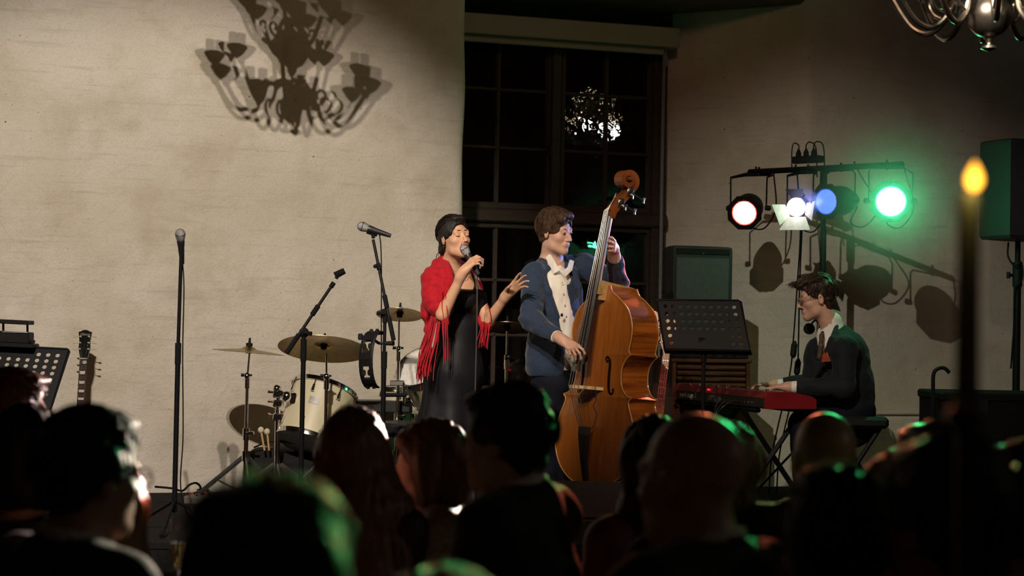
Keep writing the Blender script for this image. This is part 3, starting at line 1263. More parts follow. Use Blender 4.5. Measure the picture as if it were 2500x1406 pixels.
# right desk, seen from behind
d = 9.75
t = thing('music_stand', 'black perforated music stand facing the keyboard player, two guitar necks behind', 'music stand', (P(1716, 1000, d)[0], d, ZS))
cor = [P(1603, 732, d + 0.12), P(1808, 734, d + 0.02), P(1832, 857, d - 0.12), P(1623, 853, d)]
sk = {(i, 4) for i in range(1, 8)} | {(i, 5) for i in range(1, 8)}
desk(t, cor, 10, 6, sk, 0.006, 0.27)
pc = P(1718, 845, d)
b = MB()
b.tube([(pc[0], d - .01, ZS + 0.08), (pc[0], d - .01, pc[2] - 0.02)], 0.012, 10)
b.build('pole', BLK, t, True)
b = MB()
b.box((pc[0], d - 0.01, pc[2] + 0.02), (0.07, 0.05, 0.06), None, 0.008)
b.tube([(pc[0], d - .01, pc[2] - 0.09), (pc[0], d - .01, pc[2] - 0.02)], 0.017, 10)
b.build('bracket', BLK, t, True)
tripod(t, (pc[0], d - .01, ZS), 0.28, 0.14, 3, 1.3)


# --- guitars: neck and headstock in a frame (x across, y up the neck, z out of the fretboard)
def guitar(T, kind, label, shade):
    r = thing('electric_guitar' if kind == 'six' else 'electric_bass', label, 'guitar' if kind == 'six' else 'bass guitar', tuple(T[:3, 3]))
    six = kind == 'six'
    wood = shade['neck']
    L_ = 0.62 if six else 0.78            # nut to body end of the neck, nut at y=0
    w0, w1 = (0.022, 0.028) if six else (0.020, 0.031)
    b = MB(T)
    n = 10
    for i in range(n):
        a, c = -L_ * i / n, -L_ * (i + 1) / n
        wa, wc = w0 + (w1 - w0) * i / n, w0 + (w1 - w0) * (i + 1) / n
        V = [(-wa, a, 0), (wa, a, 0), (wa * .7, a, -.018), (-wa * .7, a, -.018), (-wc, c, 0), (wc, c, 0), (wc * .7, c, -.018), (-wc * .7, c, -.018)]
        b.add(V, [(0, 1, 5, 4), (1, 2, 6, 5), (2, 3, 7, 6), (3, 0, 4, 7)])
    b.build('neck', wood, r, False)
    b = MB(T)
    b.add([(-w0, 0, 0.001), (w0, 0, 0.001), (w1, -L_, 0.001), (-w1, -L_, 0.001), (-w0, 0, 0.006), (w0, 0, 0.006), (w1, -L_, 0.006), (-w1, -L_, 0.006)], [(4, 7, 6, 5), (0, 4, 5, 1), (0, 3, 7, 4), (1, 5, 6, 2), (2, 6, 7, 3)])
    fb = b.build('fretboard', shade['board'], r)
    sc = 0.628 if six else 0.86
    for k in range(1, 20 if six else 18):
        y = -(sc - sc / 2 ** (k / 12))
        if y < -L_:
            break
        wy = w0 + (w1 - w0) * (-y / L_)
        b = MB(T)
        b.box((0, y, 0.0068), (2 * wy, 0.0022, 0.0016))
        b.build('fret', CHR, fb)
        if k in (3, 5, 7, 9, 12, 15, 17):
            ym = (y - (sc - sc / 2 ** ((k - 1) / 12))) / 2
            b = MB(T)
            if six:
                h = 0.3 * abs(y + (sc - sc / 2 ** ((k - 1) / 12)))
                b.prism([(-wy * .62, ym - h), (wy * .62, ym - h), (wy * .8, ym + h), (-wy * .8, ym + h)], (0, 0, 0.0058), (1, 0, 0), (0, 1, 0), 0.0006)
                b.build('inlay', mat('pearl_inlay', (0.55, 0.55, 0.50), 0.3), fb)
            else:
                b.lathe((0, ym, 0.0058), (0, 0, 1), [(0, 0.0042), (0.0006, 0.0042)], 10)
                b.build('inlay', BLKP, fb)
    b = MB(T)
    b.box((0, 0.002, 0.006), (2 * w0, 0.005, 0.008))
    b.build('nut', mat('bone_nut', (0.6, 0.55, 0.42), 0.4), r)
    ns = 6 if six else 4
    if six:
        out = [(-.022, 0), (.022, 0), (.030, .035), (.036, .07), (.033, .11), (.041, .165), (.028, .168), (.014, .176), (0, .178), (-.014, .176), (-.028, .168), (-.041, .165), (-.033, .11), (-.036, .07), (-.030, .035)]
        pegs = [(-.027 if s < 0 else .027, y, s) for y in (.06, .098, .136) for s in (-1, 1)]
    else:
        out = [(-.020, 0), (.020, 0), (.030, .02), (.050, .05), (.056, .08), (.050, .11), (.040, .15), (.032, .20), (.018, .235), (-.004, .248), (-.026, .238), (-.040, .21), (-.046, .17), (-.047, .10), (-.040, .05), (-.026, .02)]
        pegs = [(-.028, y, -1) for y in (.065, .11, .155, .20)]
    b = MB(T)
    b.prism(out, (0, 0, -0.014), (1, 0, 0), (0, 1, 0), 0.014)
    hs = b.build('headstock', shade['head'], r)
    for (x, y, s) in pegs:
        b = MB(T)
        b.lathe((x, y, 0), (0, 0, 1), [(0, .0065 if six else .010), (0.003, .006 if six else .009), (0.004, .0035 if six else .0055), (0.014, .0035 if six else .0055)], 10)
        b.tube([(x + s * .012, y, -.007), (x + s * .03, y, -.007)], .0022, 6)
        b.ball((x + s * (.038 if six else .034), y, -.007), (.009 if six else .013, .006 if six else .014, .004), 10)
        b.build('tuning_peg', shade['peg'], hs, True)
    b = MB(T)
    for k in range(ns):
        f = (k / (ns - 1) - .5) * 2
        if six:
            pg = [p for p in pegs if (p[2] < 0) == (f < 0)]
            pg = pg[k % 3]
        else:
            pg = pegs[k]
        b.tube([(pg[0], pg[1], .007), (f * w0 * .8, 0.002, .0105), (f * w1 * .8, -L_ - 0.3, .014)], .0006 + .0006 * (not six), 5)
    b.build('strings', mat('steel_string', (0.6, 0.58, 0.55), 0.25, 1.0), r, True)
    # body
    by = -L_
    if six:
        o = [(.05, .06), (.11, .03), (.14, -.03), (.12, -.10), (.11, -.15), (.14, -.22), (.17, -.30), (.15, -.38), (.08, -.43), (0, -.44), (-.08, -.43), (-.15, -.38), (-.17, -.30), (-.14, -.22), (-.115, -.15), (-.125, -.08), (-.12, .0), (-.08, .04), (-.03, .03)]
    else:
        o = [(.04, .04), (.09, .09), (.13, .09), (.12, .02), (.11, -.07), (.12, -.15), (.155, -.24), (.14, -.33), (.06, -.39), (-.04, -.40), (-.13, -.34), (-.16, -.25), (-.12, -.13), (-.115, -.03), (-.15, .10), (-.13, .13), (-.09, .10), (-.04, .03)]
    b = MB(T)
    pp = [tuple(p[:2]) for p in spline([np.array([x, y + by, 0]) for x, y in o + [o[0]]], 4)[:-1]]
    b.prism(pp, (0, 0, -0.03), (1, 0, 0), (0, 1, 0), 0.042)
    bd = b.build('body', shade['body'], r)
    for y in (-.10, -.22):
        b = MB(T)
        b.box((0, by + y, .016), (.075, .034, .012), None, .003)
        b.build('pickup', BLKP, bd)
    b = MB(T)
    b.box((0, by - .30, .016), (.08, .022, .012), None, .003)
    b.build('bridge', CHR, bd)
    return r


MAPLE = mat('amber_maple', (0.52, 0.27, 0.075), 0.35, var=(14, 0.15), stretch=(1, 6, 1), coat=0.4)
PALEM = mat('pale_maple', (0.50, 0.38, 0.24), 0.4, var=(14, 0.12), coat=0.3)
ROSE = mat('rosewood_board', (0.050, 0.022, 0.015), 0.5, var=(40, 0.4), stretch=(6, 1, 1))
GBLK = mat('gloss_black_lacquer', (0.010, 0.010, 0.011), 0.15, coat=0.5)
CREAM_PEG = mat('aged_cream_peg', (0.42, 0.40, 0.26), 0.4)
# six-string at left, leaning to the wall
hd, en = P(204, 876, 10.47), P(205, 1010, 10.38)
up = nrm(hd - en)
up = nrm(np.array([0.0, 0.13, 1.0]))
fz = nrm(np.array([-0.12, -1.0, 0.13]))
ax = nrm(np.cross(up, fz))
g = guitar(frameT(hd, ax, up), 'six', 'electric guitar with black headstock standing against the left wall', dict(neck=mat('mahogany_neck', (0.09, 0.03, 0.018), 0.35), board=ROSE, head=GBLK, peg=CREAM_PEG, body=mat('sunburst_body', (0.20, 0.07, 0.02), 0.2, coat=0.6)))
Tg = frameT(hd, ax, up)
text_mesh('headstock_lettering', 'Gibson', 0.022, Tg @ np.array([[1, 0, 0, 0], [0, 1, 0, .150], [0, 0, 1, .0008], [0, 0, 0, 1.0]]), mat('gold_print', (0.34, 0.28, 0.14), 0.5), g, 0.0003, shear=0.3)
b = MB(Tg)
b.prism([(-.011, .052), (.011, .052), (.006, .085), (0, .10), (-.006, .085)], (0, 0, .0005), (1, 0, 0), (0, 1, 0), .001)
b.build('truss_cover', BLKP, g)
b = MB(Tg)
b.prism([(.012 + .014 * math.cos(a), -.022 + .011 * math.sin(a)) for a in np.linspace(0, 6.28, 13)[:-1]], (0, 0, .0105), (1, 0, 0), (0, 1, 0), .0015)
b.build('plectrum', mat('grey_plectrum', (0.28, 0.33, 0.32), 0.4), g)


def guitar_stand(c, ax, label):
    """A-frame guitar stand"""
    t = thing('guitar_stand', label, 'stand', tuple(c))
    c = np.asarray(c, float)
    ax = nrm(ax)
    fr = nrm(np.cross(ax, (0, 0, 1)))
    for s in (-1, 1):
        b = MB()
        b.tube([c + ax * 0.02 * s + [0, 0, 0.42], c + ax * 0.17 * s + fr * 0.13 + [0, 0, 0.012]], .009, 8)
        b.build('leg', BLK, t, True)
        b = MB()
        b.tube([c + ax * 0.10 * s + fr * 0.06 + [0, 0, 0.2], c + ax * 0.10 * s + fr * 0.20 + [0, 0, 0.205], c + ax * 0.10 * s + fr * 0.21 + [0, 0, 0.24]], .010, 8)
        b.build('cradle_arm', RUB, t, True)
    b = MB()
    b.tube([c + [0, 0, 0.43], c - fr * 0.2 + [0, 0, 0.012]], .009, 8)
    b.build('rear_leg', BLK, t, True)


# two bass guitars behind the double bass
hd = P(1583, 853, 10.55)
up = nrm(P(1600, 780, 10.60) - P(1572, 925, 10.52))
fz = nrm((-0.25, -1.0, 0.1))
ax = nrm(np.cross(up, fz))
T2 = frameT(hd, ax, up)
g2 = guitar(T2, 'bass', 'electric bass with pale cream headstock half behind the double bass', dict(neck=PALEM, board=PALEM, head=mat('cream_headstock', (0.60, 0.50, 0.35), 0.35, coat=0.4), peg=CHR, body=mat('pale_bass_body', (0.45, 0.36, 0.22), 0.3, coat=0.5)))
hd = P(1627, 862, 10.30)
up = nrm(P(1634, 800, 10.36) - P(1610, 1000, 10.22))
ax = nrm(np.cross(up, nrm((-0.15, -1.0, 0.1))))
T3 = frameT(hd, ax, up)
g3 = guitar(T3, 'bass', 'electric bass with amber maple neck below the right music stand', dict(neck=MAPLE, board=MAPLE, head=MAPLE, peg=CHR, body=mat('dark_bass_body', (0.05, 0.03, 0.025), 0.3, coat=0.5)))
for T, lb in ((T2, 'black A-frame stand under the pale bass'), (T3, 'black A-frame stand under the amber bass'), (Tg, 'black A-frame stand under the guitar at the left wall')):
    c = T[:3, 3] + T[:3, 1] * -0.95
    guitar_stand((c[0], c[1] + 0.12, ZS), T[:3, 0], lb)
# ------------------------------------------------------------------ drum kit
CREAM = mat('cream_drum_shell', (0.56, 0.50, 0.34), 0.42, var=(5, 0.05))
HEAD = mat('white_drum_head', (0.62, 0.60, 0.55), 0.5)
BRZ = mat('bronze_cymbal', (0.42, 0.29, 0.12), 0.34, 1.0, var=(20, 0.15, (0.30, 0.20, 0.08)))
FELT = mat('black_felt', (0.012, 0.012, 0.012), 0.95, spec=0.1)


def cymbal(c, axis, r, label, bell=0.18):
    """axis = towards the top of the bell"""
    t = thing('cymbal', label, 'cymbal', tuple(c))
    a = nrm(axis)
    prof = [(0.0, r), (r * 0.035, r * 0.75), (r * 0.062, r * 0.5), (r * 0.082, r * 0.26), (r * 0.10, r * 0.2), (r * 0.15, r * 0.13), (r * 0.17, r * 0.05), (r * 0.172, 0.005)]
    n = 22
    fine = []
    for i in range(n + 1):
        q = i / n * (len(prof) - 1)
        k = min(int(q), len(prof) - 2)
        f = q - k
        h, rr = prof[k][0] * (1 - f) + prof[k + 1][0] * f, prof[k][1] * (1 - f) + prof[k + 1][1] * f
        fine.append((h + 0.0006 * (i % 2) * (i < 15), rr))
    back = [(h - 0.0018, rr) for h, rr in fine[::-1]]
    b = MB()
    b.lathe(np.asarray(c), a, [back[-1]] + fine + back, 56, False)
    b.build('bronze_plate', BRZ, t, True)
    b = MB()
    b.lathe(np.asarray(c), a, [(r * .172, .02), (r * .172 + .018, .02), (r * .172 + .02, .008), (r * .172 + .05, .006)], 14)
    b.build('wing_nut', BLKP, t, True)
    b = MB()
    b.lathe(np.asarray(c), a, [(r * .13 - .035, .016), (r * .13 - .004, .022)], 14)
    b.build('felt_washer', FELT, t, True)
    return t


def drum_stand(top, foot, label, tilter=None, a0=0.3, r=0.34, h=0.28):
    t = thing('cymbal_stand', label, 'stand', tuple(foot))
    top, foot = np.asarray(top, float), np.asarray(foot, float)
    zt = top[2]
    k1, k2 = foot[2] + (zt - foot[2]) * 0.45, foot[2] + (zt - foot[2]) * 0.8
    ba = np.array([foot[0], foot[1], 0])
    b = MB()
    b.tube([ba + [0, 0, foot[2] + 0.05], ba + [0, 0, k1]], 0.0145, 12)
    b.build('lower_tube', CHR, t, True)
    b = MB()
    b.tube([ba + [0, 0, k1 - 0.02], ba + [0, 0, k1 + 0.05]], 0.021, 12)
    b.build('height_clamp', CHR, t, True)
    b = MB()
    b.tube([ba + [0, -0.015, k1 + .02], ba + [0.05, -0.03, k1 + .025]], [0.006, 0.010], 8)
    b.build('wing_screw', CHR, t, True)
    b = MB()
    b.tube([ba + [0, 0, k1], ba + [0, 0, k2]], 0.0105, 12)
    b.build('upper_tube', CHR, t, True)
    b = MB()
    b.tube([ba + [0, 0, k2 - .03], ba + [0, 0, k2 + .04]], 0.016, 10)
    b.ball(ba + [0, -0.012, k2 + .045], 0.020, 10)
    b.build('tilter', CHR, t, True)
    b = MB()
    b.tube([ba + [-0.035, -0.014, k2 + .05], ba + [0.03, -0.014, k2 + .05]], [0.010, 0.006], 8)
    b.build('tilter_screw', BLKP, t, True)
    b = MB()
    b.tube([ba + [0, 0, k2 + .04], top], 0.0062, 10)
    b.build('rod', CHR, t, True)
    for i in range(3):
        a = a0 + 2 * math.pi * i / 3
        e = np.array([math.cos(a), math.sin(a), 0])
        b = MB()
        b.tube([foot + [0, 0, h] + e * 0.02, foot + e * r + [0, 0, 0.016]], 0.012, 4, True, (0.5, 1.2))
        lg = b.build('leg', mat('dull_steel', (0.20, 0.20, 0.20), 0.4, 0.9), t, False)
        b = MB()
        b.tube([foot + e * r * .95 + [0, 0, 0.028], foot + e * r * 1.05 + [0, 0, 0.012]], 0.014, 8)
        b.build('rubber_foot', RUB, lg, True)
        b = MB()
        b.tube([foot + [0, 0, 0.07] + e * 0.012, foot + [0, 0, h * 0.5] + e * r * 0.5], 0.006, 6)
        b.build('brace', CHR, t, True)
    b = MB()
    b.tube([foot + [0, 0, h - .02], foot + [0, 0, h + .04]], 0.024, 12)
    b.build('leg_collar', CHR, t, True)
    return t


# thin crash at left
d = 10.25
c = P(607, 856, d)
cymbal(c - [0, 0, 0.01], (0.07, 0.02, 1), 0.215, 'thin bronze cymbal seen edge on, leftmost of the drum kit')
drum_stand(P(609, 862, d), np.array([c[0] - 0.004, d, ZS]), 'chrome stand under the edge on leftmost cymbal', None, 2.9)
# ride, tilted to the player
d = 10.1
c = P(790, 852, d)
cymbal(c, (0.03, 0.33, 1), 0.268, 'large bronze cymbal tilted away above the cream tom')
drum_stand(P(797, 862, d), np.array([P(797, 900, d)[0], d + .012, ZS]), 'chrome stand under the large tilted cymbal', None, 0.5)
# splash
d = 10.55
c = P(976, 768, d)
cymbal(c, (0.02, 0.30, 1), 0.146, 'small bronze splash cymbal behind the boom stand by the singer')
drum_stand(P(974, 780, d), np.array([P(972, 900, d)[0], d + .01, ZS]), 'chrome stand under the small splash cymbal', None, 1.2)


def drum(c0, c1, r, label, lugs=8, ph=0.0):
    """shell from bottom centre c0 to top centre c1"""
    c0, c1 = np.asarray(c0, float), np.asarray(c1, float)
    t = thing('tom_drum', label, 'drum', tuple((c0 + c1) / 2))
    a = nrm(c1 - c0)
    L_ = np.linalg.norm(c1 - c0)
    ua, ub, _ = basis(a)
    b = MB()
    b.lathe(c0, a, [(0, r * .96), (0.0, r), (L_, r), (L_, r * .96)], 48, False)
    b.build('shell', CREAM, t, True)
    for h, s in ((0, -1), (L_, 1)):
        b = MB()
        b.lathe(c0 + a * h, a, [(0.004 * s, 0.001), (0.004 * s, r * 1.0)], 40, False)
        b.build('drum_head', HEAD, t)
        b = MB()
        b.lathe(c0 + a * h, a, [(-.014 * s, r + .002), (-.014 * s, r + .012), (0.0, r + .009), (.014 * s, r + .008), (.016 * s, r + .004), (.013 * s, r + .001), (-.014 * s, r + .002)], 48, False)
        b.build('hoop', CHR, t, True)
    for i in range(lugs):
        q = ph + 2 * math.pi * i / lugs
        e = math.cos(q) * ua + math.sin(q) * ub
        for h0, h1 in ((0.0, 0.26), (1.0, 0.74)):
            b = MB()
            p0, p1 = c0 + a * L_ * h0 + e * (r + .011), c0 + a * L_ * h1 + e * (r + .011)
            b.tube([p0, p0 * .5 + p1 * .5], .0032, 6)
            b.tube([p0 * .5 + p1 * .5, p1], [.0075, .011], 8)
            b.build('lug', CHR, t, True)
    return t, a, L_, ua, ub


c1, c0 = P(788, 956, 10.35), P(752, 1080, 10.35)
c1[1] = c0[1] + 0.13
t, a, L_, ua, ub = drum(c0, c1, 0.198, 'big cream tom with chrome hoops under the tilted large cymbal', 8, 0.35)
fr = nrm(np.array([-0.12, -1, 0]) - a * (np.array([-0.12, -1, 0]) @ a))
sd = np.cross(fr, a) * -1
cc = (c0 + c1) / 2 + fr * 0.1995 + a * 0.0
b = MB()
sd = nrm(np.cross(a, fr))
ang = np.linspace(-0.16, 0.16, 7)
V = []
for s in (-0.022, 0.022):
    for q in ang:
        V.append((c0 + c1) / 2 + a * (s + 0.03) + (fr * math.cos(q) + sd * math.sin(q)) * 0.2002)
b.add(V, [(i, i + 1, i + 8, i + 7) for i in range(6)])
b.build('badge', mat('grey_badge', (0.30, 0.29, 0.27), .5, .4), t)
# second tom behind the singer
c1, c0 = P(1012, 893, 10.6), P(1062, 958, 10.75)
c1 = c0 + nrm(np.array([-0.35, -0.62, 0.62])) * 0.24
drum(c0, c1, 0.15, 'smaller cream tom tilted forward behind the singer', 6, 0.6)
# floor tom low behind the stand
c0 = P(968, 1010, 10.9)
drum(c0 + [0, 0, -0.05], c0 + [0, 0, 0.16], 0.10, 'low cream drum behind the splash cymbal stand', 6, 0.2)
# double tom holder left of the big tom
d = 10.3
f = P(676, 1160, d)
ts = thing('tom_holder', 'chrome post with clamps and arm holding the big cream tom', 'stand', (f[0], d, ZS))
b = MB()
b.tube([(f[0], d, ZS + .05), P(678, 1000, d)], .017, 12)
b.build('lower_tube', CHR, ts, True)
b = MB()
b.tube([P(678, 1010, d), P(679, 950, d)], .0125, 12)
b.build('upper_tube', CHR, ts, True)
for y in (1018, 985, 962):
    b = MB()
    b.box(P(679, y, d), (.062, .05, .045), None, .008)
    b.build('clamp_block', CHR, ts, True)
    b = MB()
    b.tube([P(667, y - 4, d - .03), P(654, y - 7, d - .035)], [.006, .010], 8)
    b.build('wing_screw', CHR, ts, True)
b = MB()
b.ball(P(676, 949, d), .026, 12)
b.build('ball_joint', CHR, ts, True)
b = MB()
b.tube(spline([P(682, 965, d - .02), P(700, 960, d - .02), P(718, 975, d + .02)]), .012, 10)
b.ball(P(700, 968, d - .03), (.030, .03, .034), 12)
b.box(P(716, 974, d), (.05, .04, .075), None, .01)
b.build('holder_arm', CHR, ts, True)
for i, a in enumerate((2.9, 5.0, 0.4)):
    e = np.array([math.cos(a), math.sin(a), 0])
    b = MB()
    b.tube([np.array([f[0], d, ZS + .24]) + e * .02, np.array([f[0], d, ZS + .018]) + e * .32], .012, 4, True, (.5, 1.2))
    b.build('leg', mat('dull_steel', (0, 0, 0)), ts)
# soft beaters and the black case they lean on
cs = thing('drum_case', 'soft black rounded drum case on the stage below the big cream tom', 'case', tuple(P(685, 1180, 10.5)))
bd = Body()
zb = ZS + 0.03
c = P(665, 1130, 10.62)
bd.box((c[0], c[1], ZS + 0.16), (0.17, 0.16, 0.155), None, 0.09, 0.03)
c = P(745, 1120, 10.62)
bd.box((c[0], c[1], ZS + 0.155), (0.17, 0.18, 0.15), None, 0.08, 0.05)
grow('soft_body', bd, 0.012, mat('black_nylon', (0.010, 0.010, 0.010), 0.8, bump=(300, 0.001), spec=0.2), cs, [(9, 0.006)])
b = MB()
b.tube(spline([P(620, 1092, 10.46), P(660, 1078, 10.44), P(720, 1082, 10.44), P(760, 1092, 10.45)]), .006, 6)
b.build('zip', BLKP, cs, True)
for x, y, xx, lb in ((637, 1050, 646, 'cream felt beater leaning left of its twin by the black drum case'), (652, 1054, 657, 'cream felt beater leaning right of its twin by the black drum case')):
    t = thing('felt_beater', lb, 'drumstick', tuple(P(x, y, 10.42)))
    hp, tp = P(x, y, 10.42), P(xx, 1100, 10.40)
    b = MB()
    b.ball(hp, (.019, .019, .021), 14)
    b.build('felt_head', mat('cream_felt', (0.55, 0.48, 0.33), 0.95), t, True)
    b = MB()
    b.tube([hp, tp], .006, 8)
    b.build('shaft', mat('light_wood_stick', (0.42, 0.28, 0.13), 0.5), t, True)
# snare bench / keyboard edge behind the girl's head: black padded stool
sc = P(985, 1030, 10.35)
dt = thing('drum_stool', 'round black padded drum stool behind the audience heads left of the singer', 'stool', (sc[0], sc[1], ZS))
b = MB()
b.lathe((sc[0], sc[1], sc[2]), (0, 0, 1), [(-.085, .17), (-.08, .19), (-.02, .195), (0, .18), (.006, .02)], 32)
b.build('seat_pad', mat('black_vinyl', (0.012, 0.012, 0.013), 0.4), dt, True)
b = MB()
b.tube([(sc[0], sc[1], ZS + .08), (sc[0], sc[1], sc[2] - .08)], .014, 10)
b.build('post', CHR, dt, True)
tripod(dt, (sc[0], sc[1], ZS), .26, .2, 3, .2, CHR)
kb = thing('electronic_keyboard', 'dark electronic keyboard lying low behind the drum stands', 'keyboard', tuple(P(905, 992, 10.75)))
Xk = nrm((1, 0.31, 0))
Rk = np.stack([Xk, np.cross((0, 0, 1), Xk), (0, 0, 1.0)], 1)
kc = P(915, 992, 10.75)
b = MB()
b.box(kc, (0.42, 0.26, 0.075), Rk, 0.012)
b.build('body', mat('dark_grey_case', (0.03, 0.03, 0.03), 0.5), kb)
for s in (-.17, .17):
    b = MB()
    q = kc + Xk * s
    b.tube([(q[0], q[1], ZS + .01), (q[0], q[1], q[2] - .035)], .012, 8)
    b.build('leg', BLK, kb, True)
# horizontal black bar clamp on the stand near the singer
pb = thing('percussion_bar', 'short black bar with silver bracket mounted across the splash cymbal stand', 'percussion', tuple(P(970, 962, 10.4)))
b = MB()
b.tube([P(932, 964, 10.36), P(992, 964, 10.40)], .013, 10)
b.build('bar', BLKP, pb, True)
b = MB()
b.box(P(970, 935, 10.46), (.085, .05, .032), None, .004)
b.build('bracket', STEEL, pb)
b = MB()
b.tube([P(986, 935, 10.44), P(986, 985, 10.42)], .008, 8)
b.build('drop_rod', CHR, pb, True)

# pedal boards on the stage floor, left
for (x0, x1, y, dd_, col, lb, hh) in ((458, 520, 1214, 10.25, (0.16, 0.15, 0.13), 'grey effects pedal lying on the stage behind the straight stand', .05), (470, 512, 1203, 10.5, (0.30, 0.035, 0.02), 'red effects pedal lying behind the grey one', .045)):
    c = P((x0 + x1) / 2, y, dd_)
    c[2] = ZS + hh / 2 + .002
    t = thing('effects_pedal', lb, 'pedal', (c[0], c[1], ZS))
    wd = (x1 - x0) / FPX * dd_
    Rz = np.array(Matrix.Rotation(-0.25, 3, 'Z'))
    b = MB()
    b.box(c, (wd, .15, hh), Rz, .008)
    b.build('case', mat('pedal_' + str(x0), col, .5, .2), t)
    for i in range(3):
        b = MB()
        b.lathe(c + Rz @ np.array([(i - 1) * wd * .3, .03, hh / 2]), (0, 0, 1), [(0, .011), (.014, .009), (.015, .002)], 10)
        b.build('knob', BLKP, t, True)
    b = MB()
    b.lathe(c + Rz @ np.array([0, -.045, hh / 2]), (0, 0, 1), [(0, .012), (.012, .011), (.013, .003)], 10)
    b.build('footswitch', CHR, t, True)
b = MB()
q = [P(378, 1188, 10.2), P(420, 1192, 10.2), P(445, 1198, 10.2), P(462, 1184, 10.25), P(478, 1179, 10.3), P(489, 1188, 10.35), P(488, 1204, 10.4)]
b.tube(spline(q), .007, 6)
tag(b.build('instrument_cable', RUB, None, True, origin=q[-1]), 'black looped cable standing up behind the pedals at left', 'cable')
# ------------------------------------------------------------------ right side: cabinet, speakers, keyboard, lamps
LESL = mat('mahogany_cabinet', (0.075, 0.028, 0.014), 0.35, var=(6, 0.3), stretch=(1, 1, 8), coat=0.3)
d = 11.15
X = nrm(WT * 0.6 + np.array([1, 0, 0]) * 0.4)
Y = np.cross((0, 0, 1), X)
Rl = np.stack([X, Y, (0, 0, 1.0)], 1)
zt = P(1745, 876, d)[2]
w_ = (1836 - 1640) / FPX * d
c = P(1738, 876, d) + Y * 0.25
t = thing('organ_speaker_cabinet', 'dark mahogany louvred organ speaker cabinet behind the red keyboard', 'speaker', (c[0], c[1], ZS))
h_ = zt - ZS
b = MB()
b.box((c[0], c[1], zt - .0125), (w_ + .02, .52, .025), Rl, .006)
b.build('top_board', LESL, t)
b = MB()
for s in (-1, 1):
    b.box(np.array([c[0], c[1], ZS + h_ / 2 - .0125]) + X * s * (w_ / 2 - .012), (.024, .5, h_ - .025), Rl, .003)
b.box(np.array([c[0], c[1], ZS + h_ / 2 - .0125]) + Y * .24, (w_ - .05, .02, h_ - .03), Rl)
b.box(np.array([c[0], c[1], ZS + .04]), (w_ - .05, .48, .07), Rl)
b.build('case', LESL, t)
b = MB()
b.box(np.array([c[0], c[1], ZS + h_ * .40]) - Y * .235, (w_ - .05, .02, h_ * .62), Rl)
b.build('front_panel', LESL, t)
for i in range(7):
    b = MB()
    z = zt - .055 - i * .038
    b.box(np.array([c[0], c[1], z]) - Y * .24, (w_ - .06, .028, .022), Rl @ np.array(Matrix.Rotation(R_(30), 3, 'X')), .004)
    b.build('louvre_slat', LESL, t)
# small black amplifier with a green light
ca = P(1742, 868, 11.12) + Y * .22
zA = zt + 0.002
t = thing('amplifier_head', 'flat black amplifier with a small green light under the grey speaker', 'amplifier', (ca[0], ca[1], zA))
b = MB()
b.box((ca[0], ca[1], zA + .026), (w_ - .02, .36, .052), Rl, .006)
b.build('case', BLKP, t)
b = MB()
q = P(1706, 862, 11.0) * [1, 0, 1] + [0, (ca - Y * .185)[1], 0]
b.box((q[0], q[1] - .006, zA + .03), (.028, .01, .007), Rl)
b.build('indicator_light', mat('green_led', (0.0, 0.3, 0.05), 0.4, emit=((0.05, 1.0, 0.25), 0.9)), t)
for s in (-.05, .02, .09, .15):
    b = MB()
    b.lathe(np.array([ca[0], ca[1], zA + .028]) - Y * .18 + X * s, -Y, [(0, .012), (.014, .010), (.015, .002)], 12)
    b.build('knob', BLKP, t, True)


def speaker_box(c, R, size, label, name='loudspeaker', taper=0.0, depth_taper=0.25, grille=True):
    """trapezoid PA cabinet with a steel grille; local x wide, -y front, z up; c = bottom centre"""
    t = thing(name, label, 'speaker', tuple(c))
    w2, d_, h = size[0] / 2, size[1], size[2]
    b = MB()
    prof = [(-w2, -d_ * .5), (w2, -d_ * .5), (w2, -d_ * .1), (w2 * (1 - depth_taper), d_ * .5), (-w2 * (1 - depth_taper), d_ * .5), (-w2, -d_ * .1)]
    r = 0.02
    V, F = [], []
    lv = [(0, .93), (.02, 1.0), (h - .03, 1.0), (h - .008, .985), (h, .90)]
    for z, s in lv:
        for x, y in prof:
            V.append(np.asarray(c) + R @ np.array([x * s, y * s, z]))
    n = len(prof)
    for i in range(len(lv) - 1):
        for k in range(n):
            F.append((i * n + k, i * n + (k + 1) % n, (i + 1) * n + (k + 1) % n, (i + 1) * n + k))
    F += [tuple(range(n))[::-1], tuple((len(lv) - 1) * n + k for k in range(n))]
    b.add(V, F)
    b.build('cabinet', mat('black_moulded_cabinet', (0.019, 0.019, 0.020), 0.6, bump=(400, 0.0008), spec=0.35), t, False)
    if grille:
        g = grille_mat()
        b = MB()
        b.box(np.asarray(c) + R @ np.array([0, -d_ * .5 - .003, h * .46]), (size[0] * .90, .012, h * .86), R, .01)
        b.build('steel_grille', g, t)
        b = MB()
        b.box(np.asarray(c) + R @ np.array([0, -d_ * .5 + .0, h * .945]), (size[0] * .90, .012, h * .055), R, .004)
        b.build('top_strip', BLKP, t)
        b = MB()
        b.lathe(np.asarray(c) + R @ np.array([0, -d_ * .5 - .005, h * .93]), R @ np.array([0, -1.0, 0]), [(0, .006), (.003, .005)], 10)
        b.build('screw', STEEL, t, True)
    for s in (-1, 1):
        b = MB()
        b.tube([np.asarray(c) + R @ np.array([s * (w2 + .002), -.03, h * .55]), np.asarray(c) + R @ np.array([s * (w2 + .002), .0, h * .55])], .010, 8)
        b.build('side_handle', BLKP, t, True)
    return t


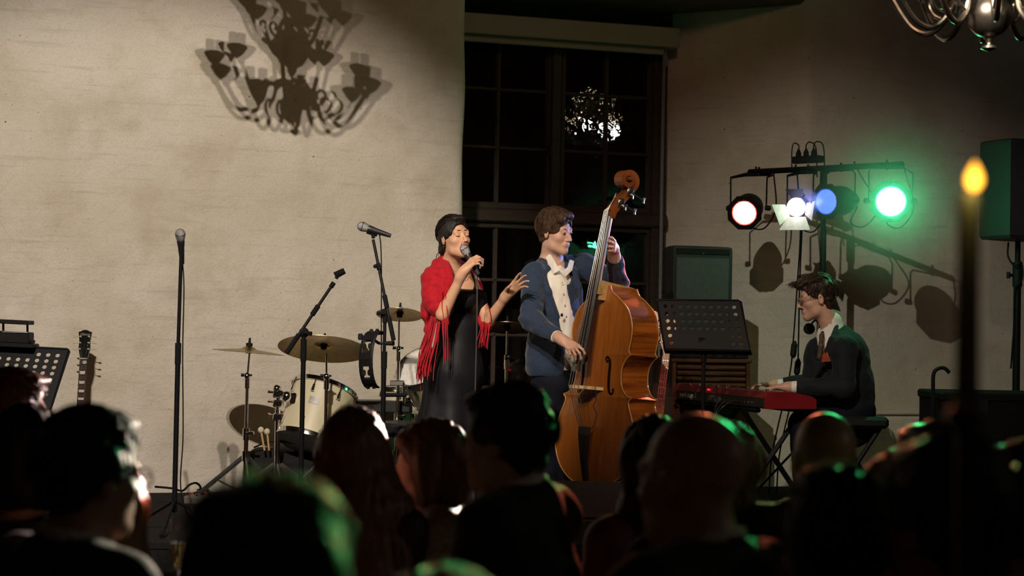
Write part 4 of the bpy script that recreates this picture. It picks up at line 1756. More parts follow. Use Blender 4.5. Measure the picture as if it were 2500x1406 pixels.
def grille_mat():
    if 'perforated_grille' in MATS:
        return MATS['perforated_grille']
    m = mat('perforated_grille', (0.050, 0.050, 0.053), 0.5, 0.1)
    nt = m.node_tree
    L = nt.links.new
    b = nt.nodes['Principled BSDF']
    tc = nt.nodes.new('ShaderNodeTexCoord')
    v = nt.nodes.new('ShaderNodeTexVoronoi')
    v.inputs['Scale'].default_value = 160
    v.inputs['Randomness'].default_value = 0.0
    L(tc.outputs['Object'], v.inputs['Vector'])
    bp = nt.nodes.new('ShaderNodeBump')
    bp.inputs['Distance'].default_value = 0.002
    L(v.outputs['Distance'], bp.inputs['Height'])
    L(bp.outputs[0], b.inputs['Normal'])
    return m


cs_ = P(1712, 868, 11.1) + Y * .2
Rs = np.array(Matrix.Rotation(R_(4), 3, 'Z')) @ Rl
speaker_box((cs_[0] - .005, cs_[1], zA + .056), Rs, (.405, .36, P(1712, 601, 11.15)[2] - zA - .056), 'dark grey speaker with steel grille standing upright behind the right music stand')
# speaker on a pole, far right
Rp = np.array(Matrix.Rotation(R_(118), 3, 'Z'))
cp = P(2485, 586, 10.9)
speaker_box(cp, Rp, (.36, .40, P(2440, 345, 10.9)[2] - cp[2]), 'black speaker raised on a pole at the far right edge', grille=False)
t = thing('speaker_stand', 'black pole stand carrying the raised speaker at far right', 'stand', (cp[0] - .03, cp[1], ZS))
b = MB()
xx, yy = cp[0] - .0, cp[1]
b.tube([(xx, yy, ZS + .1), (xx, yy, P(2470, 690, 10.9)[2])], .024, 12)
b.build('lower_pole', BLK, t, True)
b = MB()
b.tube([(xx, yy, P(2470, 690, 10.9)[2]), (xx, yy, cp[2] - .004)], .0175, 12)
b.build('upper_pole', BLK, t, True)
b = MB()
b.tube([(xx, yy, P(2470, 700, 10.9)[2]), (xx, yy, P(2470, 640, 10.9)[2])], .031, 12)
b.tube([(xx, yy, P(2470, 672, 10.9)[2]), (xx - .065, yy - .01, P(2470, 672, 10.9)[2])], [.009, .011], 8)
b.tube([(xx - .06, yy - .01, P(2470, 680, 10.9)[2]), (xx - .06, yy - .01, P(2470, 664, 10.9)[2])], .012, 8)
b.build('clamp', BLKP, t, True)
tripod(t, (xx, yy, ZS), .30, .3, 3, .9)
b = MB()
q = [P(2462, 592, 10.88), P(2461, 625, 10.86), P(2478, 650, 10.84), P(2493, 640, 10.84), P(2496, 680, 10.85), P(2478, 710, 10.86), P(2475, 800, 10.87), P(2468, 900, 10.87)]
b.tube(spline(q), .006, 6)
tag(b.build('speaker_cable', RUB, None, True, origin=q[-1]), 'black cable looping under the raised speaker at far right', 'cable')
# dark equipment trunks on the stage at far right
t = thing('equipment_trunk', 'big black equipment trunk on the stage below the raised speaker', 'case', tuple(P(2400, 1150, 10.4) * [1, 1, 0] + [0, 0, ZS]))
c = P(2420, 1060, 10.4)
zt2 = P(2420, 962, 9.95)[2]
TRK = mat('black_trunk_board', (0.006, 0.006, 0.006), 0.8, spec=0.15)
b = MB()
b.box((c[0] + .12, 10.24, (ZS + zt2) / 2), (1.05, .6, zt2 - ZS - .05), None, .008)
b.build('case', TRK, t)
b = MB()
b.box((c[0] + .12, 10.24, zt2 - .02), (1.07, .62, .05), None, .01)
b.build('lid', TRK, t)
for s in (-.3, .3):
    b = MB()
    b.box((c[0] + .12 + s, 9.93, zt2 - .07), (.06, .012, .08), None, .003)
    b.build('latch', mat('dull_black_iron', (0.02, 0.02, 0.02), .5, .6), t)
b = MB()
q = [P(2278, 965, 9.88), P(2279, 915, 9.88), P(2290, 900, 9.88), P(2306, 899, 9.88), P(2318, 910, 9.88)]
b.tube(spline(q), .011, 10)
um = thing('umbrella', 'black umbrella with a hooked handle leaning on the trunk at far right', 'umbrella', tuple(P(2278, 1100, 9.85) * [1, 1, 0] + [0, 0, ZS]))
b.build('hooked_handle', BLKP, um, True)
b = MB()
q0 = np.array([P(2278, 965, 9.8)[0], 9.8, ZS + .02])
b.tube([P(2278, 965, 9.88), (q0 + P(2278, 965, 9.88)) / 2, q0], [.011, .03, .006], 10)
b.build('furled_canopy', FELT, um, True)
b = MB()
c = P(2246, 1048, 11.3)
b.box((c[0], 11.3, ZS + .11), (.17, .2, .22), None, .006)
t = thing('junction_box', 'small grey box on the stage at the foot of the right wall', 'box', (c[0], 11.3, ZS))
b.build('case', mat('grey_box', (.20, .19, .17), .7), t)
b = MB()
b.box((c[0], 11.3, ZS + .226), (.18, .21, .012), None, .003)
b.build('lid', mat('grey_box', (0, 0, 0)), t)

# ------------------------------------------------------------------ red stage keyboard (seen from behind, long axis away from us)
kc = P(1870, 957, 9.95)                       # near rear top corner
ang = R_(69.5)
kx = nrm((-math.cos(ang), math.sin(ang), 0))  # along the rear, away from the camera
ky = nrm((math.sin(ang), math.cos(ang), 0))   # towards the player
Rk = np.stack([kx, ky, (0, 0, 1.0)], 1)
KL, KW, KH = 1.20, 0.335, 0.098
RED = mat('red_lacquer', (0.17, 0.005, 0.009), 0.45, var=(60, 0.06))
RED2 = RED
ztop = kc[2]
o = kc * [1, 1, 0] + [0, 0, ztop - KH]
t = thing('stage_keyboard', 'red and black stage keyboard on a stand, played by the man in glasses', 'keyboard', tuple(o + Rk @ np.array([KL / 2, KW / 2, 0])))


def kp(x, y, z):
    return o + Rk @ np.array([x, y, z])


def kbox(b, x0, x1, y0, y1, z0, z1, bev=0.003):
    return b.box(kp((x0 + x1) / 2, (y0 + y1) / 2, (z0 + z1) / 2), (x1 - x0, y1 - y0, z1 - z0), Rk, bev)


b = MB()
kbox(b, .02, KL - .02, .004, KW - .01, 0, .045)
b.build('bottom_case', mat('black_keyboard_case', (0.010, 0.010, 0.010), .5), t)
b = MB()
kbox(b, .02, KL - .02, 0.0, .02, .004, KH - .035)
b.build('rear_panel', mat('black_rear_panel', (0.008, 0.008, 0.009), .45), t)
b = MB()
V = [kp(.02, -.002, KH - .036), kp(KL - .02, -.002, KH - .036), kp(KL - .02, .012, KH), kp(.02, .012, KH), kp(KL - .02, .16, KH), kp(.02, .16, KH), kp(KL - .02, .16, .046), kp(.02, .16, .046), kp(.02, 0.02, .046), kp(KL - .02, .02, .046)]
b.add(V, [(0, 1, 2, 3), (3, 2, 4, 5), (5, 4, 6, 7), (0, 8, 9, 1), (8, 7, 6, 9), (0, 3, 5, 7, 8), (1, 9, 6, 4, 2)])
b.build('top_panel', RED, t)
for x0, x1 in ((0, .022), (KL - .022, KL)):
    b = MB()
    pr_ = [(0, 0), (KW, 0), (KW, .055), (KW - .03, .072), (.175, KH), (.012, KH), (0, KH - .03)]
    V = [kp(x0, y, z) for y, z in pr_] + [kp(x1, y, z) for y, z in pr_]
    n = len(pr_)
    b.add(V, [tuple(range(n)), tuple(range(n, 2 * n))[::-1]] + [(i, n + i, n + (i + 1) % n, (i + 1) % n) for i in range(n)])
    b.build('end_cheek', RED2, t)
WKEY = mat('white_key', (0.70, 0.68, 0.62), .3)
nk = 43
for i in range(nk):
    b = MB()
    w0 = (KL - .05) / nk
    kbox(b, .025 + i * w0 + .0006, .025 + (i + 1) * w0 - .0006, .162, KW - .012, .05, .072, .001)
    b.build('white_key', WKEY, t)
    if i % 7 in (0, 1, 3, 4, 5) and i < nk - 1:
        b = MB()
        kbox(b, .025 + (i + 1) * w0 - .006, .025 + (i + 1) * w0 + .006, .162, .26, .072, .083, .002)
        b.build('black_key', BLKP, t)
for i in range(26):
    b = MB()
    x = .08 + i * .041 + (.012 if i % 5 == 0 else 0)
    y = .05 + .03 * (i % 3)
    b.lathe(kp(x, y, KH), (0, 0, 1), [(0, .0075), (.013, .0065), (.014, .002)], 10)
    b.build('control_knob', mat('grey_knob', (.10, .10, .10), .4) if i % 4 else CHR, t, True)
lt = frameT(kp(KL - .195, -.0012, .036), -kx, (0, 0, 1))
WHT = mat('white_print', (.62, .62, .60), .6)
text_mesh('lettering', 'nord stage 3', .046, lt, WHT, t, .0004, sx=1.0)
for i, (x, z, w2, h2) in enumerate(((.70, .044, .05, .012), (.70, .028, .05, .012), (.62, .046, .09, .006), (.61, .036, .10, .008), (.61, .024, .10, .010), (.60, .012, .06, .006))):
    b = MB()
    kbox(b, x - w2 / 2, x + w2 / 2, -.0009, .001, z - h2 / 2, z + h2 / 2, 0)
    b.build('rear_label', mat('grey_label', (.16, .16, .155), .6), t)
for i in range(9):
    b = MB()
    b.lathe(kp(.50 - i * .042, -.001, .030), -ky, [(0, .006), (.004, .006), (.004, .003)], 10)
    b.build('socket', STEEL, t, True)
b = MB()
kbox(b, KL - .49, KL - .46, -.0035, .004, KH - .02, KH - .011, .001)
b.build('power_light', mat('red_led', (.4, 0, 0), .4, emit=((1.0, .02, .04), 1.6)), t)
# cables plugged in behind
for i, xk in enumerate((.46, .40, .34)):
    b = MB()
    p0 = kp(xk, -.002, .030)
    b.tube([p0, p0 - ky * .035], .0055, 8)
    q = [p0 - ky * .03, p0 - ky * .07 + [0, 0, -.015], p0 - ky * .09 + [-.02 * i, 0, -.10], p0 - ky * .06 + [-.01 * i, 0, -.35], np.array([p0[0] + .05 * i, p0[1] - .05, ZS + .012]), np.array([p0[0] + .25, p0[1] - .15 - .03 * i, ZS + .012])]
    b.tube(spline(q), .0034, 6)
    tag(b.build('jack_cable', mat('grey_cable', (.05, .05, .05), .5), None, True, origin=q[-1]), ('nearest', 'middle', 'farthest')[i] + ' of three thin cables plugged into the back of the red keyboard', 'cable')
# X stand
t = thing('keyboard_stand', 'black folding X stand under the red stage keyboard', 'stand', tuple(kp(KL / 2, KW / 2, 0) * [1, 1, 0] + [0, 0, ZS]))
zk = o[2]
for s in (.22, KL - .22):
    for a_, b_ in ((-.02, KW + .1), (KW + .02, -.1)):
        m = MB()
        p0, p1 = kp(s + (.02 if a_ < 0 else -.02), a_, 0), kp(s + (.02 if a_ < 0 else -.02), b_, 0)
        p0[2], p1[2] = zk - .018, ZS + .02
        m.tube([p0, p1], .017, 4, True)
        m.build('leg', BLK, t)
for y in (.02, KW - .03):
    m = MB()
    m.tube([kp(.12, y, -.014), kp(KL - .12, y, -.014)], .014, 8)
    m.build('rail', BLK, t, True)
# bench
bc = P(2105, 1020, 10.35)
t = thing('keyboard_bench', 'black padded folding bench the keyboard player sits on', 'bench', (bc[0] - .06, 10.35, ZS))
zs = P(2090, 1012, 10.35)[2]
m = MB()
m.box((bc[0] - .06, 10.38, zs - .035), (.34, .56, .07), None, .02)
m.build('seat_pad', mat('black_vinyl', (0, 0, 0)), t, False)
for y in (10.18, 10.58):
    for s in (-1, 1):
        m = MB()
        m.tube([(bc[0] - .06 - s * .13, y, zs - .07), (bc[0] - .06 + s * .20, y + .02 * s, ZS + .015)], .014, 6)
        m.build('leg', BLK, t)

# ------------------------------------------------------------------ lighting stand with four par cans
t = thing('lighting_stand', 'tall black lighting stand with a crossbar holding four coloured lamps', 'lighting stand', (P(2008, 700, 11.22)[0], 11.22, ZS))
b = MB()
pt, pb_ = P(2011, 418, 11.22), P(2008, 700, 11.22)
b.tube([(pb_[0], 11.22, ZS + .1), (pb_[0], 11.22, P(2008, 560, 11.22)[2])], .021, 12)
b.build('lower_pole', BLK, t, True)
b = MB()
b.tube([(pb_[0], 11.22, P(2008, 560, 11.22)[2]), pt], .017, 12)
b.tube([P(2010, 470, 11.22), pt + [0, 0, .02]], .024, 10)
b.build('upper_pole', BLK, t, True)
b = MB()
b.tube([BAR_L, BAR_R], .019, 4, True)
b.build('crossbar', BLK, t)
tripod(t, (pb_[0], 11.22, ZS), .5, .5, 3, .5)
bd_ = nrm(BAR_R - BAR_L)
for f in (.05, .32, .70, .90):
    b = MB()
    q = BAR_L + (BAR_R - BAR_L) * f
    b.tube([q + [0, 0, .012], q + [0, 0, .034]], .007, 8)
    b.build('clamp_bolt', BLK, t, True)


def lens_mat(name, col, st, edge):
    m = bpy.data.materials.new(name)
    m.use_nodes = True
    nt = m.node_tree
    L = nt.links.new
    b = nt.nodes['Principled BSDF']
    b.inputs['Base Color'].default_value = (*edge, 1)
    b.inputs['Roughness'].default_value = .25
    n = nt.nodes.new('ShaderNodeTexNoise')
    n.inputs['Scale'].default_value = 30
    tc = nt.nodes.new('ShaderNodeTexCoord')
    L(tc.outputs['Object'], n.inputs['Vector'])
    mx = nt.nodes.new('ShaderNodeMix')
    mx.data_type = 'RGBA'
    mx.inputs['A'].default_value = (*col, 1)
    mx.inputs['B'].default_value = (*[c * .8 for c in col], 1)
    L(n.outputs['Fac'], mx.inputs['Factor'])
    L(mx.outputs['Result'], b.inputs['Emission Color'])
    b.inputs['Emission Strength'].default_value = st
    return m


def par(key, label, octo, length, body=BLK, strength=3.0, col=(1, 1, 1), edge=(.5, .5, .5), back=None):
    c, a, r = CANS[key]
    t = thing('par_can', label, 'stage light', tuple(c))
    ua, ub, _ = basis(a)
    up = ub if abs(ub[2]) > abs(ua[2]) else ua
    up = up * np.sign(up[2])
    sx = nrm(np.cross(up, a))
    b = MB()
    R1, R2 = r * 1.15, r * .85
    b.lathe(c, -a, [(-.010, r * 1.02), (.0, R1 * 1.02), (.05, R1), (length * .55, R1 * .98), (length * .62, R1 * .93), (length * .8, R2), (length * .97, R2 * .7), (length, R2 * .3)], 28)
    b.build('housing', body, t, True)
    if octo:
        b = MB()
        Ro = r * 1.42
        pts = [(math.cos(R_(22.5 + 45 * k)), math.sin(R_(22.5 + 45 * k))) for k in range(8)]
        n = 8
        V = []
        for rr, hh in ((Ro, .0), (Ro, .014), (r * 1.0, .014), (r * 1.0, .0)):
            V += [c + a * hh + (sx * x + up * y) * rr for x, y in pts]
        F = []
        for q in range(4):
            for k in range(n):
                F.append((q * n + k, q * n + (k + 1) % n, ((q + 1) % 4) * n + (k + 1) % n, ((q + 1) % 4) * n + k))
        b.add(V, F)
        b.build('gel_frame', body, t)
        for q in (0, 2, 4, 6):
            b = MB()
            e = sx * math.cos(q * math.pi / 4) + up * math.sin(q * math.pi / 4)
            b.box(c + e * r * 1.2 + a * .018, (.016, .016, .012), np.stack([sx, up, a], 1), .002)
            b.build('frame_clip', body, t)
    b = MB()
    prof = [(.006 + .010 * math.cos(q * math.pi / 2 / 6), r * .995 * math.sin(q * math.pi / 2 / 6)) for q in range(7)]
    b.lathe(c, a, [(.0, r * .995)] + prof[::-1], 28)
    ln = b.build('lens', lens_mat('lens_' + key, col, strength, edge), t, True)
    b = MB()
    b.torus(c + a * .010, a, r * .95, r * .055, 36, 8)
    rc_ = {'red': (1.0, .10, .06), 'blue': (.04, .12, 1.0), 'green': (.05, 1.0, .3), 'white': (1, .9, .85)}[key]
    b.build('lens_rim', lens_mat('rim_' + key, rc_, {'red': 1.6, 'blue': .7, 'green': 2.0, 'white': .6}[key], edge), t, True)
    # yoke up to the bar
    hang = BAR_L + bd_ * ((c - a * length * .5 - BAR_L) @ bd_)
    piv = c - a * length * .45
    w2 = R1 + .022
    xx = bd_ if key != 'white' else bd_
    top = np.array([hang[0], hang[1], 0]) * [1, 1, 0] + [0, 0, BAR_L[2] + (BAR_R[2] - BAR_L[2]) * ((hang - BAR_L) @ bd_) / np.linalg.norm(BAR_R - BAR_L) - .02]
    b = MB()
    p = [piv + sx * w2, piv * [1, 1, 0] + sx * w2 * 1.02 + [0, 0, top[2] - .03], top + sx * (w2 - .03), top - sx * (w2 - .03), piv * [1, 1, 0] - sx * w2 * 1.02 + [0, 0, top[2] - .03], piv - sx * w2]
    b.tube(p, .011, 4, True, (1.4, .5))
    b.build('yoke', body if body is not None else BLK, t)
    for s in (-1, 1):
        b = MB()
        b.lathe(piv + sx * s * (w2 - .008), sx * s, [(0, .014), (.02, .018), (.036, .017), (.04, .005)], 10)
        b.build('yoke_knob', BLKP, t, True)
    b = MB()
    b.tube([top + [0, 0, -.01], top + [0, 0, .05]], .008, 8)
    b.build('hook_bolt', BLK, t, True)
    b = MB()
    e0 = c - a * length
    q = [e0, e0 - a * .04 + [0, 0, -.05], e0 + [-.02, -.02, -.15], e0 + [.08, .02, -.17], e0 * [1, 1, 0] * 1.0 + [.16, .03, top[2] - .22], top + bd_ * .12 + [0, 0, .01]]
    b.tube(spline(q), .005, 6)
    b.build('power_lead', RUB, t, True)
    return t, up, sx


par('red', 'octagonal black stage lamp glowing red, leftmost on the crossbar', True, .30, BLK, 5.0, (1.0, .42, .34), (.5, .05, .04))
tw, up, sx = par('white', 'small stage lamp with white barn door flaps glowing white', False, .17, BLK, 5.0, (1.0, .98, .95), (.5, .5, .5))
par('blue', 'black stage lamp with a blue lens beside the stand pole', True, .30, BLK, 1.0, (.16, .33, 1.0), (.05, .1, .5))
par('green', 'stage lamp glowing bright green, rightmost on the crossbar', True, .30, BLK, 16.0, (.35, 1.0, .55), (.05, .4, .15))
c, a, r = CANS['white']
FLAP = mat('white_barn_door', (.72, .70, .68), .5)
for i, (ang_, wd, ln) in enumerate(((90, .07, .07), (200, .085, .085), (270, .12, .10), (350, .075, .075))):
    e = sx * math.cos(R_(ang_)) + up * math.sin(R_(ang_))
    f = nrm(np.cross(a, e))
    p0 = c + a * .02 + e * r * 1.15
    p1 = p0 + nrm(e * .8 + a * .6) * ln
    V = [p0 - f * wd * .5, p0 + f * wd * .5, p1 + f * wd * .85, p1 - f * wd * .85]
    nn = nrm(np.cross(V[1] - V[0], V[3] - V[0])) * .0012
    b = MB()
    b.add([v - nn for v in V] + [v + nn for v in V], [(0, 1, 2, 3), (7, 6, 5, 4), (0, 4, 5, 1), (1, 5, 6, 2), (2, 6, 7, 3), (3, 7, 4, 0)])
    b.build('barn_door', FLAP if i else BLK, tw)
b = MB()
b.torus(c + a * .016, a, r * 1.12, .006)
b.build('bezel', CHR, tw, True)
b = MB()
b.ball(c - a * .05 + [0.02, 0, .07], .02, 10)
b.build('hinge_knob', CHR, tw, True)
# power strip with plugs on the bar
q = BAR_L + (BAR_R - BAR_L) * .40 + [0, 0, .062]
t = thing('power_strip', 'black power strip with plugs sitting on top of the lamp crossbar', 'power strip', tuple(q))
Rb = np.stack([bd_, nrm(np.cross((0, 0, 1), bd_)), nrm(np.cross(bd_, np.cross((0, 0, 1), bd_)))], 1)
b = MB()
b.box(q, (.22, .06, .046), Rb, .006)
b.build('case', BLKP, t)
for i, x in enumerate((-.075, -.015, .045)):
    p = q + bd_ * x + [0, 0, .03]
    b = MB()
    b.lathe(p, (0, 0, 1), [(-.006, .019), (.02, .017), (.036, .009), (.045, .006)], 10)
    pl = b.build('plug', RUB, t, True)
    b = MB()
    b.tube(spline([p + [0, 0, .04], p + [0, 0, .068], p + bd_ * (-.035 if i == 0 else .03) + [0, 0, .085], p + bd_ * (-.055 if i == 0 else .075) + [0, -.01, .04], p + bd_ * (-.055 if i == 0 else .085) + [0, -.02, -.10 - .05 * i]]), .0042, 6)
    b.build('plug_cord', RUB, pl, True)
# hanging leads with inline connectors
for (pts, lb, bx) in (([(1946, 420), (1954, 560), (1946, 700), (1936, 840), (1926, 925)], 'black power lead with inline dimmer box hanging before the right wall', (1936, 852)), ([(1958, 560), (1952, 700), (1949, 850), (1944, 925)], 'second dangling lead with a dark connector, just right of the dimmer box', (1945, 895))):
    b = MB()
    dd_ = 11.35 if bx[0] == 1936 else 11.5
    q = [P(x, y, dd_) for x, y in pts]
    t = thing('power_lead', lb, 'cable', tuple(q[-1]))
    q = q + [np.array([q[-1][0] - .1, dd_, ZS + .3]), np.array([q[-1][0] - .12, dd_, ZS + .012])]
    b.tube(spline(q), .0055, 6)
    b.build('cord', RUB, t, True)
    b = MB()
    c = P(bx[0], bx[1], dd_ - .005)
    b.lathe(c - [0, 0, .06], (0.1, 0, 1), [(0, .008), (.02, .021), (.09, .021), (.115, .008)], 8)
    b.build('inline_box', BLKP, t)
# floor monitor wedge before the double bass
c = P(1435, 1210, 9.0)
t = thing('monitor_wedge', 'dark grey floor monitor wedge on the stage front below the double bass', 'speaker', (c[0], 8.95, ZS))
m = MB()
m.prism([(-.2, 0), (.2, 0), (.2, .12), (.02, .30), (-.16, .24)], (c[0] + .28, 8.85, ZS + .002), (0, -1, 0), (0, 0, 1), .5)
m.build('cabinet', mat('grey_wedge', (.045, .045, .045), .7), t)
m = MB()
m.box((c[0] + .28 - .25, 8.85 - .11, ZS + .222), (.40, .24, .01), np.array(Matrix.Rotation(R_(45), 3, 'X')), .003)
m.build('steel_grille', grille_mat(), t)
# amplifier and dark cymbal in the window niche
t = thing('bass_amplifier', 'dark bass amplifier with grille cloth behind the bass player', 'amplifier', tuple(P(1310, 1100, 11.2) * [1, 1, 0] + [0, 0, ZS]))
c = P(1305, 1100, 11.2)
m = MB()
m.box((c[0], c[1], ZS + .30), (.42, .34, .60), Rl, .015)
m.build('cabinet', BLKP, t)
m = MB()
m.box(np.array([c[0], c[1], ZS + .26]) - Y * .172, (.38, .01, .46), Rl, .003)
m.build('grille_cloth', grille_mat(), t)
m = MB()
m.box(np.array([c[0], c[1], ZS + .545]) - Y * .172, (.38, .01, .07), Rl, .003)
m.build('control_panel', STEEL, t)
cymbal(P(1238, 800, 11.0), (0.02, 0.25, 1), 0.16, 'dark cymbal half lost in shadow between the singer and the bass player')
cc = P(1238, 810, 11.0)
drum_stand(P(1238, 808, 11.0), np.array([cc[0], 11.01, ZS]), 'stand under the dark cymbal before the window', None, 1.0)
# ------------------------------------------------------------------ double bass
VARN = mat('amber_varnished_spruce', (0.31, 0.092, 0.011), 0.34, var=(5, 0.22, (0.23, 0.064, 0.008)), stretch=(10, 10, 0.8), coat=0.35)
FLAME = mat('flamed_maple_rib', (0.40, 0.112, 0.014), 0.28, var=(3.2, 0.5, (0.13, 0.030, 0.005)), stretch=(1.0, 1.0, 16), coat=0.5)
EBONY = mat('ebony', (0.012, 0.010, 0.009), 0.35)
BO = P(1441, 1186, 9.55)
bz0 = nrm((-0.79, -0.61, 0))
bx = np.array([0.61, -0.79, 0])
lean = 0.075
by = nrm(np.array([0, 0, 1.0]) - bz0 * lean)
bzv = nrm(np.cross(bx, by))
TB = frameT(BO, bx, by, bzv)


def bp(x, y, z):
    return TB[:3, :3] @ np.array([x, y, z]) + TB[:3, 3]


bass = thing('double_bass', 'amber varnished double bass held upright by the man in the blue jacket', 'double bass', tuple(np.array([bp(0, -.1, -.1)[0], bp(0, -.1, -.1)[1], ZS])))
seg = [[(0, 0), (.10, .006), (.19, .035), (.27, .10), (.318, .19), (.325, .28), (.305, .37), (.272, .44), (.262, .475), (.283, .498)],
       [(.283, .498), (.235, .515), (.198, .56), (.186, .62), (.195, .675), (.225, .715), (.253, .733)],
       [(.253, .733), (.235, .755), (.243, .80), (.250, .86), (.238, .92), (.20, .985), (.13, 1.04), (.07, 1.075), (.05, 1.10), (.045, 1.115)]]
half = []
for sg in seg:
    p = [q[:2] for q in spline([np.array([a, b, 0]) for a, b in sg], 6)]
    half += p if not half else p[1:]
half = np.array(half)
half[:, 0] = np.maximum(half[:, 0], 0.0)


def plate(name, z0, arch, sgn, m, grow_=0.006, t_=0.005):
    n, K = len(half), 13
    V = []
    for (w_, y) in half:
        f = math.sin(math.pi * min(max(y / 1.115, 0.0), 1.0)) ** 0.6
        for k in range(K):
            u = -1 + 2 * k / (K - 1)
            ww = w_ + grow_ * (w_ > .01)
            V.append((u * ww, y - grow_ * (1 if y < .02 else 0), z0 + sgn * (arch * f * (1 - u * u) ** 1.3)))
    F = [(i * K + k, i * K + k + 1, (i + 1) * K + k + 1, (i + 1) * K + k) for i in range(n - 1) for k in range(K - 1)]
    # turned edge
    o = len(V)
    V += [(x, y, z0 - sgn * t_) for (x, y, z) in V]
    F += [tuple(i + o for i in f[::-1]) for f in F]
    for k in (0, K - 1):
        F += [(i * K + k, (i + 1) * K + k, o + (i + 1) * K + k, o + i * K + k) for i in range(n - 1)]
    b = MB(TB)
    b.add(V, F)
    return b.build(name, m, bass, True)


RD = 0.195
plate('front_plate', 0.0, 0.030, 1, VARN)
plate('back_plate', -RD, 0.014, -1, FLAME)
for s in (-1, 1):
    b = MB(TB)
    V = [(s * w_, y, -0.002) for w_, y in half] + [(s * w_, y, -RD + .002) for w_, y in half]
    n = len(half)
    b.add(V, [(i, i + 1, n + i + 1, n + i) for i in range(n - 1)])
    b.build('rib', FLAME, bass, True)
for s in (-1, 1):
    b = MB(TB)
    b.tube([(s * (w_ + .006), y, .002) for w_, y in half[2:]], .0038, 6)
    b.build('edge_binding', mat('worn_golden_edge', (0.45, 0.22, 0.06), .35, coat=.3), bass, True)
    b = MB(TB)
    b.tube([(s * (w_ + .005), y, -RD) for w_, y in half[2:]], .004, 6)
    b.build('edge_binding', mat('worn_golden_edge', (0, 0, 0)), bass, True)


def arch_z(x, y):
    i = np.searchsorted(half[:, 1], y)
    w_ = half[min(i, len(half) - 1), 0] + .006
    return 0.030 * math.sin(math.pi * y / 1.115) ** .6 * max(0, 1 - (x / w_) ** 2) ** 1.3


for s in (-1, 1):
    b = MB(TB)
    pts = [(.090, .690), (.080, .705), (.092, .716), (.108, .700), (.112, .67), (.110, .62), (.112, .57), (.120, .53), (.138, .512), (.150, .528), (.142, .542)]
    pp = spline([np.array([s * x, y, 0]) for x, y in pts], 5)
    pp = [np.array([p[0], p[1], arch_z(p[0], p[1]) - .0015]) for p in pp]
    rs = [.0035 + .0055 * math.sin(math.pi * i / (len(pp) - 1)) for i in range(len(pp))]
    b.tube(pp, rs, 8, True)
    for x, y in ((.090, .692), (.143, .537)):
        b.ball((s * x, y, arch_z(x, y) - .003), (.011, .011, .005), 10)
    b.build('f_hole_inlay', mat('sound_hole_shade', (0.010, 0.006, 0.004), .9, spec=0), bass, True)  # dark inlay laid on the plate, coloured as the opening's shade
# neck, heel, fingerboard
b = MB(TB)
YN = 1.53
ys = np.linspace(1.06, YN, 8)
V, F = [], []
zs_ = lambda y: .012 + (YN - y) * .155          # underside of the fingerboard
K = 9
for y in ys:
    w_ = .021 + (YN - y) * .028
    dep = .030 + (max(0, 1.14 - y) / .08) ** 1.5 * .05
    for k in range(K):
        a = math.pi * k / (K - 1)
        V.append((-w_ * math.cos(a), y, zs_(y) - dep * math.sin(a)))
F = [(i * K + k, i * K + k + 1, (i + 1) * K + k + 1, (i + 1) * K + k) for i in range(7) for k in range(K - 1)]
b.add(V, F)
b.build('neck', mat('pale_worn_maple', (0.46, 0.27, 0.10), .4, coat=.2), bass, True)
b = MB(TB)
b.prism([(1.03, .055), (1.10, .07), (1.14, .05), (1.135, .0), (1.12, -RD), (1.105, -RD), (1.10, -.02), (1.03, -.0)], (-.026, 0, 0), (0, 1, 0), (0, 0, 1), .052)
b.build('neck_heel', mat('pale_worn_maple', (0, 0, 0)), bass, False)
b = MB(TB)
V = []
ys = np.linspace(.665, YN, 10)
for y in ys:
    w_ = .021 + (YN - y) * .026
    for k in range(7):
        u = -1 + 2 * k / 6
        V.append((u * w_, y, zs_(y) + .004 + .013 * (1 - u * u)))
    V.append((w_, y, zs_(y)))
    V.append((-w_, y, zs_(y)))
F = [(i * 9 + k, i * 9 + (k + 1) % 9, (i + 1) * 9 + (k + 1) % 9, (i + 1) * 9 + k) for i in range(9) for k in range(9)]
F += [tuple(range(9))[::-1], tuple(81 + k for k in range(9))]
b.add(V, F)
b.build('fingerboard', EBONY, bass, False)
b = MB(TB)
b.box((0, YN + .004, zs_(YN) + .012), (.044, .008, .018), None, .002)
b.build('nut', EBONY, bass)
# bridge
ZB = .178
b = MB(TB)
o2 = [(-.078, .012), (-.045, .012), (-.038, .045), (-.012, .055), (0, .035), (.012, .055), (.038, .045), (.045, .012), (.078, .012), (.080, .03), (.060, .06), (.072, .085), (.070, .105), (.052, .115), (.058, .15), (.045, ZB - .012), (.0, ZB), (-.045, ZB - .012), (-.058, .15), (-.052, .115), (-.070, .105), (-.072, .085), (-.060, .06), (-.080, .03)]
b.prism(o2, (0, .548, 0), (1, 0, 0), (0, 0, 1), .018)
b.build('bridge', mat('pale_maple_bridge', (0.58, 0.42, 0.22), .5), bass)
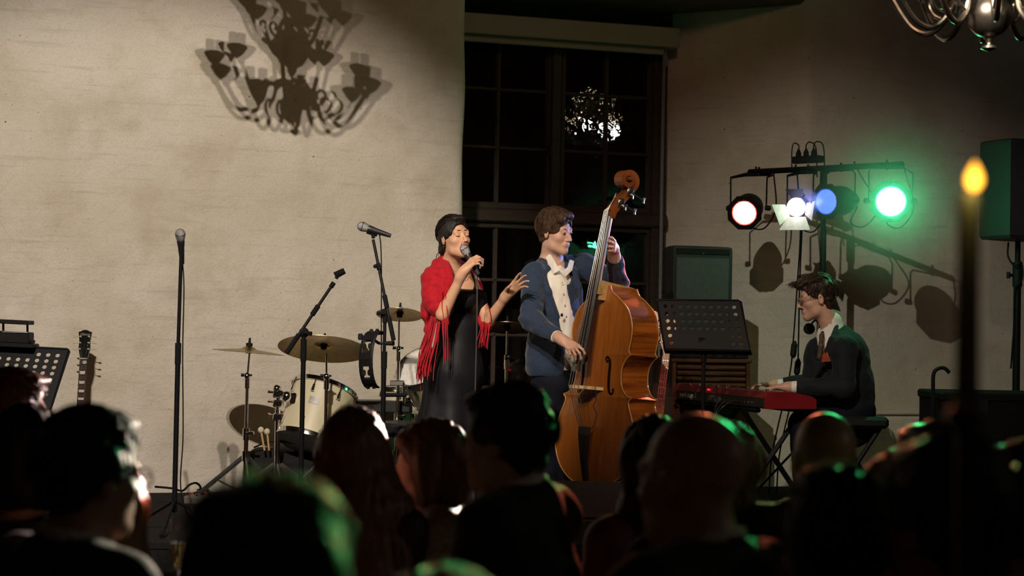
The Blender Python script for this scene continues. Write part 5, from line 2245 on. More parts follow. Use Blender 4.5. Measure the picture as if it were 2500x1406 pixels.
# tailpiece, strings, end pin
b = MB(TB)
tp = [(.048, .325, .075), (.046, .28, .078), (.026, .14, .062), (.018, .02, .035)]
V = []
for w_, y, z in tp:
    V += [(-w_, y, z - .006), (w_, y, z - .006), (w_ * .75, y, z + .010), (-w_ * .75, y, z + .010)]
F = [(i * 4 + k, i * 4 + (k + 1) % 4, (i + 1) * 4 + (k + 1) % 4, (i + 1) * 4 + k) for i in range(3) for k in range(4)] + [(0, 1, 2, 3), (15, 14, 13, 12)]
b.add(V, F)
b.build('tailpiece', EBONY, bass)
b = MB(TB)
b.tube([(-.012, .03, .034), (-.012, 0, .012), (-.008, -.012, -.05)], .0025, 6)
b.tube([(.012, .03, .034), (.012, 0, .012), (.008, -.012, -.05)], .0025, 6)
b.build('tail_wire', STEEL, bass, True)
for k in range(4):
    x = (k - 1.5)
    b = MB(TB)
    b.tube([(x * .020, .318, .086), (x * .0265, .542, ZB + .004 - .004 * abs(x)), (x * .0105, YN + .004, zs_(YN) + .023), (x * .008, YN + .05 + .02 * k, -.02)], .0014 + .0003 * (3 - k), 6)
    b.build('string', mat('bass_string', (0.50, 0.49, 0.47), .25, .9), bass, True)
b = MB()
f0 = bp(0, -.01, -RD / 2)
dn = -by
b.tube([f0 + by * .02, f0 + dn * .02], [.022, .016], 12)
zz = (f0[2] - ZS - .004) / by[2]
b.tube([f0, f0 + dn * zz], .006, 8)
b.tube([f0 + dn * (zz - .03), f0 + dn * zz], [.012, .010], 8)
b.build('end_pin', STEEL, bass, True)
# pegbox and scroll: a band swept along a spiral
path = [(1.50, .008), (1.535, -.004), (1.575, -.035), (1.63, -.085), (1.675, -.128), (1.71, -.150), (1.742, -.143), (1.762, -.112), (1.758, -.075), (1.735, -.052), (1.706, -.056), (1.692, -.082), (1.701, -.108), (1.720, -.114), (1.733, -.100), (1.729, -.086), (1.720, -.088)]
pth = spline([np.array([0, y, z]) for y, z in path], 5)
n = len(pth)
V, F = [], []
for i, p in enumerate(pth):
    f = i / (n - 1)
    d_ = nrm(pth[min(i + 1, n - 1)] - pth[max(i - 1, 0)])
    nn = np.array([0, -d_[2], d_[1]])
    th = .030 * (1 - f) ** .7 + .011
    wx = .024 + .010 * math.sin(min(1, f * 2.2) * math.pi / 2) * (f < .6) + (.010 + .020 * (f - .6) / .4) * (f >= .6)
    for sx_, sn in ((-1, -1), (1, -1), (1, 1), (-1, 1)):
        V.append(p + np.array([sx_ * wx, 0, 0]) + nn * sn * th * .55)
F = [(i * 4 + k, i * 4 + (k + 1) % 4, (i + 1) * 4 + (k + 1) % 4, (i + 1) * 4 + k) for i in range(n - 1) for k in range(4)] + [(0, 1, 2, 3), ((n - 1) * 4 + 3, (n - 1) * 4 + 2, (n - 1) * 4 + 1, (n - 1) * 4)]
b = MB(TB)
b.add(V, F)
sc = b.build('scroll', mat('reddish_maple_scroll', (0.22, 0.060, 0.016), .3, var=(8, .3), coat=.5), bass, False)
for i, (y, z, s) in enumerate(((1.585, -.04, 1), (1.655, -.10, 1), (1.62, -.075, -1), (1.69, -.125, -1))):
    b = MB(TB)
    b.box((s * .038, y, z), (.006, .05, .042), None, .002)
    b.lathe((s * .041, y + .006, z), (s, 0, 0), [(0, .017), (.010, .017), (.012, .008)], 14)
    b.build('gear_plate', STEEL, sc, True)
    b = MB(TB)
    e = np.array([s * .05, y - .01, z - .01])
    q = e + np.array([s * .012, -.03, -.075])
    b.tube([e, q], .0045, 8)
    b.tube([q + [0, .016, -.004], q, q + [0, -.016, .004]], [.008, .005, .008], 8)
    b.build('tuning_key', STEEL, sc, True)
# thin pickup wire hanging from the bridge
b = MB(TB)
b.tube(spline([np.array(p) for p in ((.04, .53, .07), (.055, .48, .05), (.045, .44, .06), (.06, .40, .045), (.045, .33, .05), (.02, .25, .09), (.0, .10, .05), (-.03, -.05, .02), (-.04, -.12, .0))]), .0018, 6)
b.build('pickup_wire', RUB, bass, True)
# ------------------------------------------------------------------ people: shared anatomy
def head_ops(b, c, R, s=1.0, female=False, mouth=0.0, ears=True):
    """skull, jaw, brow, nose, lips, ears in local coordinates (right, forward, up)"""
    def w(x, y, z):
        return c + R @ (np.array([x, y, z]) * s)
    f = 0.93 if female else 1.0
    b.ell(w(0, -.018, .033), np.array([.074, .094, .086]) * s, R, .02)
    b.ell(w(0, .022, -.030), np.array([.063 * f, .064, .085]) * s, R, .03)
    b.cap(w(-.040 * f, .020, -.080), w(0, .062, -.102), .022 * s * f, .019 * s, .03)
    b.cap(w(.040 * f, .020, -.080), w(0, .062, -.102), .022 * s * f, .019 * s, .03)
    b.ell(w(0, .066, -.100), np.array([.020, .017, .016]) * s, R, .015)
    for q in (-1, 1):
        b.ell(w(q * .040, .052, -.028), np.array([.021, .022, .018]) * s, R, .022)
        b.ell(w(q * .031, .093, .000), np.array([.016, .012, .0105]) * s, R, .012, True)
        b.ell(w(q * .031, .073, -.001), np.array([.0155, .0125, .0115]) * s, R, .004)
    b.cap(w(-.040, .071, .020), w(.040, .071, .020), .011 * s, .011 * s, .016)
    b.cap(w(0, .080, .008), w(0, .107, -.036), .0075 * s, .0105 * s * f, .012)
    for q in (-1, 1):
        b.ell(w(q * .0115, .092, -.040), np.array([.0085, .011, .008]) * s, R, .006)
    if mouth:
        b.ell(w(0, .082, -.066), np.array([.024, .020, .018]) * s, R, .012)
        b.ell(w(0, .100, -.068), np.array([.017, .030, .004 + .009 * mouth]) * s, R, .004, True)
        b.cap(w(-.018, .092, -.057), w(.018, .092, -.057), .0050 * s, .0050 * s, .006)
        b.cap(w(-.014, .089, -.082), w(.014, .089, -.082), .0062 * s, .0062 * s, .006)
    else:
        b.ell(w(0, .078, -.066), np.array([.026, .017, .018]) * s, R, .012)
        b.cap(w(-.019, .085, -.0625), w(.019, .085, -.0625), .0050 * s, .0050 * s, .005)
        b.cap(w(-.015, .085, -.0735), w(.015, .085, -.0735), .0060 * s, .0060 * s, .005)
        b.cap(w(-.024, .096, -.0685), w(.024, .096, -.0685), .0026 * s, .0026 * s, .003, True)
    if ears:
        for q in (-1, 1):
            Re = R @ np.array(Matrix.Rotation(q * -0.35, 3, 'Z'))
            b.ell(w(q * .076, -.012, -.008), np.array([.0085, .020, .033]) * s, Re, .006)
            b.ell(w(q * .086, -.008, -.006), np.array([.007, .011, .019]) * s, Re, .005, True)


def hand_ops(b, W, D, N, A, curl=(30, 35, 25), spread=6, thumb=(.6, .75, .3), thumb2=(.8, .3, .2), s=1.0, per=None):
    """W wrist, D to the knuckles, N out of the palm, A towards the thumb"""
    D = nrm(D)
    N = nrm(np.asarray(N, float) - D * (np.asarray(N) @ D))
    A0 = np.cross(N, D)
    A = A0 if A0 @ np.asarray(A, float) > 0 else -A0
    W = np.asarray(W, float)
    off = (.029, .0100, -.0095, -.0275)
    kn = (.086, .090, .085, .076)
    ln = ((.042, .026, .021), (.046, .030, .022), (.043, .028, .022), (.033, .021, .019))
    b.cap(W - D * .03, W + D * .025, .0245 * s, .027 * s, .03, flat=None)
    for i in range(4):
        k = W + (D * kn[i] + A * off[i]) * s
        b.cap(W + (D * .022 + A * off[i] * .55) * s, k, .0150 * s, .0112 * s, .016)
        cu = per[i] if per else curl
        sp = R_(spread * (1.5 - i))
        d0 = D * math.cos(sp) + A * math.sin(sp)
        th = 0
        p = k
        rr = (.0092, .0082, .0074, .0064)
        for j in range(3):
            th += R_(cu[j])
            d = d0 * math.cos(th) + N * math.sin(th)
            q = p + d * ln[i][j] * s
            b.cap(p, q, rr[j] * s * (.9 if i == 3 else 1), rr[j + 1] * s * (.9 if i == 3 else 1), .004)
            p = q
    t0 = W + (D * .018 + A * .018 + N * .004) * s
    d1 = nrm(D * thumb[0] + A * thumb[1] + N * thumb[2])
    d2 = nrm(D * thumb2[0] + A * thumb2[1] + N * thumb2[2])
    p1 = t0 + d1 * .044 * s
    p2 = p1 + nrm(d1 + d2) * .032 * s
    p3 = p2 + d2 * .026 * s
    b.cap(t0, p1, .0155 * s, .0115 * s, .012)
    b.cap(p1, p2, .0112 * s, .0095 * s, .004)
    b.cap(p2, p3, .0096 * s, .0075 * s, .004)


def hair_cap(b, c, R, s=1.0, thick=.012, front=.062, low=-.035, k=.015):
    """close cap of hair that leaves the face free"""
    def w(x, y, z):
        return c + R @ (np.array([x, y, z]) * s)
    b.ell(w(0, -.020, .036), (np.array([.074, .094, .086]) + thick) * s, R, k)
    b.ell(w(0, -.060, -.02), np.array([.066, .048, .07]) * s, R, k)
    b.ell(w(0, .090, -.040), np.array([.066, .075, .105]) * s, R, .012, True)
    b.box(w(0, .09, low - .15), np.array([.13, .085, .15]) * s, R, .01, .012, True)


SKIN_L = mat('fair_skin', (0.56, 0.33, 0.235), .48, var=(30, .08), spec=.35, bump=(160, .0004))
SKIN_M = mat('warm_skin', (0.52, 0.29, 0.175), .45, var=(30, .08), spec=.4, bump=(160, .0004))
LIP = mat('lip_colour', (0.36, 0.10, 0.085), .4)
LIPM = mat('pale_lip_colour', (0.47, 0.245, 0.18), .5)
MOUTH = mat('mouth_inside', (0.06, 0.012, 0.010), .6)
HAIR_D = mat('dark_brown_hair', (0.012, 0.008, 0.006), .5, var=(60, .5), stretch=(1, 1, .2), bump=(260, .003), spec=.3)
HAIR_B = mat('brown_hair', (0.055, 0.028, 0.014), .55, var=(70, .5), stretch=(1, 1, .2), bump=(260, .003), spec=.3)
EYEW = mat('eye_white', (0.60, 0.55, 0.50), .25)
IRIS = mat('dark_iris', (0.02, 0.015, 0.012), .2)


def face_mats(c, R, s, mouth):
    def f(p):
        q = (p - c) @ R / s
        m = np.zeros(len(q), int)
        lip = (np.abs(q[:, 0]) < .024) & (q[:, 1] > .079)
        if mouth:
            m[lip & (q[:, 2] < -.050) & (q[:, 2] > -.090)] = 1
            m[(np.abs(q[:, 0]) < .0165) & (q[:, 1] > .06) & (q[:, 1] < .0875) & (np.abs(q[:, 2] + .068) < .011)] = 2
        else:
            m[lip & ((q[:, 0] / .0235) ** 2 + ((q[:, 2] + .0682) / .0092) ** 2 < 1)] = 1
        return m
    return f


def eyes(root, c, R, s=1.0, closed=False, look=(0, 0), brow=None):
    def w(x, y, z):
        return c + R @ (np.array([x, y, z]) * s)
    for q in (-1, 1):
        if closed:
            b = MB()
            b.tube([w(q * (.031 + .0135 * math.cos(a)), .0850 - .006 * abs(math.cos(a)) ** 2, -.004 - .0035 * math.sin(a)) for a in np.linspace(0, math.pi, 9)], .0013, 5)
            b.build('eyelashes', HAIR_D, root, True)
        else:
            b = MB()
            b.ball(w(q * .031, .0765, -.001), .0112 * s, 16)
            ey = b.build('eye', EYEW, root, True)
            b = MB()
            d = nrm(R @ np.array([look[0], 1, look[1]]))
            b.lathe(w(q * .031, .0765, -.001) + d * .0096 * s, d, [(0, .0062), (.0012, .0055), (.0018, .002)], 12)
            b.build('iris', IRIS, ey, True)
            b = MB()
            b.tube([w(q * (.031 + .0145 * math.cos(a)), .0862 - .007 * abs(math.cos(a)) ** 2, .0015 + .0042 * math.sin(a)) for a in np.linspace(0, math.pi, 9)], .0036, 6)
            b.build('eyelid', SKIN_L, root, True)
        b = MB()
        y0 = .021 + (.003 if closed else 0)
        tl = -.004 if closed else 0.0
        b.tube([w(q * .012, .0835, y0 - .002 + tl * -1.0), w(q * .028, .0830, y0 + .004), w(q * .046, .0700, y0 - .003)], [.0036, .0042, .0018], 6, True, (1, .7))
        b.build('eyebrow', brow or HAIR_D, root, True)


def lay_strands(c, R, s, m, parent, n, ln, mode):
    """locks of hair combed over the cap: mode back, side or front"""
    b = MB()
    ra = (np.array([.074, .094, .086]) + (.022 if mode != 'back' else .016)) * s
    o = np.array([0, -.020, .036]) * s
    for k in range(n):
        az, el = rng.uniform(-math.pi, math.pi), rng.uniform(-.05, 1.45)
        v = np.array([math.cos(el) * math.sin(az), math.cos(el) * math.cos(az), math.sin(el)])
        if v[1] > .45 and v[2] < .62:
            continue
        if abs(v[0]) > .5 and v[1] > -.1 and v[2] < .30:
            continue
        g = {'back': (0, -1, -.35), 'side': (.75, .35, -.5), 'front': (.15, .9, -.2)}[mode]
        g = np.array(g) + rng.normal(0, .22, 3)
        if mode != 'back' and v[2] < .55:
            g = np.array([0, -.25 if v[1] < 0 else .2, -1.0]) + rng.normal(0, .15, 3)
        L_ = ln * rng.uniform(.6, 1.1)
        pts = []
        for i in range(5):
            pts.append(c + R @ (o + v * ra * (1.0 + .035 * math.sin(i / 4 * math.pi) * rng.uniform(.3, 1.4))))
            t = nrm(g - v * (g @ v))
            v = nrm(v + t * (L_ / 4) / .095)
        b.tube(pts, [.0010, .0022, .0024, .0018, .0006], 4)
    return tag(b.build('hair_strands', m, parent, True), kind='stuff')


def person(label, loc):
    return thing('person', label, 'person', tuple(loc))


# ------------------------------------------------------------------ the singer
sg = person('singing woman in a black dress and red fringed shawl, microphone at her mouth', (P(1100, 1000, 9.8)[0], 9.8, ZS))
hc = P(1111, 580, 9.72)
HR = yawframe(145, 9, 4)
W_ = lambda x, y, z: hc + HR @ np.array([x, y, z])
b = Body()
head_ops(b, hc, HR, .98, True, 0.9)
nb = P(1097, 655, 9.80)
b.cap(W_(0, -.028, -.075), nb, .048, .055, .03)
rs, ls = P(1066, 682, 9.70), P(1152, 688, 9.93)
b.cap(rs, nb + [0, 0, -.02], .042, .050, .05).cap(ls, nb + [0, 0, -.02], .042, .050, .05)
b.ell(P(1122, 712, 9.82), (.130, .088, .105), yawframe(135), .05)
b.cap(P(1122, 722, 9.83), P(1122, 800, 9.83), .085, .075, .05)
b.cap(P(1122, 800, 9.83), P(1104, 960, 9.84), .075, .10, .05)
for s_ in (-1, 1):
    b.chain([P(1100 + s_ * 14, 960, 9.84), P(1096 + s_ * 14, 1100, 9.84), np.array([P(1090 + s_ * 14, 1230, 9.84)[0], 9.84, ZS + .07])], [.07, .05, .04], .02)
    q = np.array([P(1090 + s_ * 14, 1230, 9.84)[0], 9.84, ZS + .03])
    b.cap(q, q + [.08, -.1, -.005], .03, .022, .02)
re, rw = P(1081, 768, 9.56), P(1131, 664, 9.50)
b.cap(rs, re, .043, .036, .02).cap(re, rw, .037, .023, .015)
le, lw = P(1191, 785, 9.78), P(1241, 716, 9.66)
b.cap(ls, le, .042, .035, .02).cap(le, lw, .036, .023, .015)
mb_ = P(1134, 608, 9.535)
mt_ = P(1160, 656, 9.52)
ma = nrm(mt_ - mb_)
# right hand round the microphone, left hand raised and open
hd = P(1150, 632, 9.49) - rw
hand_ops(b, rw, nrm(hd + np.array([0.02, 0, 0.0])), (0.55, 0.55, -.5), (-0.2, -0.2, 1), s=.92, per=((28, 50, 45), (34, 52, 45), (38, 55, 45), (42, 55, 45)), spread=4, thumb=(.7, .4, .5), thumb2=(.75, .1, .6))
hand_ops(b, lw, nrm(P(1276, 682, 9.60) - lw), (.35, -.85, -.15), (-.3, -.2, 1), s=.95, per=((4, 10, 10), (8, 12, 10), (14, 16, 12), (22, 20, 14)), spread=9, thumb=(.55, .55, .7), thumb2=(.9, .1, .25))
grow('body', b, .0042, [SKIN_M, LIP, MOUTH], sg, None, face_mats(hc, HR, .98, True), sm=1)
eyes(sg, hc, HR, .98, True)
for s_ in (-1, 1):
    q = np.array([P(1090 + s_ * 14, 1230, 9.84)[0], 9.84, ZS + .04])
    b = Body()
    b.cap(q, q + [.10, -.12, -.012], .036, .028, .02)
    b.box(q + [.04, -.06, -.06], (.3, .3, .02), None, .003, .005, True)
    grow('shoe', b, .007, GBLK, sg)
# hair: swept back into a low knot
b = Body()
hair_cap(b, hc, HR, .98, .011, low=-.012)
b.ell(W_(0, -.105, -.035), (.042, .036, .045), HR, .02)
b.ell(W_(.02, -.112, -.055), (.026, .026, .028), HR, .012)
b.ell(W_(0, .055, .098), (.045, .035, .022), HR, .02)
hs = lambda V, N: .0028 * vnoise(((V - hc) @ HR) * np.array([160, 26, 60])) + .003 * vnoise(V * 40)
sh = grow('hair', b, .0045, HAIR_D, sg, None, None, disp=hs)
lay_strands(hc, HR, .98, HAIR_D, sh, 320, .088, 'back')
b = MB()
for k in range(14):
    a = rng.uniform(-1, 1)
    p = W_(a * .05, -.10 + rng.uniform(-.02, .01), -.05)
    b.tube(spline([p, p + HR @ np.array([a * .02, -.02, -.03]), p + HR @ np.array([a * .03 + rng.uniform(-.01, .01), -.025, -.065])], 4), [.0011] * 9, 4)
tag(b.build('loose_hair_wisps', HAIR_D, sh, True), kind='stuff')
b = MB()
b.ball(W_(.080, -.006, -.048), .004, 8)
b.build('earring', STEEL, sg, True)
b = MB()
ncl = [W_(.052, -.02, -.125), P(1100, 652, 9.70), P(1118, 668, 9.68), P(1133, 672, 9.70), P(1142, 664, 9.76)]
b.tube(spline(ncl), .0012, 5)
b.build('necklace', mat('fine_gold', (.7, .45, .15), .3, 1.0), sg, True)
# dress
DRS = mat('black_satin_dress', (0.006, 0.006, 0.008), .58, var=(5, .2), spec=.22)
b = Body()
F3 = yawframe(135)
b.ell(P(1135, 728, 9.72), (.078, .075, .075), F3, .03)
b.ell(P(1158, 732, 9.83), (.075, .072, .072), F3, .03)
b.cap(P(1118, 722, 9.84), P(1124, 800, 9.83), .122, .103, .05)
b.cap(P(1124, 800, 9.83), P(1108, 905, 9.84), .103, .158, .06)
b.cap(P(1108, 905, 9.84), P(1096, 1050, 9.84), .158, .175, .06)
q = P(1088, 1230, 9.84)
b.cap(P(1096, 1050, 9.84), np.array([q[0], 9.84, ZS - .05]), .175, .26, .06)
q0 = P(1122, 702, 9.80)
Rn = yawframe(135, -10)
b.box(q0 + np.array([0, 0, .155]), (.4, .4, .15), Rn, .01, .015, True)
b.box((q[0], 9.84, ZS - .17), (.5, .5, .21), None, .005, .01, True)


def skirt(V, N):
    t = np.clip((q0[2] - .45 - V[:, 2]) / .8, 0, 1)
    a = np.arctan2(V[:, 1] - 9.84, V[:, 0] - q[0])
    return t * .020 * np.sin(a * 9 + 1.5 * np.sin(a * 2) + 2) + .0035 * vnoise(V * 14)


grow('dress', b, .0075, DRS, sg, None, None, disp=skirt)
b = MB()
b.tube(spline([P(1096, 652, 9.90), P(1090, 665, 9.74), P(1106, 706, 9.63)]), .006, 6, True, (1.6, .5))
b.tube(spline([P(1140, 662, 9.98), P(1153, 672, 9.85), P(1158, 706, 9.77)]), .006, 6, True, (1.6, .5))
b.build('dress_straps', DRS, sg, True)
# shawl
SHW = mat('red_shawl_cloth', (0.34, 0.006, 0.014), .8, var=(40, .15), sheen=.05, spec=.2, bump=(500, .001))
b = Body()
b.chain([P(1082, 628, 9.86), P(1072, 652, 9.79), P(1060, 684, 9.70), P(1060, 726, 9.63), P(1066, 752, 9.60)], [.022, .042, .068, .066, .056], .04)
b.chain([P(1084, 630, 9.80), P(1092, 655, 9.69), P(1098, 690, 9.63), P(1090, 716, 9.60)], [.018, .024, .024, .018], .03)
b.chain([P(1060, 690, 9.80), P(1050, 760, 9.84), P(1046, 820, 9.84)], [.060, .045, .020], .05)
b.chain([P(1098, 634, 9.92), P(1145, 660, 9.98), P(1163, 705, 9.90), P(1172, 760, 9.88)], [.022, .032, .036, .03], .03)
b.chain([P(1170, 745, 9.90), P(1182, 782, 9.82), P(1188, 800, 9.79)], [.040, .045, .03], .03)
b.cap(re + (rw - re) * .25, re + (re - rs) * .1, .034, .034, .01, True)
grow('shawl', b, .0055, SHW, sg, None, None, disp=lambda V, N: .006 * np.sin((V @ np.array([30, 20, 75])) + 2.5 * vnoise(V * 7)) * .6 + .004 * vnoise(V * np.array([20, 20, 34])))
b = MB()


def fringe(p0, p1, n, ln, jitter, gx):
    for i in range(n):
        t = (i + rng.uniform(-.3, .3)) / max(1, n - 1)
        p = np.asarray(p0) + (np.asarray(p1) - np.asarray(p0)) * min(max(t, 0), 1)
        l_ = ln * rng.uniform(.8, 1.12)
        sw = rng.normal(0, jitter, 3) * [1, .6, 0]
        b.tube(spline([p + [0, 0, .012], p + sw * .4 + [gx * .3, 0, -l_ * .35], p + sw + [gx, 0, -l_ * .8], p + sw * 1.1 + [gx * 1.1, 0, -l_]], 4), [.0030] * 12 + [.0022], 5)


fringe(P(1046, 815, 9.86), P(1052, 760, 9.72), 26, .30, .012, -.045)
fringe(P(1052, 775, 9.60), P(1078, 770, 9.56), 16, .33, .014, -.045)
fringe(P(1040, 800, 9.80), P(1058, 800, 9.66), 18, .24, .012, -.03)
fringe(P(1078, 780, 9.535), P(1093, 772, 9.53), 7, .24, .008, .01)
fringe(P(1176, 790, 9.75), P(1196, 790, 9.74), 12, .13, .010, -.012)
tag(b.build('shawl_fringe', SHW, sg, True), kind='stuff')
b = MB()
for pp in ((P(1086, 700, 9.52), P(1092, 760, 9.515), P(1096, 792, 9.53)), (P(1078, 705, 9.54), P(1080, 755, 9.52), P(1086, 790, 9.53)), (P(1192, 745, 9.70), P(1199, 775, 9.715), P(1196, 800, 9.74))):
    b.tube(spline(list(pp), 6), .0026, 6)
tag(b.build('draped_fringe', SHW, sg, True), kind='stuff')
mic(None, mb_, ma, 'black vocal microphone held by the singing woman')
b = MB()
qq = [mt_, mt_ + ma * .03, P(1165, 690, 9.54), P(1164, 800, 9.54), P(1160, 960, 9.56), P(1158, 1120, 9.6), np.array([P(1158, 1240, 9.6)[0], 9.6, ZS + .06]), np.array([P(1190, 1240, 9.6)[0], 9.55, ZS + .012]), np.array([P(1260, 1240, 9.6)[0], 9.6, ZS + .012])]
b.tube(spline(qq), .0038, 6)
tag(b.build('microphone_cable', mat('grey_cable', (.05, .05, .05)), None, True, origin=qq[-1]), 'dark cable hanging straight down from the singer hand microphone', 'cable')

# ------------------------------------------------------------------ the bass player
bm = person('man in a blue jacket and open white shirt playing the double bass', (P(1360, 1000, 10.0)[0], 10.0, ZS))
hc = P(1358, 566, 9.93)
HR = yawframe(129, -7, 3)
W_ = lambda x, y, z: hc + HR @ np.array([x, y, z])
b = Body()
head_ops(b, hc, HR, 1.0)
nb = P(1345, 638, 10.01)
b.cap(W_(0, -.025, -.075), nb, .056, .064, .03)
rs, ls = P(1303, 672, 9.90), P(1425, 650, 10.12)
b.cap(rs, nb + [0, 0, -.03], .05, .055, .05).cap(ls, nb + [0, 0, -.03], .05, .055, .05)
b.ell(P(1358, 730, 10.0), (.155, .10, .17), yawframe(130), .05)
b.cap(P(1358, 760, 10.0), P(1358, 900, 10.0), .115, .12, .05)
re, rw = P(1297, 782, 9.74), P(1371, 829, 9.50)
b.cap(rs, re, .045, .038, .02).cap(re, rw, .038, .026, .015)
le, lw = P(1508, 694, 9.92), P(1498, 607, 9.73)
b.cap(ls, le, .045, .038, .02).cap(le, lw, .038, .026, .015)
hand_ops(b, rw, nrm(P(1396, 846, 9.46) - rw), (.30, .30, -.9), (.6, -.2, .6), per=((12, 40, 25), (30, 35, 20), (38, 40, 22), (44, 42, 25)), spread=7, thumb=(.8, .45, .1), thumb2=(.9, .1, .3))
nk_ = bp(0, 1.38, .02)
hand_ops(b, lw, nrm(bp(.045, 1.33, .0) - lw + np.array([0, 0, .02])), nrm(nk_ - bp(.07, 1.38, -.005)), (-.4, .2, 1), per=((20, 60, 55), (25, 62, 55), (30, 65, 55), (34, 62, 55)), spread=9, thumb=(.7, .3, .6), thumb2=(.7, .0, .7))
for s_, xx in ((-1, 1338), (1, 1378)):
    q = np.array([P(xx, 1250, 10.0)[0], 10.0 + .03 * s_, ZS + .09])
    b.chain([P(1358 + s_ * 16, 915, 10.0 + .02 * s_), P(xx, 1080, 9.97), q], [.085, .058, .042], .02)
grow('body', b, .0042, [SKIN_L, LIPM, MOUTH], bm, None, face_mats(hc, HR, 1.0, False))
eyes(bm, hc, HR, 1.0, False, (.25, -.15), HAIR_B)
b = Body()
hair_cap(b, hc, HR, 1.0, .016, low=-.02)
b.ell(W_(.005, .060, .100), (.062, .042, .026), HR, .025)
b.ell(W_(.050, .066, .078), (.026, .026, .028), HR, .02)
b.ell(W_(0, -.02, .115), (.065, .075, .025), HR, .02)
hs = lambda V, N: .0045 * vnoise(((V - hc) @ HR) * np.array([90, 22, 60])) + .004 * vnoise(V * 34)
bh_ = grow('hair', b, .0045, HAIR_B, bm, None, None, disp=hs)
lay_strands(hc, HR, 1.0, HAIR_B, bh_, 420, .075, 'side')
# shirt
SHI = mat('ivory_shirt', (0.70, 0.66, 0.57), .8, var=(20, .05), bump=(700, .0005))
JB = yawframe(130)
b = Body()
b.ell(P(1360, 730, 9.985), (.168, .118, .19), JB, .05)
b.cap(P(1362, 780, 9.985), P(1366, 890, 9.99), .130, .130, .05)
b.cap(nb + [0, 0, -.03], nb + [0, 0, .02], .072, .066, .03)
b.cap(le + (lw - le) * .55, le + (lw - le) * .90, .040, .036, .01)
b.cap(re + (rw - re) * .6, re + (rw - re) * .92, .038, .034, .01)
b.cap(W_(0, -.02, -.085), nb + [0, 0, .03], .056, .058, .01, True)
b.cap(P(1362, 640, 9.86), P(1365, 672, 9.86), .030, .006, .02, True)
grow('shirt', b, .006, SHI, bm, [((26, 26, 6), .006), ((60, 60, 22), .002)])
fb_ = JB[:, 1]
for pts in ([(1330, 612, 9.975), (1333, 632, 9.92), (1351, 668, 9.862), (1364, 660, 9.862), (1349, 634, 9.888), (1337, 614, 9.945)], [(1390, 634, 9.985), (1385, 652, 9.915), (1373, 662, 9.875), (1379, 675, 9.872), (1395, 660, 9.92), (1399, 638, 9.985)]):
    q = [P(*p) for p in pts]
    off = nrm(fb_ + [0, 0, .2]) * .008
    b = MB()
    b.add([p + off * .2 for p in q] + [p + off for p in q], [(0, 1, 4, 5), (1, 2, 3, 4), (11, 10, 7, 6), (10, 9, 8, 7)] + [(k, 6 + k, 6 + (k + 1) % 6, (k + 1) % 6) for k in range(6)])
    b.build('collar_leaf', SHI, bm, False)
for i in range(4):
    b = MB()
    p = P(1372 + i * 3.2, 690 + i * 27, 9.85)
    b.lathe(p - fb_ * .0, fb_, [(0, .005), (.003, .005), (.0035, .002)], 10)
    b.build('shirt_button', mat('pearl_button', (.6, .56, .5), .3), bm, True)
# jacket
JKT = mat('blue_wool_jacket', (0.013, 0.028, 0.058), .85, var=(120, .22), sheen=.12, bump=(600, .0008))
b = Body()
b.ell(P(1356, 728, 10.0), (.195, .140, .205), JB, .06)
b.chain([P(1356, 770, 10.0), P(1354, 850, 10.0), P(1346, 890, 9.99)], [.150, .150, .150], .06)
b.cap(rs + [0, 0, -.005], nb + [0, 0, -.035], .068, .072, .05).cap(ls, nb + [0, 0, -.035], .070, .072, .05)
b.cap(P(1334, 632, 10.06), P(1372, 640, 10.10), .035, .035, .03)
b.cap(rs, re, .073, .064, .03).cap(re, re + (rw - re) * .84, .064, .045, .02)
b.cap(ls, le, .073, .062, .03).cap(le, le + (lw - le) * .72, .062, .047, .02)
b.box(P(1350, 935, 10.0) - [0, 0, .02], (.4, .4, .055), None, .01, .02, True)
b.cap(P(1366, 616, 9.95), P(1374, 670, 9.90), .056, .062, .012, True)
vc = [(P(1352, 596, 9.86), .066), (P(1354, 628, 9.86), .074), (P(1362, 690, 9.83), .072), (P(1382, 760, 9.83), .052), (P(1396, 835, 9.85), .042), (P(1404, 910, 9.88), .062)]
for (p, r), (p2, r2) in zip(vc[:-1], vc[1:]):
    b.cap(p, p2, r, r2, .012, True)
b.cap(W_(0, -.02, -.085), nb + [0, 0, .05], .072, .076, .01, True)
for w0, w1, f_ in ((le, lw, .72), (re, rw, .82)):
    d_ = w1 - w0
    b.cap(w0 + d_ * (f_ + .18), w1 + d_ * .4, .062, .07, .006, True)


def jfold(V, N):
    d = .005 * vnoise(V * np.array([16, 16, 26])) + .002 * vnoise(V * np.array([40, 40, 60]))
    for e in (re, le):
        r_ = np.linalg.norm(V - e, axis=1)
        d += .006 * np.exp(-(r_ / .10) ** 2) * np.sin(V @ np.array([40, 20, 95]))
    return d


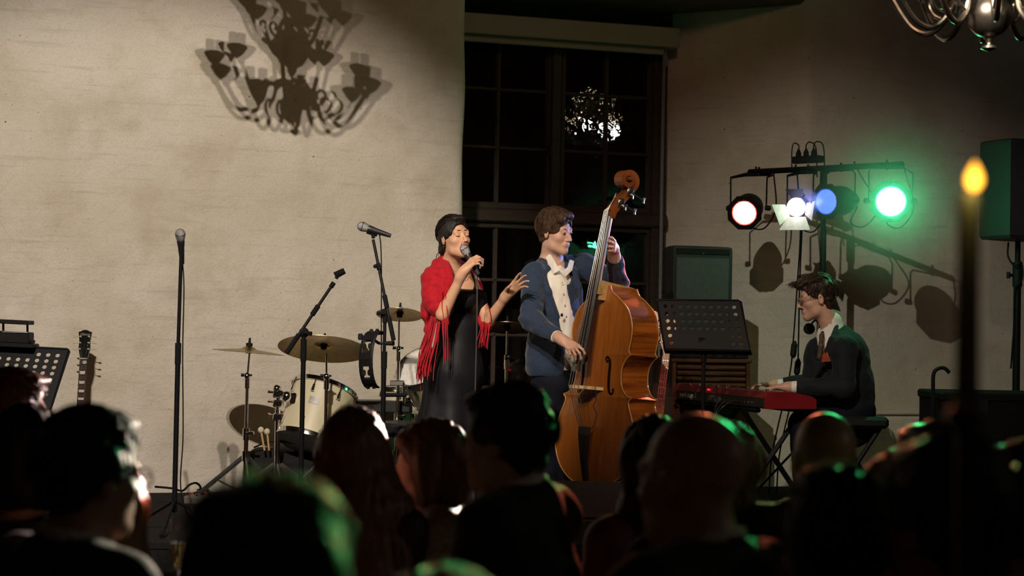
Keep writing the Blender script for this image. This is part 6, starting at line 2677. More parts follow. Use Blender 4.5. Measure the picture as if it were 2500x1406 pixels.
grow('jacket', b, .006, JKT, bm, None, None, disp=jfold)
b = Body()
b.chain([P(1320, 632, 9.96), P(1324, 664, 9.865), P(1338, 712, 9.835), P(1364, 772, 9.835)], [.010, .018, .019, .007], .02)
grow('lapel', b, .005, JKT, bm)
b = Body()
b.chain([P(1396, 638, 10.03), P(1404, 662, 9.94), P(1412, 700, 9.91), P(1420, 750, 9.90)], [.009, .015, .017, .008], .02)
grow('lapel', b, .005, JKT, bm)
b = MB()
b.lathe(P(1371, 769, 9.80), fb_, [(0, .010), (.004, .010), (.005, .004)], 12)
b.build('jacket_button', BLKP, bm, True)
TRO = mat('navy_trousers', (0.006, 0.007, 0.012), .85, var=(100, .2), spec=.2)
b = Body()
b.cap(P(1362, 880, 10.0), P(1360, 930, 10.0), .135, .14, .05)
for s_, xx in ((-1, 1338), (1, 1378)):
    q = np.array([P(xx, 1250, 10.0)[0], 10.0 + .03 * s_, ZS + .06])
    b.chain([P(1360 + s_ * 17, 930, 10.0 + .03 * s_), P(xx, 1085, 9.97), q], [.105, .080, .068], .03)
grow('trousers', b, .009, TRO, bm, [((12, 12, 18), .006)])
for s_, xx in ((-1, 1338), (1, 1378)):
    b = Body()
    q = np.array([P(xx, 1250, 10.0)[0], 10.0 + .03 * s_, ZS + .045])
    b.cap(q, q + [.09, -.12, -.008], .042, .034, .03)
    b.box(q + [.04, -.06, -.06], (.3, .3, .02), None, .003, .005, True)
    grow('shoe', b, .007, GBLK, bm)

HAIR_P = mat('chestnut_hair', (0.030, 0.016, 0.009), .5, var=(70, .5), stretch=(1, 1, .2), bump=(260, .003), spec=.35)
# ------------------------------------------------------------------ the keyboard player
pm = person('man with round glasses and moustache in a dark suit playing the red keyboard', (P(2080, 1000, 10.35)[0], 10.35, ZS))
hc = P(1991, 727, 10.30)
HR = yawframe(-94, -10, -2)
W_ = lambda x, y, z: hc + HR @ np.array([x, y, z])
b = Body()
head_ops(b, hc, HR, 1.03)
nb = P(2035, 812, 10.32)
b.cap(W_(0, -.030, -.072), nb, .054, .062, .03)
ns, fs = P(2062, 850, 10.13), P(2052, 846, 10.50)
b.cap(ns, nb + [0, 0, -.03], .05, .055, .05).cap(fs, nb + [0, 0, -.03], .05, .055, .05)
b.cap(P(2050, 880, 10.32), P(2075, 1000, 10.34), .13, .14, .05)
ne, nw = P(2058, 946, 10.06), P(1928, 945, 10.12)
fe, fw = P(2010, 935, 10.62), P(1895, 940, 10.66)
b.cap(ns, ne, .045, .04, .02).cap(ne, nw, .04, .027, .015)
b.cap(fs, fe, .045, .04, .02).cap(fe, fw, .04, .027, .015)
hand_ops(b, nw, nrm(P(1890, 944, 10.14) - nw), (0, .05, -1), (0, 1, .1), per=((18, 35, 25),) * 4, spread=8, thumb=(.7, .6, -.1), thumb2=(.9, .2, .2))
hand_ops(b, fw, nrm(P(1850, 937, 10.68) - fw), (0, -.05, -1), (0, -1, .1), per=((16, 32, 25),) * 4, spread=8, thumb=(.7, .6, -.1), thumb2=(.9, .2, .2))
hp = P(2085, 1000, 10.34)
for dy in (-.11, .11):
    kn_ = P(1960, 1035, 10.34 + dy)
    ft = np.array([kn_[0] + .02, 10.34 + dy, ZS + .07])
    b.chain([hp + [0, dy, 0], kn_, ft], [.085, .058, .042], .02)
grow('body', b, .0045, [SKIN_L, LIPM, MOUTH], pm, None, face_mats(hc, HR, 1.03, False))
eyes(pm, hc, HR, 1.03, False, (0, -.4), HAIR_P)
b = Body()
hair_cap(b, hc, HR, 1.03, .008, low=-.01)
b.ell(W_(0, .045, .104), (.056, .062, .026), HR, .02)
b.ell(W_(.0, .090, .088), (.045, .024, .022), HR, .02)
b.ell(W_(0, -.01, .112), (.058, .075, .024), HR, .02)
hs = lambda V, N: .005 * vnoise(((V - hc) @ HR) * np.array([80, 20, 60])) + .003 * vnoise(V * 40)
ph_ = grow('hair', b, .0045, HAIR_P, pm, None, None, disp=hs)
lay_strands(hc, HR, 1.03, HAIR_P, ph_, 380, .06, 'front')
b = MB()
for k in range(46):
    a = rng.uniform(-.045, .045)
    p = W_(a, .085 + rng.uniform(-.02, .02), .098)
    b.tube(spline([p, p + HR @ np.array([a * .2, .03, .005 + rng.uniform(-.01, .014)]), p + HR @ np.array([a * .3, .043 + rng.uniform(-.015, .015), -.016 + rng.uniform(-.012, .02)])], 4), [.0013] * 8 + [.0006], 4)
tag(b.build('loose_hair_wisps', HAIR_P, ph_, True), kind='stuff')
b = MB()
b.tube([W_(-.024, .088, -.058), W_(-.010, .099, -.050), W_(0, .101, -.050), W_(.010, .099, -.050), W_(.024, .088, -.058)], [.003, .006, .0055, .006, .003], 8)
b.build('moustache', HAIR_P, pm, True)
gl = MB()
GOLD = mat('thin_gold_wire', (.45, .33, .16), .3, 1.0)
for s_ in (-1, 1):
    gl.torus(W_(s_ * .033, .102, -.004), HR[:, 1] + HR[:, 0] * s_ * .12, .024, .0014, 28, 6)
    gl.tube([W_(s_ * .056, .098, .0), W_(s_ * .079, .05, .003), W_(s_ * .083, -.01, .006), W_(s_ * .080, -.028, -.012)], .0015, 6)
gl.tube(spline([W_(-.010, .106, -.002), W_(0, .112, .001), W_(.010, .106, -.002)], 4), .0014, 6)
gg = gl.build('spectacles', GOLD, pm, True)
for s_ in (-1, 1):
    b = MB()
    b.lathe(W_(s_ * .033, .102, -.004), HR[:, 1] + HR[:, 0] * s_ * .12, [(0, .0235), (.0008, .0235)], 24)
    b.build('spectacle_lens', mat('clear_lens', (1, 1, 1), .02, trans=1.0, ior=1.1), gg)
SHW_ = mat('white_shirt', (0.70, 0.68, 0.63), .75, var=(20, .04))
b = Body()
n0 = W_(0, -.030, -.072)
b.cap(n0 * .35 + nb * .65 + [.012, 0, .012], nb + [0, 0, -.03], .064, .076, .02)
b.cap(nb + [-.02, 0, -.03], P(2030, 900, 10.30), .08, .12, .05)
b.cap(n0 * .9 + nb * .1 + [-.045, 0, .02], n0 * .45 + nb * .55 + [-.03, 0, .0], .075, .060, .004, True)
b.cap(n0, nb, .0545, .063, .003, True)
for w0, w1 in ((ne, nw), (fe, fw)):
    d_ = nrm(w1 - w0)
    b.cap(w1 - d_ * .09, w1 - d_ * .022, .040, .036, .005)
grow('shirt', b, .0055, SHW_, pm)
b = Body()
b.chain([P(2008, 811, 10.24), P(2006, 820, 10.21), P(2004, 845, 10.195), P(2001, 872, 10.20)], [.010, .013, .015, .016], .01)
grow('necktie', b, .005, mat('brown_patterned_tie', (0.13, 0.08, 0.035), .7, var=(90, .6, (0.02, 0.015, 0.012))), pm)
SUIT = mat('dark_navy_suit', (0.006, 0.009, 0.012), .8, var=(100, .2), sheen=.05, spec=.3, bump=(600, .0006))
b = Body()
b.chain([P(2058, 868, 10.32), P(2062, 940, 10.33), P(2072, 1005, 10.34)], [.155, .160, .150], .07)
b.cap(P(2010, 868, 10.31), P(2014, 960, 10.31), .118, .135, .07)
b.cap(ns + [0, .0, -.01], nb + [.015, 0, -.035], .072, .075, .05).cap(fs, nb + [.015, 0, -.035], .072, .075, .05)
b.cap(P(2048, 806, 10.34), P(2032, 838, 10.20), .030, .030, .03)
b.cap(ns, ne, .076, .068, .04).cap(ne, ne + (nw - ne) * .88, .066, .046, .02)
b.cap(fs, fe, .076, .068, .04).cap(fe, fe + (fw - fe) * .85, .066, .046, .02)
b.cap(P(2072, 1005, 10.34), P(2082, 1038, 10.34), .150, .135, .05)
b.cap(W_(0, -.03, -.06), nb + [-.03, -.01, -.0], .08, .074, .01, True)
b.cap(nb + [-.075, -.05, .02], P(1992, 895, 10.17), .066, .014, .012, True)
for w0, w1 in ((ne, nw), (fe, fw)):
    d_ = w1 - w0
    b.cap(w0 + d_ * 1.0, w1 + d_ * .4, .058, .06, .005, True)
grow('suit_jacket', b, .0065, SUIT, pm, None, None, disp=lambda V, N: .006 * vnoise(V * np.array([16, 16, 22])) + .002 * vnoise(V * 45))
b = Body()
b.chain([P(2044, 792, 10.27), P(2032, 830, 10.16), P(2008, 885, 10.135), P(1980, 935, 10.15)], [.012, .019, .020, .007], .02)
grow('lapel', b, .0055, SUIT, pm)
pkt = P(2018, 880, 10.115)
b = MB()
b.add([P(2006, 884, 10.13), P(2028, 882, 10.10), P(2020, 858, 10.105), P(2016, 864, 10.11), P(2012, 858, 10.115), P(2008, 866, 10.125)] + [P(2006, 884, 10.11), P(2028, 882, 10.08), P(2020, 858, 10.085), P(2016, 864, 10.09), P(2012, 858, 10.095), P(2008, 866, 10.105)], [(0, 1, 2, 3, 4, 5), (11, 10, 9, 8, 7, 6)] + [(i, 6 + i, 6 + (i + 1) % 6, (i + 1) % 6) for i in range(6)])
b.build('pocket_square', mat('rust_silk', (0.32, 0.055, 0.018), .5), pm)
b = MB()
b.lathe(P(1977, 803, 10.46), (-.5, -.8, .1), [(-.02, .026), (0, .034), (.02, .034), (.028, .026), (.03, .01)], 16)
b.tube(spline([P(1978, 795, 10.45), P(1990, 782, 10.44), P(2002, 792, 10.44)]), .006, 8)
b.build('headphone', BLKP, pm, True)
b = Body()
for dy in (-.11, .11):
    kn_ = P(1960, 1035, 10.34 + dy)
    ft = np.array([kn_[0] + .02, 10.34 + dy, ZS + .08])
    b.chain([hp + [0, dy, 0], kn_, ft], [.105, .080, .062], .03)
grow('trousers', b, .009, TRO, pm, [((12, 12, 16), .006)])
for dy in (-.11, .11):
    b = Body()
    kn_ = P(1960, 1035, 10.34 + dy)
    q = np.array([kn_[0] + .02, 10.34 + dy, ZS + .045])
    b.cap(q, q + [-.15, -.01, -.008], .042, .034, .03)
    b.box(q + [-.06, 0, -.06], (.3, .3, .02), None, .003, .005, True)
    grow('shoe', b, .007, GBLK, pm)
# ------------------------------------------------------------------ chandeliers
PEW = mat('tarnished_pewter', (0.30, 0.27, 0.235), .32, .95, var=(25, .2))
CANDLE = mat('ivory_candle_sleeve', (0.55, 0.47, 0.34), .6)


def chandelier(c, k, label, lit=0.0, rot=0.0):
    """c = centre of the big ball, k = scale"""
    c = np.asarray(c, float)
    t = thing('chandelier', label, 'chandelier', tuple(c))
    up = np.array([0, 0, 1.0])
    b = MB()
    b.lathe(c, up, [(z * k, r * k) for z, r in ((-.162, .0), (-.158, .016), (-.148, .036), (-.138, .032), (-.131, .014), (-.122, .011), (-.112, .014), (-.104, .024), (-.094, .026))], 28)
    b.build('finial', PEW, t, True)
    b = MB()
    b.lathe(c, up, [(z * k, r * k) for z, r in [(-.10 * math.cos(a), .10 * math.sin(a)) for a in np.linspace(.2, math.pi - .25, 18)]], 36)
    b.build('ball', PEW, t, True)
    b = MB()
    b.lathe(c, up, [(z * k, r * k) for z, r in ((.094, .03), (.11, .05), (.125, .05), (.14, .028), (.17, .022), (.20, .045), (.23, .06), (.25, .06), (.28, .10), (.33, .13), (.38, .135), (.43, .11), (.47, .06), (.50, .03), (.56, .045), (.60, .075), (.65, .08), (.70, .05), (.74, .02), (.82, .012))], 28)
    b.build('stem', PEW, t, True)
    b = MB()
    top = 6.2
    b.tube([c + up * .81 * k, (c[0], c[1], top)], .008 * k + .003, 8)
    b.build('hanging_rod', PEW, t, True)
    for n, z0, rad, a0, hk in ((10, .12, .47, rot, 1.0), (6, .52, .30, rot + .3, .8)):
        for i in range(n):
            a = a0 + 2 * math.pi * i / n
            e = np.array([math.cos(a), math.sin(a), 0])
            q = [(.04, 0), (.11, .03), (.165, -.03), (.20, -.13), (.27, -.185), (.35, -.15), (.43, -.03), (.47, .05)]
            b = MB()
            pts = [c + (e * r * rad / .47 + up * (z0 + z * hk)) * k for r, z in q]
            b.tube(spline(pts, 5), .0135 * k, 8)
            sc_ = [(.20, -.13), (.25, -.10), (.27, -.05), (.24, -.02), (.21, -.04), (.215, -.075)]
            b.tube(spline([c + (e * r * rad / .47 + up * (z0 + z * hk)) * k for r, z in sc_], 4), .009 * k, 7)
            ar = b.build('arm', PEW, t, True)
            p = c + (e * rad + up * (z0 + .05 * hk)) * k
            b = MB()
            b.lathe(p, up, [(z * k, r * k) for z, r in ((-.03, .008), (-.02, .02), (.0, .026), (.035, .066), (.075, .092), (.081, .092), (.05, .02))], 20)
            b.build('drip_pan', PEW, ar, True)
            b = MB()
            b.lathe(p, up, [(z * k, r * k) for z, r in ((.04, .018), (.06, .026), (.165, .027), (.17, .006))], 12)
            b.build('candle_sleeve', CANDLE, ar, True)
            if lit:
                b = MB()
                b.lathe(p, up, [(z * k, r * k) for z, r in ((.17, .006), (.18, .016), (.20, .013), (.225, .001))], 10)
                b.build('flame_bulb', mat('lit_bulb', (1, .8, .5), .4, emit=((1.0, .74, .45), lit)), ar, True)
    return t


# in view at the upper right
chandelier(P(2415, 38, 7.5), 0.98, 'pewter chandelier with a big ball hanging at the upper right corner', 0, .15)
# its neighbour out of the frame, whose shadow falls on the left wall
ws = P(712, 268, 11.18)
fr_ = .72
cs2 = LKEY + (ws - LKEY) * fr_
chandelier(cs2, .76, 'pewter chandelier above the stage front, its shadow cast on the left wall', 0, .5)


def mirrored(px, py, dist):
    """real place of something seen as a reflection in the window"""
    v = P(px, py, dist)
    n = WN
    s = (v - V0) @ n
    return v - 2 * s * n


rc = mirrored(1447, 345, 23.0)
chandelier(rc, .80, 'lit chandelier in the hall behind, seen only as a reflection in the window', 14.0, .2)
for i, (px, py) in enumerate(((1441, 306), (1490, 316))):
    q = mirrored(px, py, 24.2)
    aim = nrm(onplane(1450, V0) + [0, 0, 2.9] - q)
    t = thing('spotlight', ('white spotlight reflected at left in the window, behind the lit chandelier', 'white spotlight reflected at right in the window, behind the lit chandelier')[i], 'stage light', tuple(q))
    b = MB()
    b.lathe(q, -aim, [(-.02, .12), (0, .13), (.2, .12), (.28, .06), (.29, .01)], 24)
    b.build('housing', BLK, t, True)
    b = MB()
    b.lathe(q, aim, [(.012, .112), (.03, .08), (.036, .01)], 24)
    b.build('lens', mat('hot_white_lens', (1, 1, 1), .3, emit=((1.0, .95, .86), 70.0)), t, True)
    b = MB()
    b.tube([q + [0, 0, .1], (q[0], q[1], 6.2)], .015, 8)
    b.build('drop_bar', BLK, t, True)

# ------------------------------------------------------------------ candle in the foreground at right
d = 2.0
c = P(2366, 520, d)
cz = P(2366, 985, d)[2]
t = thing('taper_candle', 'tall dark green taper candle burning close in front at right', 'candle', (c[0], d, cz))
b = MB()
b.lathe((c[0], d, cz), (0, 0, 1), [(0, .0150), (.01, .0148), (P(2366, 470, d)[2] - cz - .004, .0128), (P(2366, 470, d)[2] - cz, .007)], 20)
b.build('wax', mat('green_wax', (0.10, 0.14, 0.08), .55), t, True)
b = MB()
wk = P(2370, 466, d)
b.tube([(c[0], d, P(2366, 472, d)[2]), wk], .0012, 6)
b.build('wick', BLKP, t, True)
b = MB()
zf = P(2376, 468, d)
hf = .034
b.lathe(P(2377, 466, d), (0.03, 0, 1), [(0, .002), (.005, .0075), (.012, .0098), (.02, .0082), (.028, .004), (hf, .0004)], 16)
b.build('flame', mat('candle_flame', (1, .6, .1), .5, emit=((1.0, .46, .04), 2.6)), t, True)
lamp('candle_glow', 'POINT', P(2379, 440, d - .03), .12, (1.0, .55, .2), None, .008)
cz0 = .76
ch = thing('candlestick', 'dark metal candlestick holding the green taper at right', 'candlestick', (c[0], d, cz0))
hh = cz - cz0
b = MB()
b.lathe((c[0], d, cz0), (0, 0, 1), [(0, .055), (.008, .057), (.015, .04), (.03, .014), (hh * .4, .010), (hh * .5, .018), (hh * .6, .010), (hh - .03, .012), (hh - .02, .024), (hh - .012, .024), (hh, .014)], 24)
b.build('turned_stem', mat('dark_bronze', (.05, .04, .03), .4, .8), ch, True)
for (tx, ty, tr, lb) in ((c[0] + .02, d - .22, .32, 'round table under a dark cloth at right with the candle on it'), (P(437, 1300, 4.7)[0], 4.75, .26, 'small round table under a dark cloth at left with champagne glasses on it')):
    t = thing('table', lb, 'table', (tx, ty, 0))
    zt_ = .755 if tr > .3 else .70
    b = MB()
    b.lathe((tx, ty, zt_ - .03), (0, 0, 1), [(0, tr), (.028, tr), (.03, tr * .98)], 40)
    b.build('table_top', WOOD_D, t, False)
    b = MB()
    n = 48
    V, F = [], []
    for i, (z, s) in enumerate(((zt_ + .003, .02), (zt_ + .003, 1.0), (zt_ - .03, 1.03), (zt_ - .30, 1.06))):
        for k in range(n):
            a = 2 * math.pi * k / n
            rr = tr * s * (1 + (.03 * math.sin(9 * a) if i == 3 else 0))
            V.append((tx + rr * math.cos(a), ty + rr * math.sin(a), z))
    F = [(i * n + k, i * n + (k + 1) % n, (i + 1) * n + (k + 1) % n, (i + 1) * n + k) for i in range(3) for k in range(n)] + [tuple(range(n))]
    b.add(V, F)
    b.build('tablecloth', mat('dark_cloth', (.02, .016, .015), .9), t, True)
    b = MB()
    b.tube([(tx, ty, .02), (tx, ty, zt_ - .03)], .035, 12)
    b.lathe((tx, ty, 0.0), (0, 0, 1), [(0, .22), (.015, .22), (.03, .05)], 24)
    b.build('pedestal', BLK, t, True)
# champagne flutes and straw
GLS = mat('thin_glass', (1, 1, 1), .02, trans=1.0, ior=1.45, spec=.6)
WINE = mat('champagne', (.80, .62, .30), .05, trans=1.0, ior=1.33)


def flute(p, zt_, h, lb):
    t = thing('champagne_flute', lb, 'glass', (p[0], p[1], zt_))
    c = np.array([p[0], p[1], zt_])
    b = MB()
    o_ = [(.002, .030), (.005, .012), (.012, .004), (h * .36, .004), (h * .42, .012), (h * .6, .022), (h * .8, .0245), (h, .0225)]
    i_ = [(h, .0213), (h * .8, .0233), (h * .6, .0208), (h * .44, .010), (h * .43, .0)]
    b.lathe(c, (0, 0, 1), [(.0, .03)] + o_ + i_, 28)
    g = b.build('bowl', GLS, t, True)
    b = MB()
    b.lathe(c, (0, 0, 1), [(h * .435, .001), (h * .45, .0097), (h * .6, .0203), (h * .74, .0225), (h * .741, .0)], 24)
    b.build('wine', WINE, t, True)


p = P(437, 1270, 4.7)
flute(p, .703, p[2] - .703, 'tall champagne flute with pale wine, left one on the small table')
p2 = P(475, 1296, 4.62)
flute(p2, .703, p2[2] - .703, 'second champagne flute just behind the front one')
b = MB()
b.tube([P(452, 1150, 4.60), P(463, 1220, 4.61), P(470, 1270, 4.62), P(476, 1345, 4.62)], .0028, 8)
tag(b.build('drinking_straw', mat('pink_straw', (.55, .30, .30), .4), None, True, origin=P(476, 1345, 4.62)), 'pale pink drinking straw standing up in the second champagne flute', 'straw')

# ------------------------------------------------------------------ the audience
BSUIT = mat('black_evening_suit', (0.009, 0.009, 0.010), .75, sheen=.15, bump=(500, .0006))
CLOTHS = {
    'suit': BSUIT,
    'lace': mat('grey_sequin_lace', (0.36, 0.31, 0.27), .4, var=(130, .85, (0.06, 0.045, 0.04)), bump=(150, .004), spec=.6),
    'red': mat('dark_red_dress', (0.09, 0.012, 0.012), .6),
    'dark': mat('dark_evening_dress', (0.012, 0.011, 0.012), .6),
}
HAIRS = {
    'dark': HAIR_D, 'brown': mat('mid_brown_hair', (0.12, 0.06, 0.03), .36, var=(80, .45), stretch=(1, 1, .15), bump=(260, .002)),
    'red': mat('reddish_brown_hair', (0.15, 0.055, 0.028), .38, var=(80, .45), stretch=(1, 1, .15), bump=(260, .002)),
    'blond': mat('dark_blond_hair', (0.22, 0.13, 0.055), .4, var=(80, .4), stretch=(1, 1, .15), bump=(260, .002)),
}
SKIN_A = mat('audience_skin', (0.42, 0.24, 0.165), .42, spec=.4, bump=(160, .0004))


def guest(px, py, d, yaw, label, hair='short', hcol='dark', cloth='suit', s=1.0, pitch=0, collar=False, strands=0, lean=0.0, sh=1.0, bow=False, glasses=False, nk=.155):
    hc = P(px, py, d)
    R = yawframe(yaw, pitch, 0)
    w = lambda x, y, z: hc + R @ (np.array([x, y, z]) * s)
    f = nrm(R[:, 1] * [1, 1, 0])
    rt = R[:, 0] * [1, 1, 0]
    up = np.array([0, 0, 1.0])
    fem = hair in ('long', 'bob', 'halflong')
    zp = .50
    pel = hc * [1, 1, 0] - f * .10 + up * zp
    t = person(label, tuple(pel * [1, 1, 0]))
    b = Body()
    head_ops(b, hc, R, s, fem)
    nb = hc - f * .05 - up * nk * s
    b.cap(w(0, -.028, -.07), nb, .050 if fem else .060, .056 if fem else .068, .03)
    sw = (.155 if fem else .185) * sh
    L_, R__ = nb - rt * sw - up * .055, nb + rt * sw - up * .055
    b.cap(nb - up * .02, L_, .05, .045, .05).cap(nb - up * .02, R__, .05, .045, .05)
    b.cap(nb - up * .14, pel, .11, .13, .06)
    arms = []
    for q, sg_ in ((L_, -1), (R__, 1)):
        el = q + rt * sg_ * .05 - up * .27 + f * .06
        wr = el + f * .20 - rt * sg_ * .08 - up * .02
        b.cap(q, el, .043, .036, .03).cap(el, wr, .036, .025, .02)
        b.cap(wr, wr + f * .09 - up * .01, .027, .020, .02)
        arms.append((q, el, wr))
        kn = pel + rt * sg_ * .10 + f * .36 + up * .0
        b.chain([pel + rt * sg_ * .09, kn, kn * [1, 1, 0] - f * .06 + up * .07], [.085, .058, .042], .03)
        fo = kn * [1, 1, 0] - f * .06 + up * .045
        b.cap(fo, fo + f * .15 - up * .01, .042, .032, .03)
    grow('body', b, .0085, [SKIN_A, LIP, MOUTH], t, None, face_mats(hc, R, s, False), sm=1)
    # clothes
    m = CLOTHS[cloth]
    b = Body()
    g = .022 if cloth == 'suit' else .012
    b.cap(nb - up * .03, L_, .062 + g, .055 + g, .06).cap(nb - up * .03, R__, .062 + g, .055 + g, .06)
    b.ell(nb - up * .20, ((.19 if not fem else .155) * sh, .115 + g * .5, .19), np.stack([rt, f, up], 1), .08)
    b.cap(nb - up * .26, pel, .125 + g, .145 + g, .08)
    for q, el, wr in arms:
        b.cap(q, el, .050 + g, .045 + g, .04)
        b.cap(el, el + (wr - el) * .85, .042 + g, .034 + g * .5, .02)
    if cloth == 'suit':
        b.chain([nb - f * .035 + up * .022, nb - up * .03 + rt * .07, ], [.034, .038], .04)
        b.chain([nb - f * .035 + up * .022, nb - up * .03 - rt * .07, ], [.034, .038], .04)
        b.cap(nb + f * .09 + up * .02, nb + f * .15 - up * .28, .052, .012, .012, True)
        b.cap(w(0, -.02, -.05), nb + up * .01, .070, .076, .01, True)
    else:
        b.ell(nb + up * .04 + f * .02, (.10, .10, .075), None, .02, True)
    grow('jacket' if cloth == 'suit' else 'dress', b, .011, m, t, [((15, 15, 20), .006)])
    if cloth == 'suit':
        b = Body()
        b.cap(nb + up * .045, nb - up * .03, .0685, .077, .01)
        b.ell(nb - up * .17, (.16 * sh, .118, .16), np.stack([rt, f, up], 1), .05)
        b.cap(w(0, -.02, -.05), nb + up * .0, .0600, .0690, .004, True)
        b.ell(nb + up * .085 + f * .02, (.085, .085, .045), None, .004, True)
        grow('shirt', b, .0085, SHW_, t)
    if bow:
        p0 = nb + f * .078 + up * .0
        b = MB()
        for s_ in (-1, 1):
            V = [p0 + rt * s_ * .006 + up * .008, p0 + rt * s_ * .045 + up * .024, p0 + rt * s_ * .045 - up * .024, p0 + rt * s_ * .006 - up * .008]
            b.add(V + [v + f * .016 for v in V], [(0, 1, 2, 3), (7, 6, 5, 4), (0, 4, 5, 1), (1, 5, 6, 2), (2, 6, 7, 3), (3, 7, 4, 0)])
        b.ball(p0 + f * .010, (.010, .012, .011), 10)
        b.build('bow_tie', SHW_, t)
    # hair
    hm = HAIRS[hcol]
    hs = lambda V, N: .005 * vnoise(((V - hc) @ R) * np.array([70, 24, 40])) + .004 * vnoise(V * 36)
    hl = lambda V, N: .006 * vnoise(((V - hc) @ R) * np.array([75, 75, 9])) + .004 * vnoise(V * np.array([30, 30, 12]))
    if hair != 'bald':
        b = Body()
        if hair == 'short':
            hair_cap(b, hc, R, s, .012, low=-.015)
            b.ell(w(0, .03, .100), np.array([.062, .068, .028]) * s, R, .02)
            b.ell(w(0, -.02, .110), np.array([.066, .08, .026]) * s, R, .02)
        else:
            b.ell(w(0, -.022, .038), (np.array([.074, .094, .086]) + .020) * s, R, .015)
            if hair == 'bob':
                b.ell(w(0, -.045, -.040), np.array([.102, .085, .115]) * s, R, .04)
                for q in (-1, 1):
                    b.cap(w(q * .076, .005, .03), w(q * .086, .0, -.105), .032 * s, .030 * s, .03)
                b.ell(w(0, .068, .062), np.array([.066, .032, .036]) * s, R, .02)
            else:
                ln_ = .44 if hair == 'long' else .30
                b.chain([w(0, -.06, .0), w(0, -.085, -.15) + rt * lean * .5, hc - up * (ln_ - .04) - f * .155 + rt * lean], [.088 * s, .082 * s, .070 * s], .05)
                b.chain([w(.055, -.03, .0), w(.075, -.05, -.15) + rt * lean * .55, hc - up * (ln_ - .12) - f * .11 + rt * (.055 + lean)], [.045 * s, .050 * s, .040 * s], .05)
                b.chain([w(-.055, -.03, .0), w(-.07, -.04, -.14), hc - up * (ln_ - .08) - f * .13 - rt * (.05 - lean)], [.045 * s, .045 * s, .035 * s], .05)
            b.ell(w(0, .105, -.045), np.array([.062, .070, .105]) * s, R, .015, True)
        hob = grow('hair', b, .0075, hm, t, None, None, disp=hs if hair == 'short' else hl)
        if hair == 'short':
            lay_strands(hc, R, s, hm, hob, 260 if d > 2.5 else 120, .06, 'front')
        if strands:
            b = MB()
            for k in range(strands):
                a = rng.uniform(-math.pi * .98, math.pi * .02)
                el = rng.uniform(.0, 1.1)
                p0 = w(.092 * math.cos(a) * math.cos(el), -.025 + .112 * math.sin(a) * math.cos(el), .045 + .098 * math.sin(el))
                dv = nrm((p0 - hc) * [1, 1, 0])
                if hair == 'bob':
                    p1 = p0 + dv * .018 - up * rng.uniform(.05, .09)
                    p2 = hc - up * rng.uniform(.10, .17) + dv * rng.uniform(.088, .112)
                    p3 = p2 - dv * rng.uniform(.0, .03) - up * .02
                    q = [p0, p1, p2, p3]
                else:
                    ln_ = .46 if hair == 'long' else .32
                    p1 = p0 + dv * .02 - up * .10
                    x_ = (p0 - hc) @ rt
                    p2 = hc - up * ln_ * .6 - f * (.12 + rng.uniform(-.04, .05)) + rt * (x_ * 1.15 + lean * .6 + rng.normal(0, .012))
                    p3 = hc - up * ln_ * rng.uniform(.9, 1.1) - f * (.16 + rng.uniform(-.05, .05)) + rt * (x_ * 1.05 + lean * 1.1 + rng.normal(0, .02))
                    q = [p0, p1, p2, p3]
                b.tube(spline(q, 4), [.0016] * 12 + [.0008], 4)
            tag(b.build('hair_strands', hm, hob, True), kind='stuff')
    if glasses:
        b = MB()
        for s_ in (-1, 1):
            b.tube([w(s_ * (.033 + .026 * math.cos(a)), .102, -.004 + .019 * math.sin(a)) for a in np.linspace(0, 2 * math.pi, 17)], .0022 * s, 6)
            b.tube([w(s_ * .059, .100, .002), w(s_ * .080, .04, .004), w(s_ * .084, -.02, .004)], .002 * s, 6)
        b.tube([w(-.008, .106, 0), w(.008, .106, 0)], .002, 6)
        b.build('spectacles', mat('dark_frame', (.03, .02, .018), .4), t, True)
    return t, hc, R


guest(40, 1010, 5.4, 60, 'seated guest with reddish brown hair at the far left edge', 'short', 'red', 'dark')
guest(72, 1118, 4.4, 18, 'dark haired guest at far left, between the red haired guest and the man in glasses', 'bob', 'dark', 'dark')
guest(266, 1245, 4.1, 12, 'guest with dark blond long hair half hidden behind the man in glasses', 'long', 'blond', 'dark', .95, strands=160)
guest(226, 1164, 3.45, 44, 'man in a dark suit and glasses at left, head turned to the stage', 'short', 'dark', 'suit', 1.0, glasses=True)
guest(658, 1500, 1.75, 15, 'very blurred dark haired guest close in front at bottom centre left', 'short', 'dark', 'suit', 1.0)
guest(866, 1110, 5.0, 6, 'woman with long brown hair seen from behind, pale light on her right side', 'long', 'brown', 'dark', 1.0, strands=520, lean=.10)
guest(1042, 1134, 5.15, -92, 'woman with a brown bob in a sparkling grey lace dress', 'bob', 'brown', 'lace', .97, nk=.13, sh=1.1, strands=260)
guest(1230, 1080, 4.3, -66, 'man in dark suit and white bow tie, profile turned left before the double bass', 'short', 'dark', 'suit', 1.04, bow=True, nk=.135)
guest(1590, 1134, 4.9, -25, 'dark long haired woman in dark red below the bass guitars', 'long', 'dark', 'red', 1.0, strands=160)
guest(1762, 1170, 4.3, -15, 'guest with short blond hair mostly hidden behind the large bald head', 'short', 'blond', 'suit', 1.0)
guest(1682, 1170, 3.25, -48, 'bald man in dark suit with white collar, green rim light, right of the double bass', 'bald', 'dark', 'suit', 1.06, nk=.14)
guest(2010, 1122, 4.3, -6, 'bald man in dark suit seen from behind below the keyboard player', 'bald', 'dark', 'suit', 1.0, nk=.13)
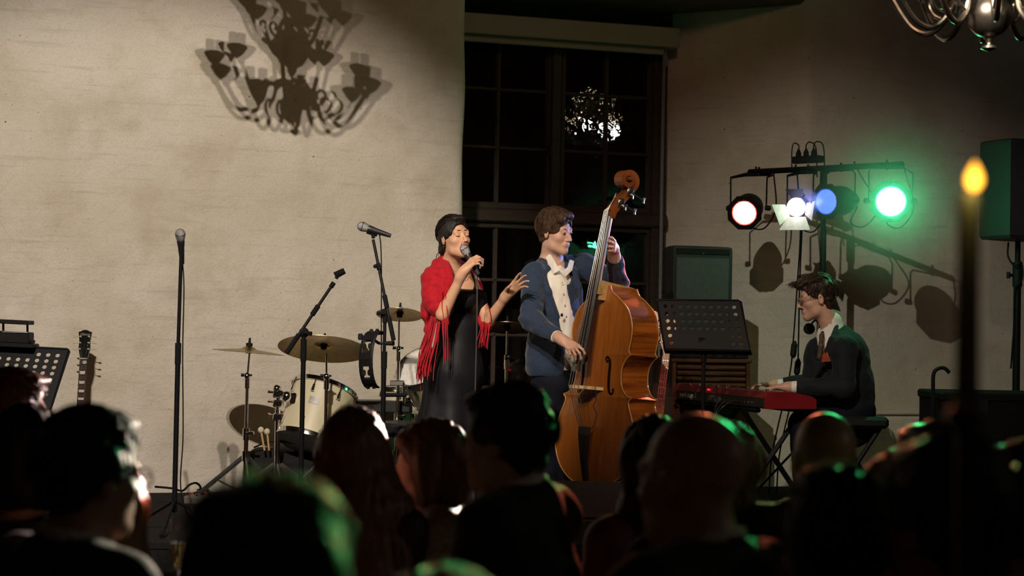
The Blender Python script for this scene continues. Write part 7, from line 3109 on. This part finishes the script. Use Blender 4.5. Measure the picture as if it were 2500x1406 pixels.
guest(2275, 1182, 3.9, -20, 'guest with pale short hair behind the large dark head at right', 'short', 'blond', 'suit', 1.0)
guest(2200, 1270, 3.3, -20, 'blond guest half hidden left of the large dark head at right', 'halflong', 'blond', 'dark', .95)
guest(2035, 1350, 2.75, 0, 'dark blurred head in front of the bald man, bottom right of centre', 'short', 'dark', 'suit', 1.0)
guest(2310, 1290, 2.6, -25, 'large dark blurred head nearest at bottom right', 'short', 'dark', 'suit', 1.0)
guest(2505, 1262, 3.2, -10, 'dark haired guest cut by the right edge of the frame', 'short', 'dark', 'suit', 1.0)
guest(1085, 1680, 2.05, 5, 'dark head barely rising at the bottom centre edge of the frame', 'short', 'dark', 'suit', 1.0)
# ------------------------------------------------------------------ added volume ball standing in for lens bloom round the green lamp
hz = bpy.data.materials.new('lens_glow_volume')
hz.use_nodes = True
nt = hz.node_tree
nt.nodes.clear()
out = nt.nodes.new('ShaderNodeOutputMaterial')
vs = nt.nodes.new('ShaderNodeVolumeScatter')
vs.inputs['Color'].default_value = (1, 1, 1, 1)
vs.inputs['Density'].default_value = 0.14
vs.inputs['Anisotropy'].default_value = 0.0
nt.links.new(vs.outputs[0], out.inputs['Volume'])
tc = nt.nodes.new('ShaderNodeTexCoord')
mp = nt.nodes.new('ShaderNodeMapping')
mp.inputs['Scale'].default_value = (1 / .72, 1 / .55, 1 / .72)
gr = nt.nodes.new('ShaderNodeTexGradient')
gr.gradient_type = 'QUADRATIC_SPHERE'
ml = nt.nodes.new('ShaderNodeMath')
ml.operation = 'MULTIPLY'
ml.inputs[1].default_value = 0.9
nt.links.new(tc.outputs['Object'], mp.inputs[0])
nt.links.new(mp.outputs[0], gr.inputs[0])
nt.links.new(gr.outputs['Fac'], ml.inputs[0])
nt.links.new(ml.outputs[0], vs.inputs['Density'])
hc_ = CANS['green'][0] + CANS['green'][1] * 0.02
b = MB()
b.ball(hc_, (.72, .55, .72), 32)
tag(b.build('lens_glow', hz, None, True, origin=hc_), 'added glow volume standing in for lens bloom around the bright green lamp', 'lens_glow', kind='stuff')
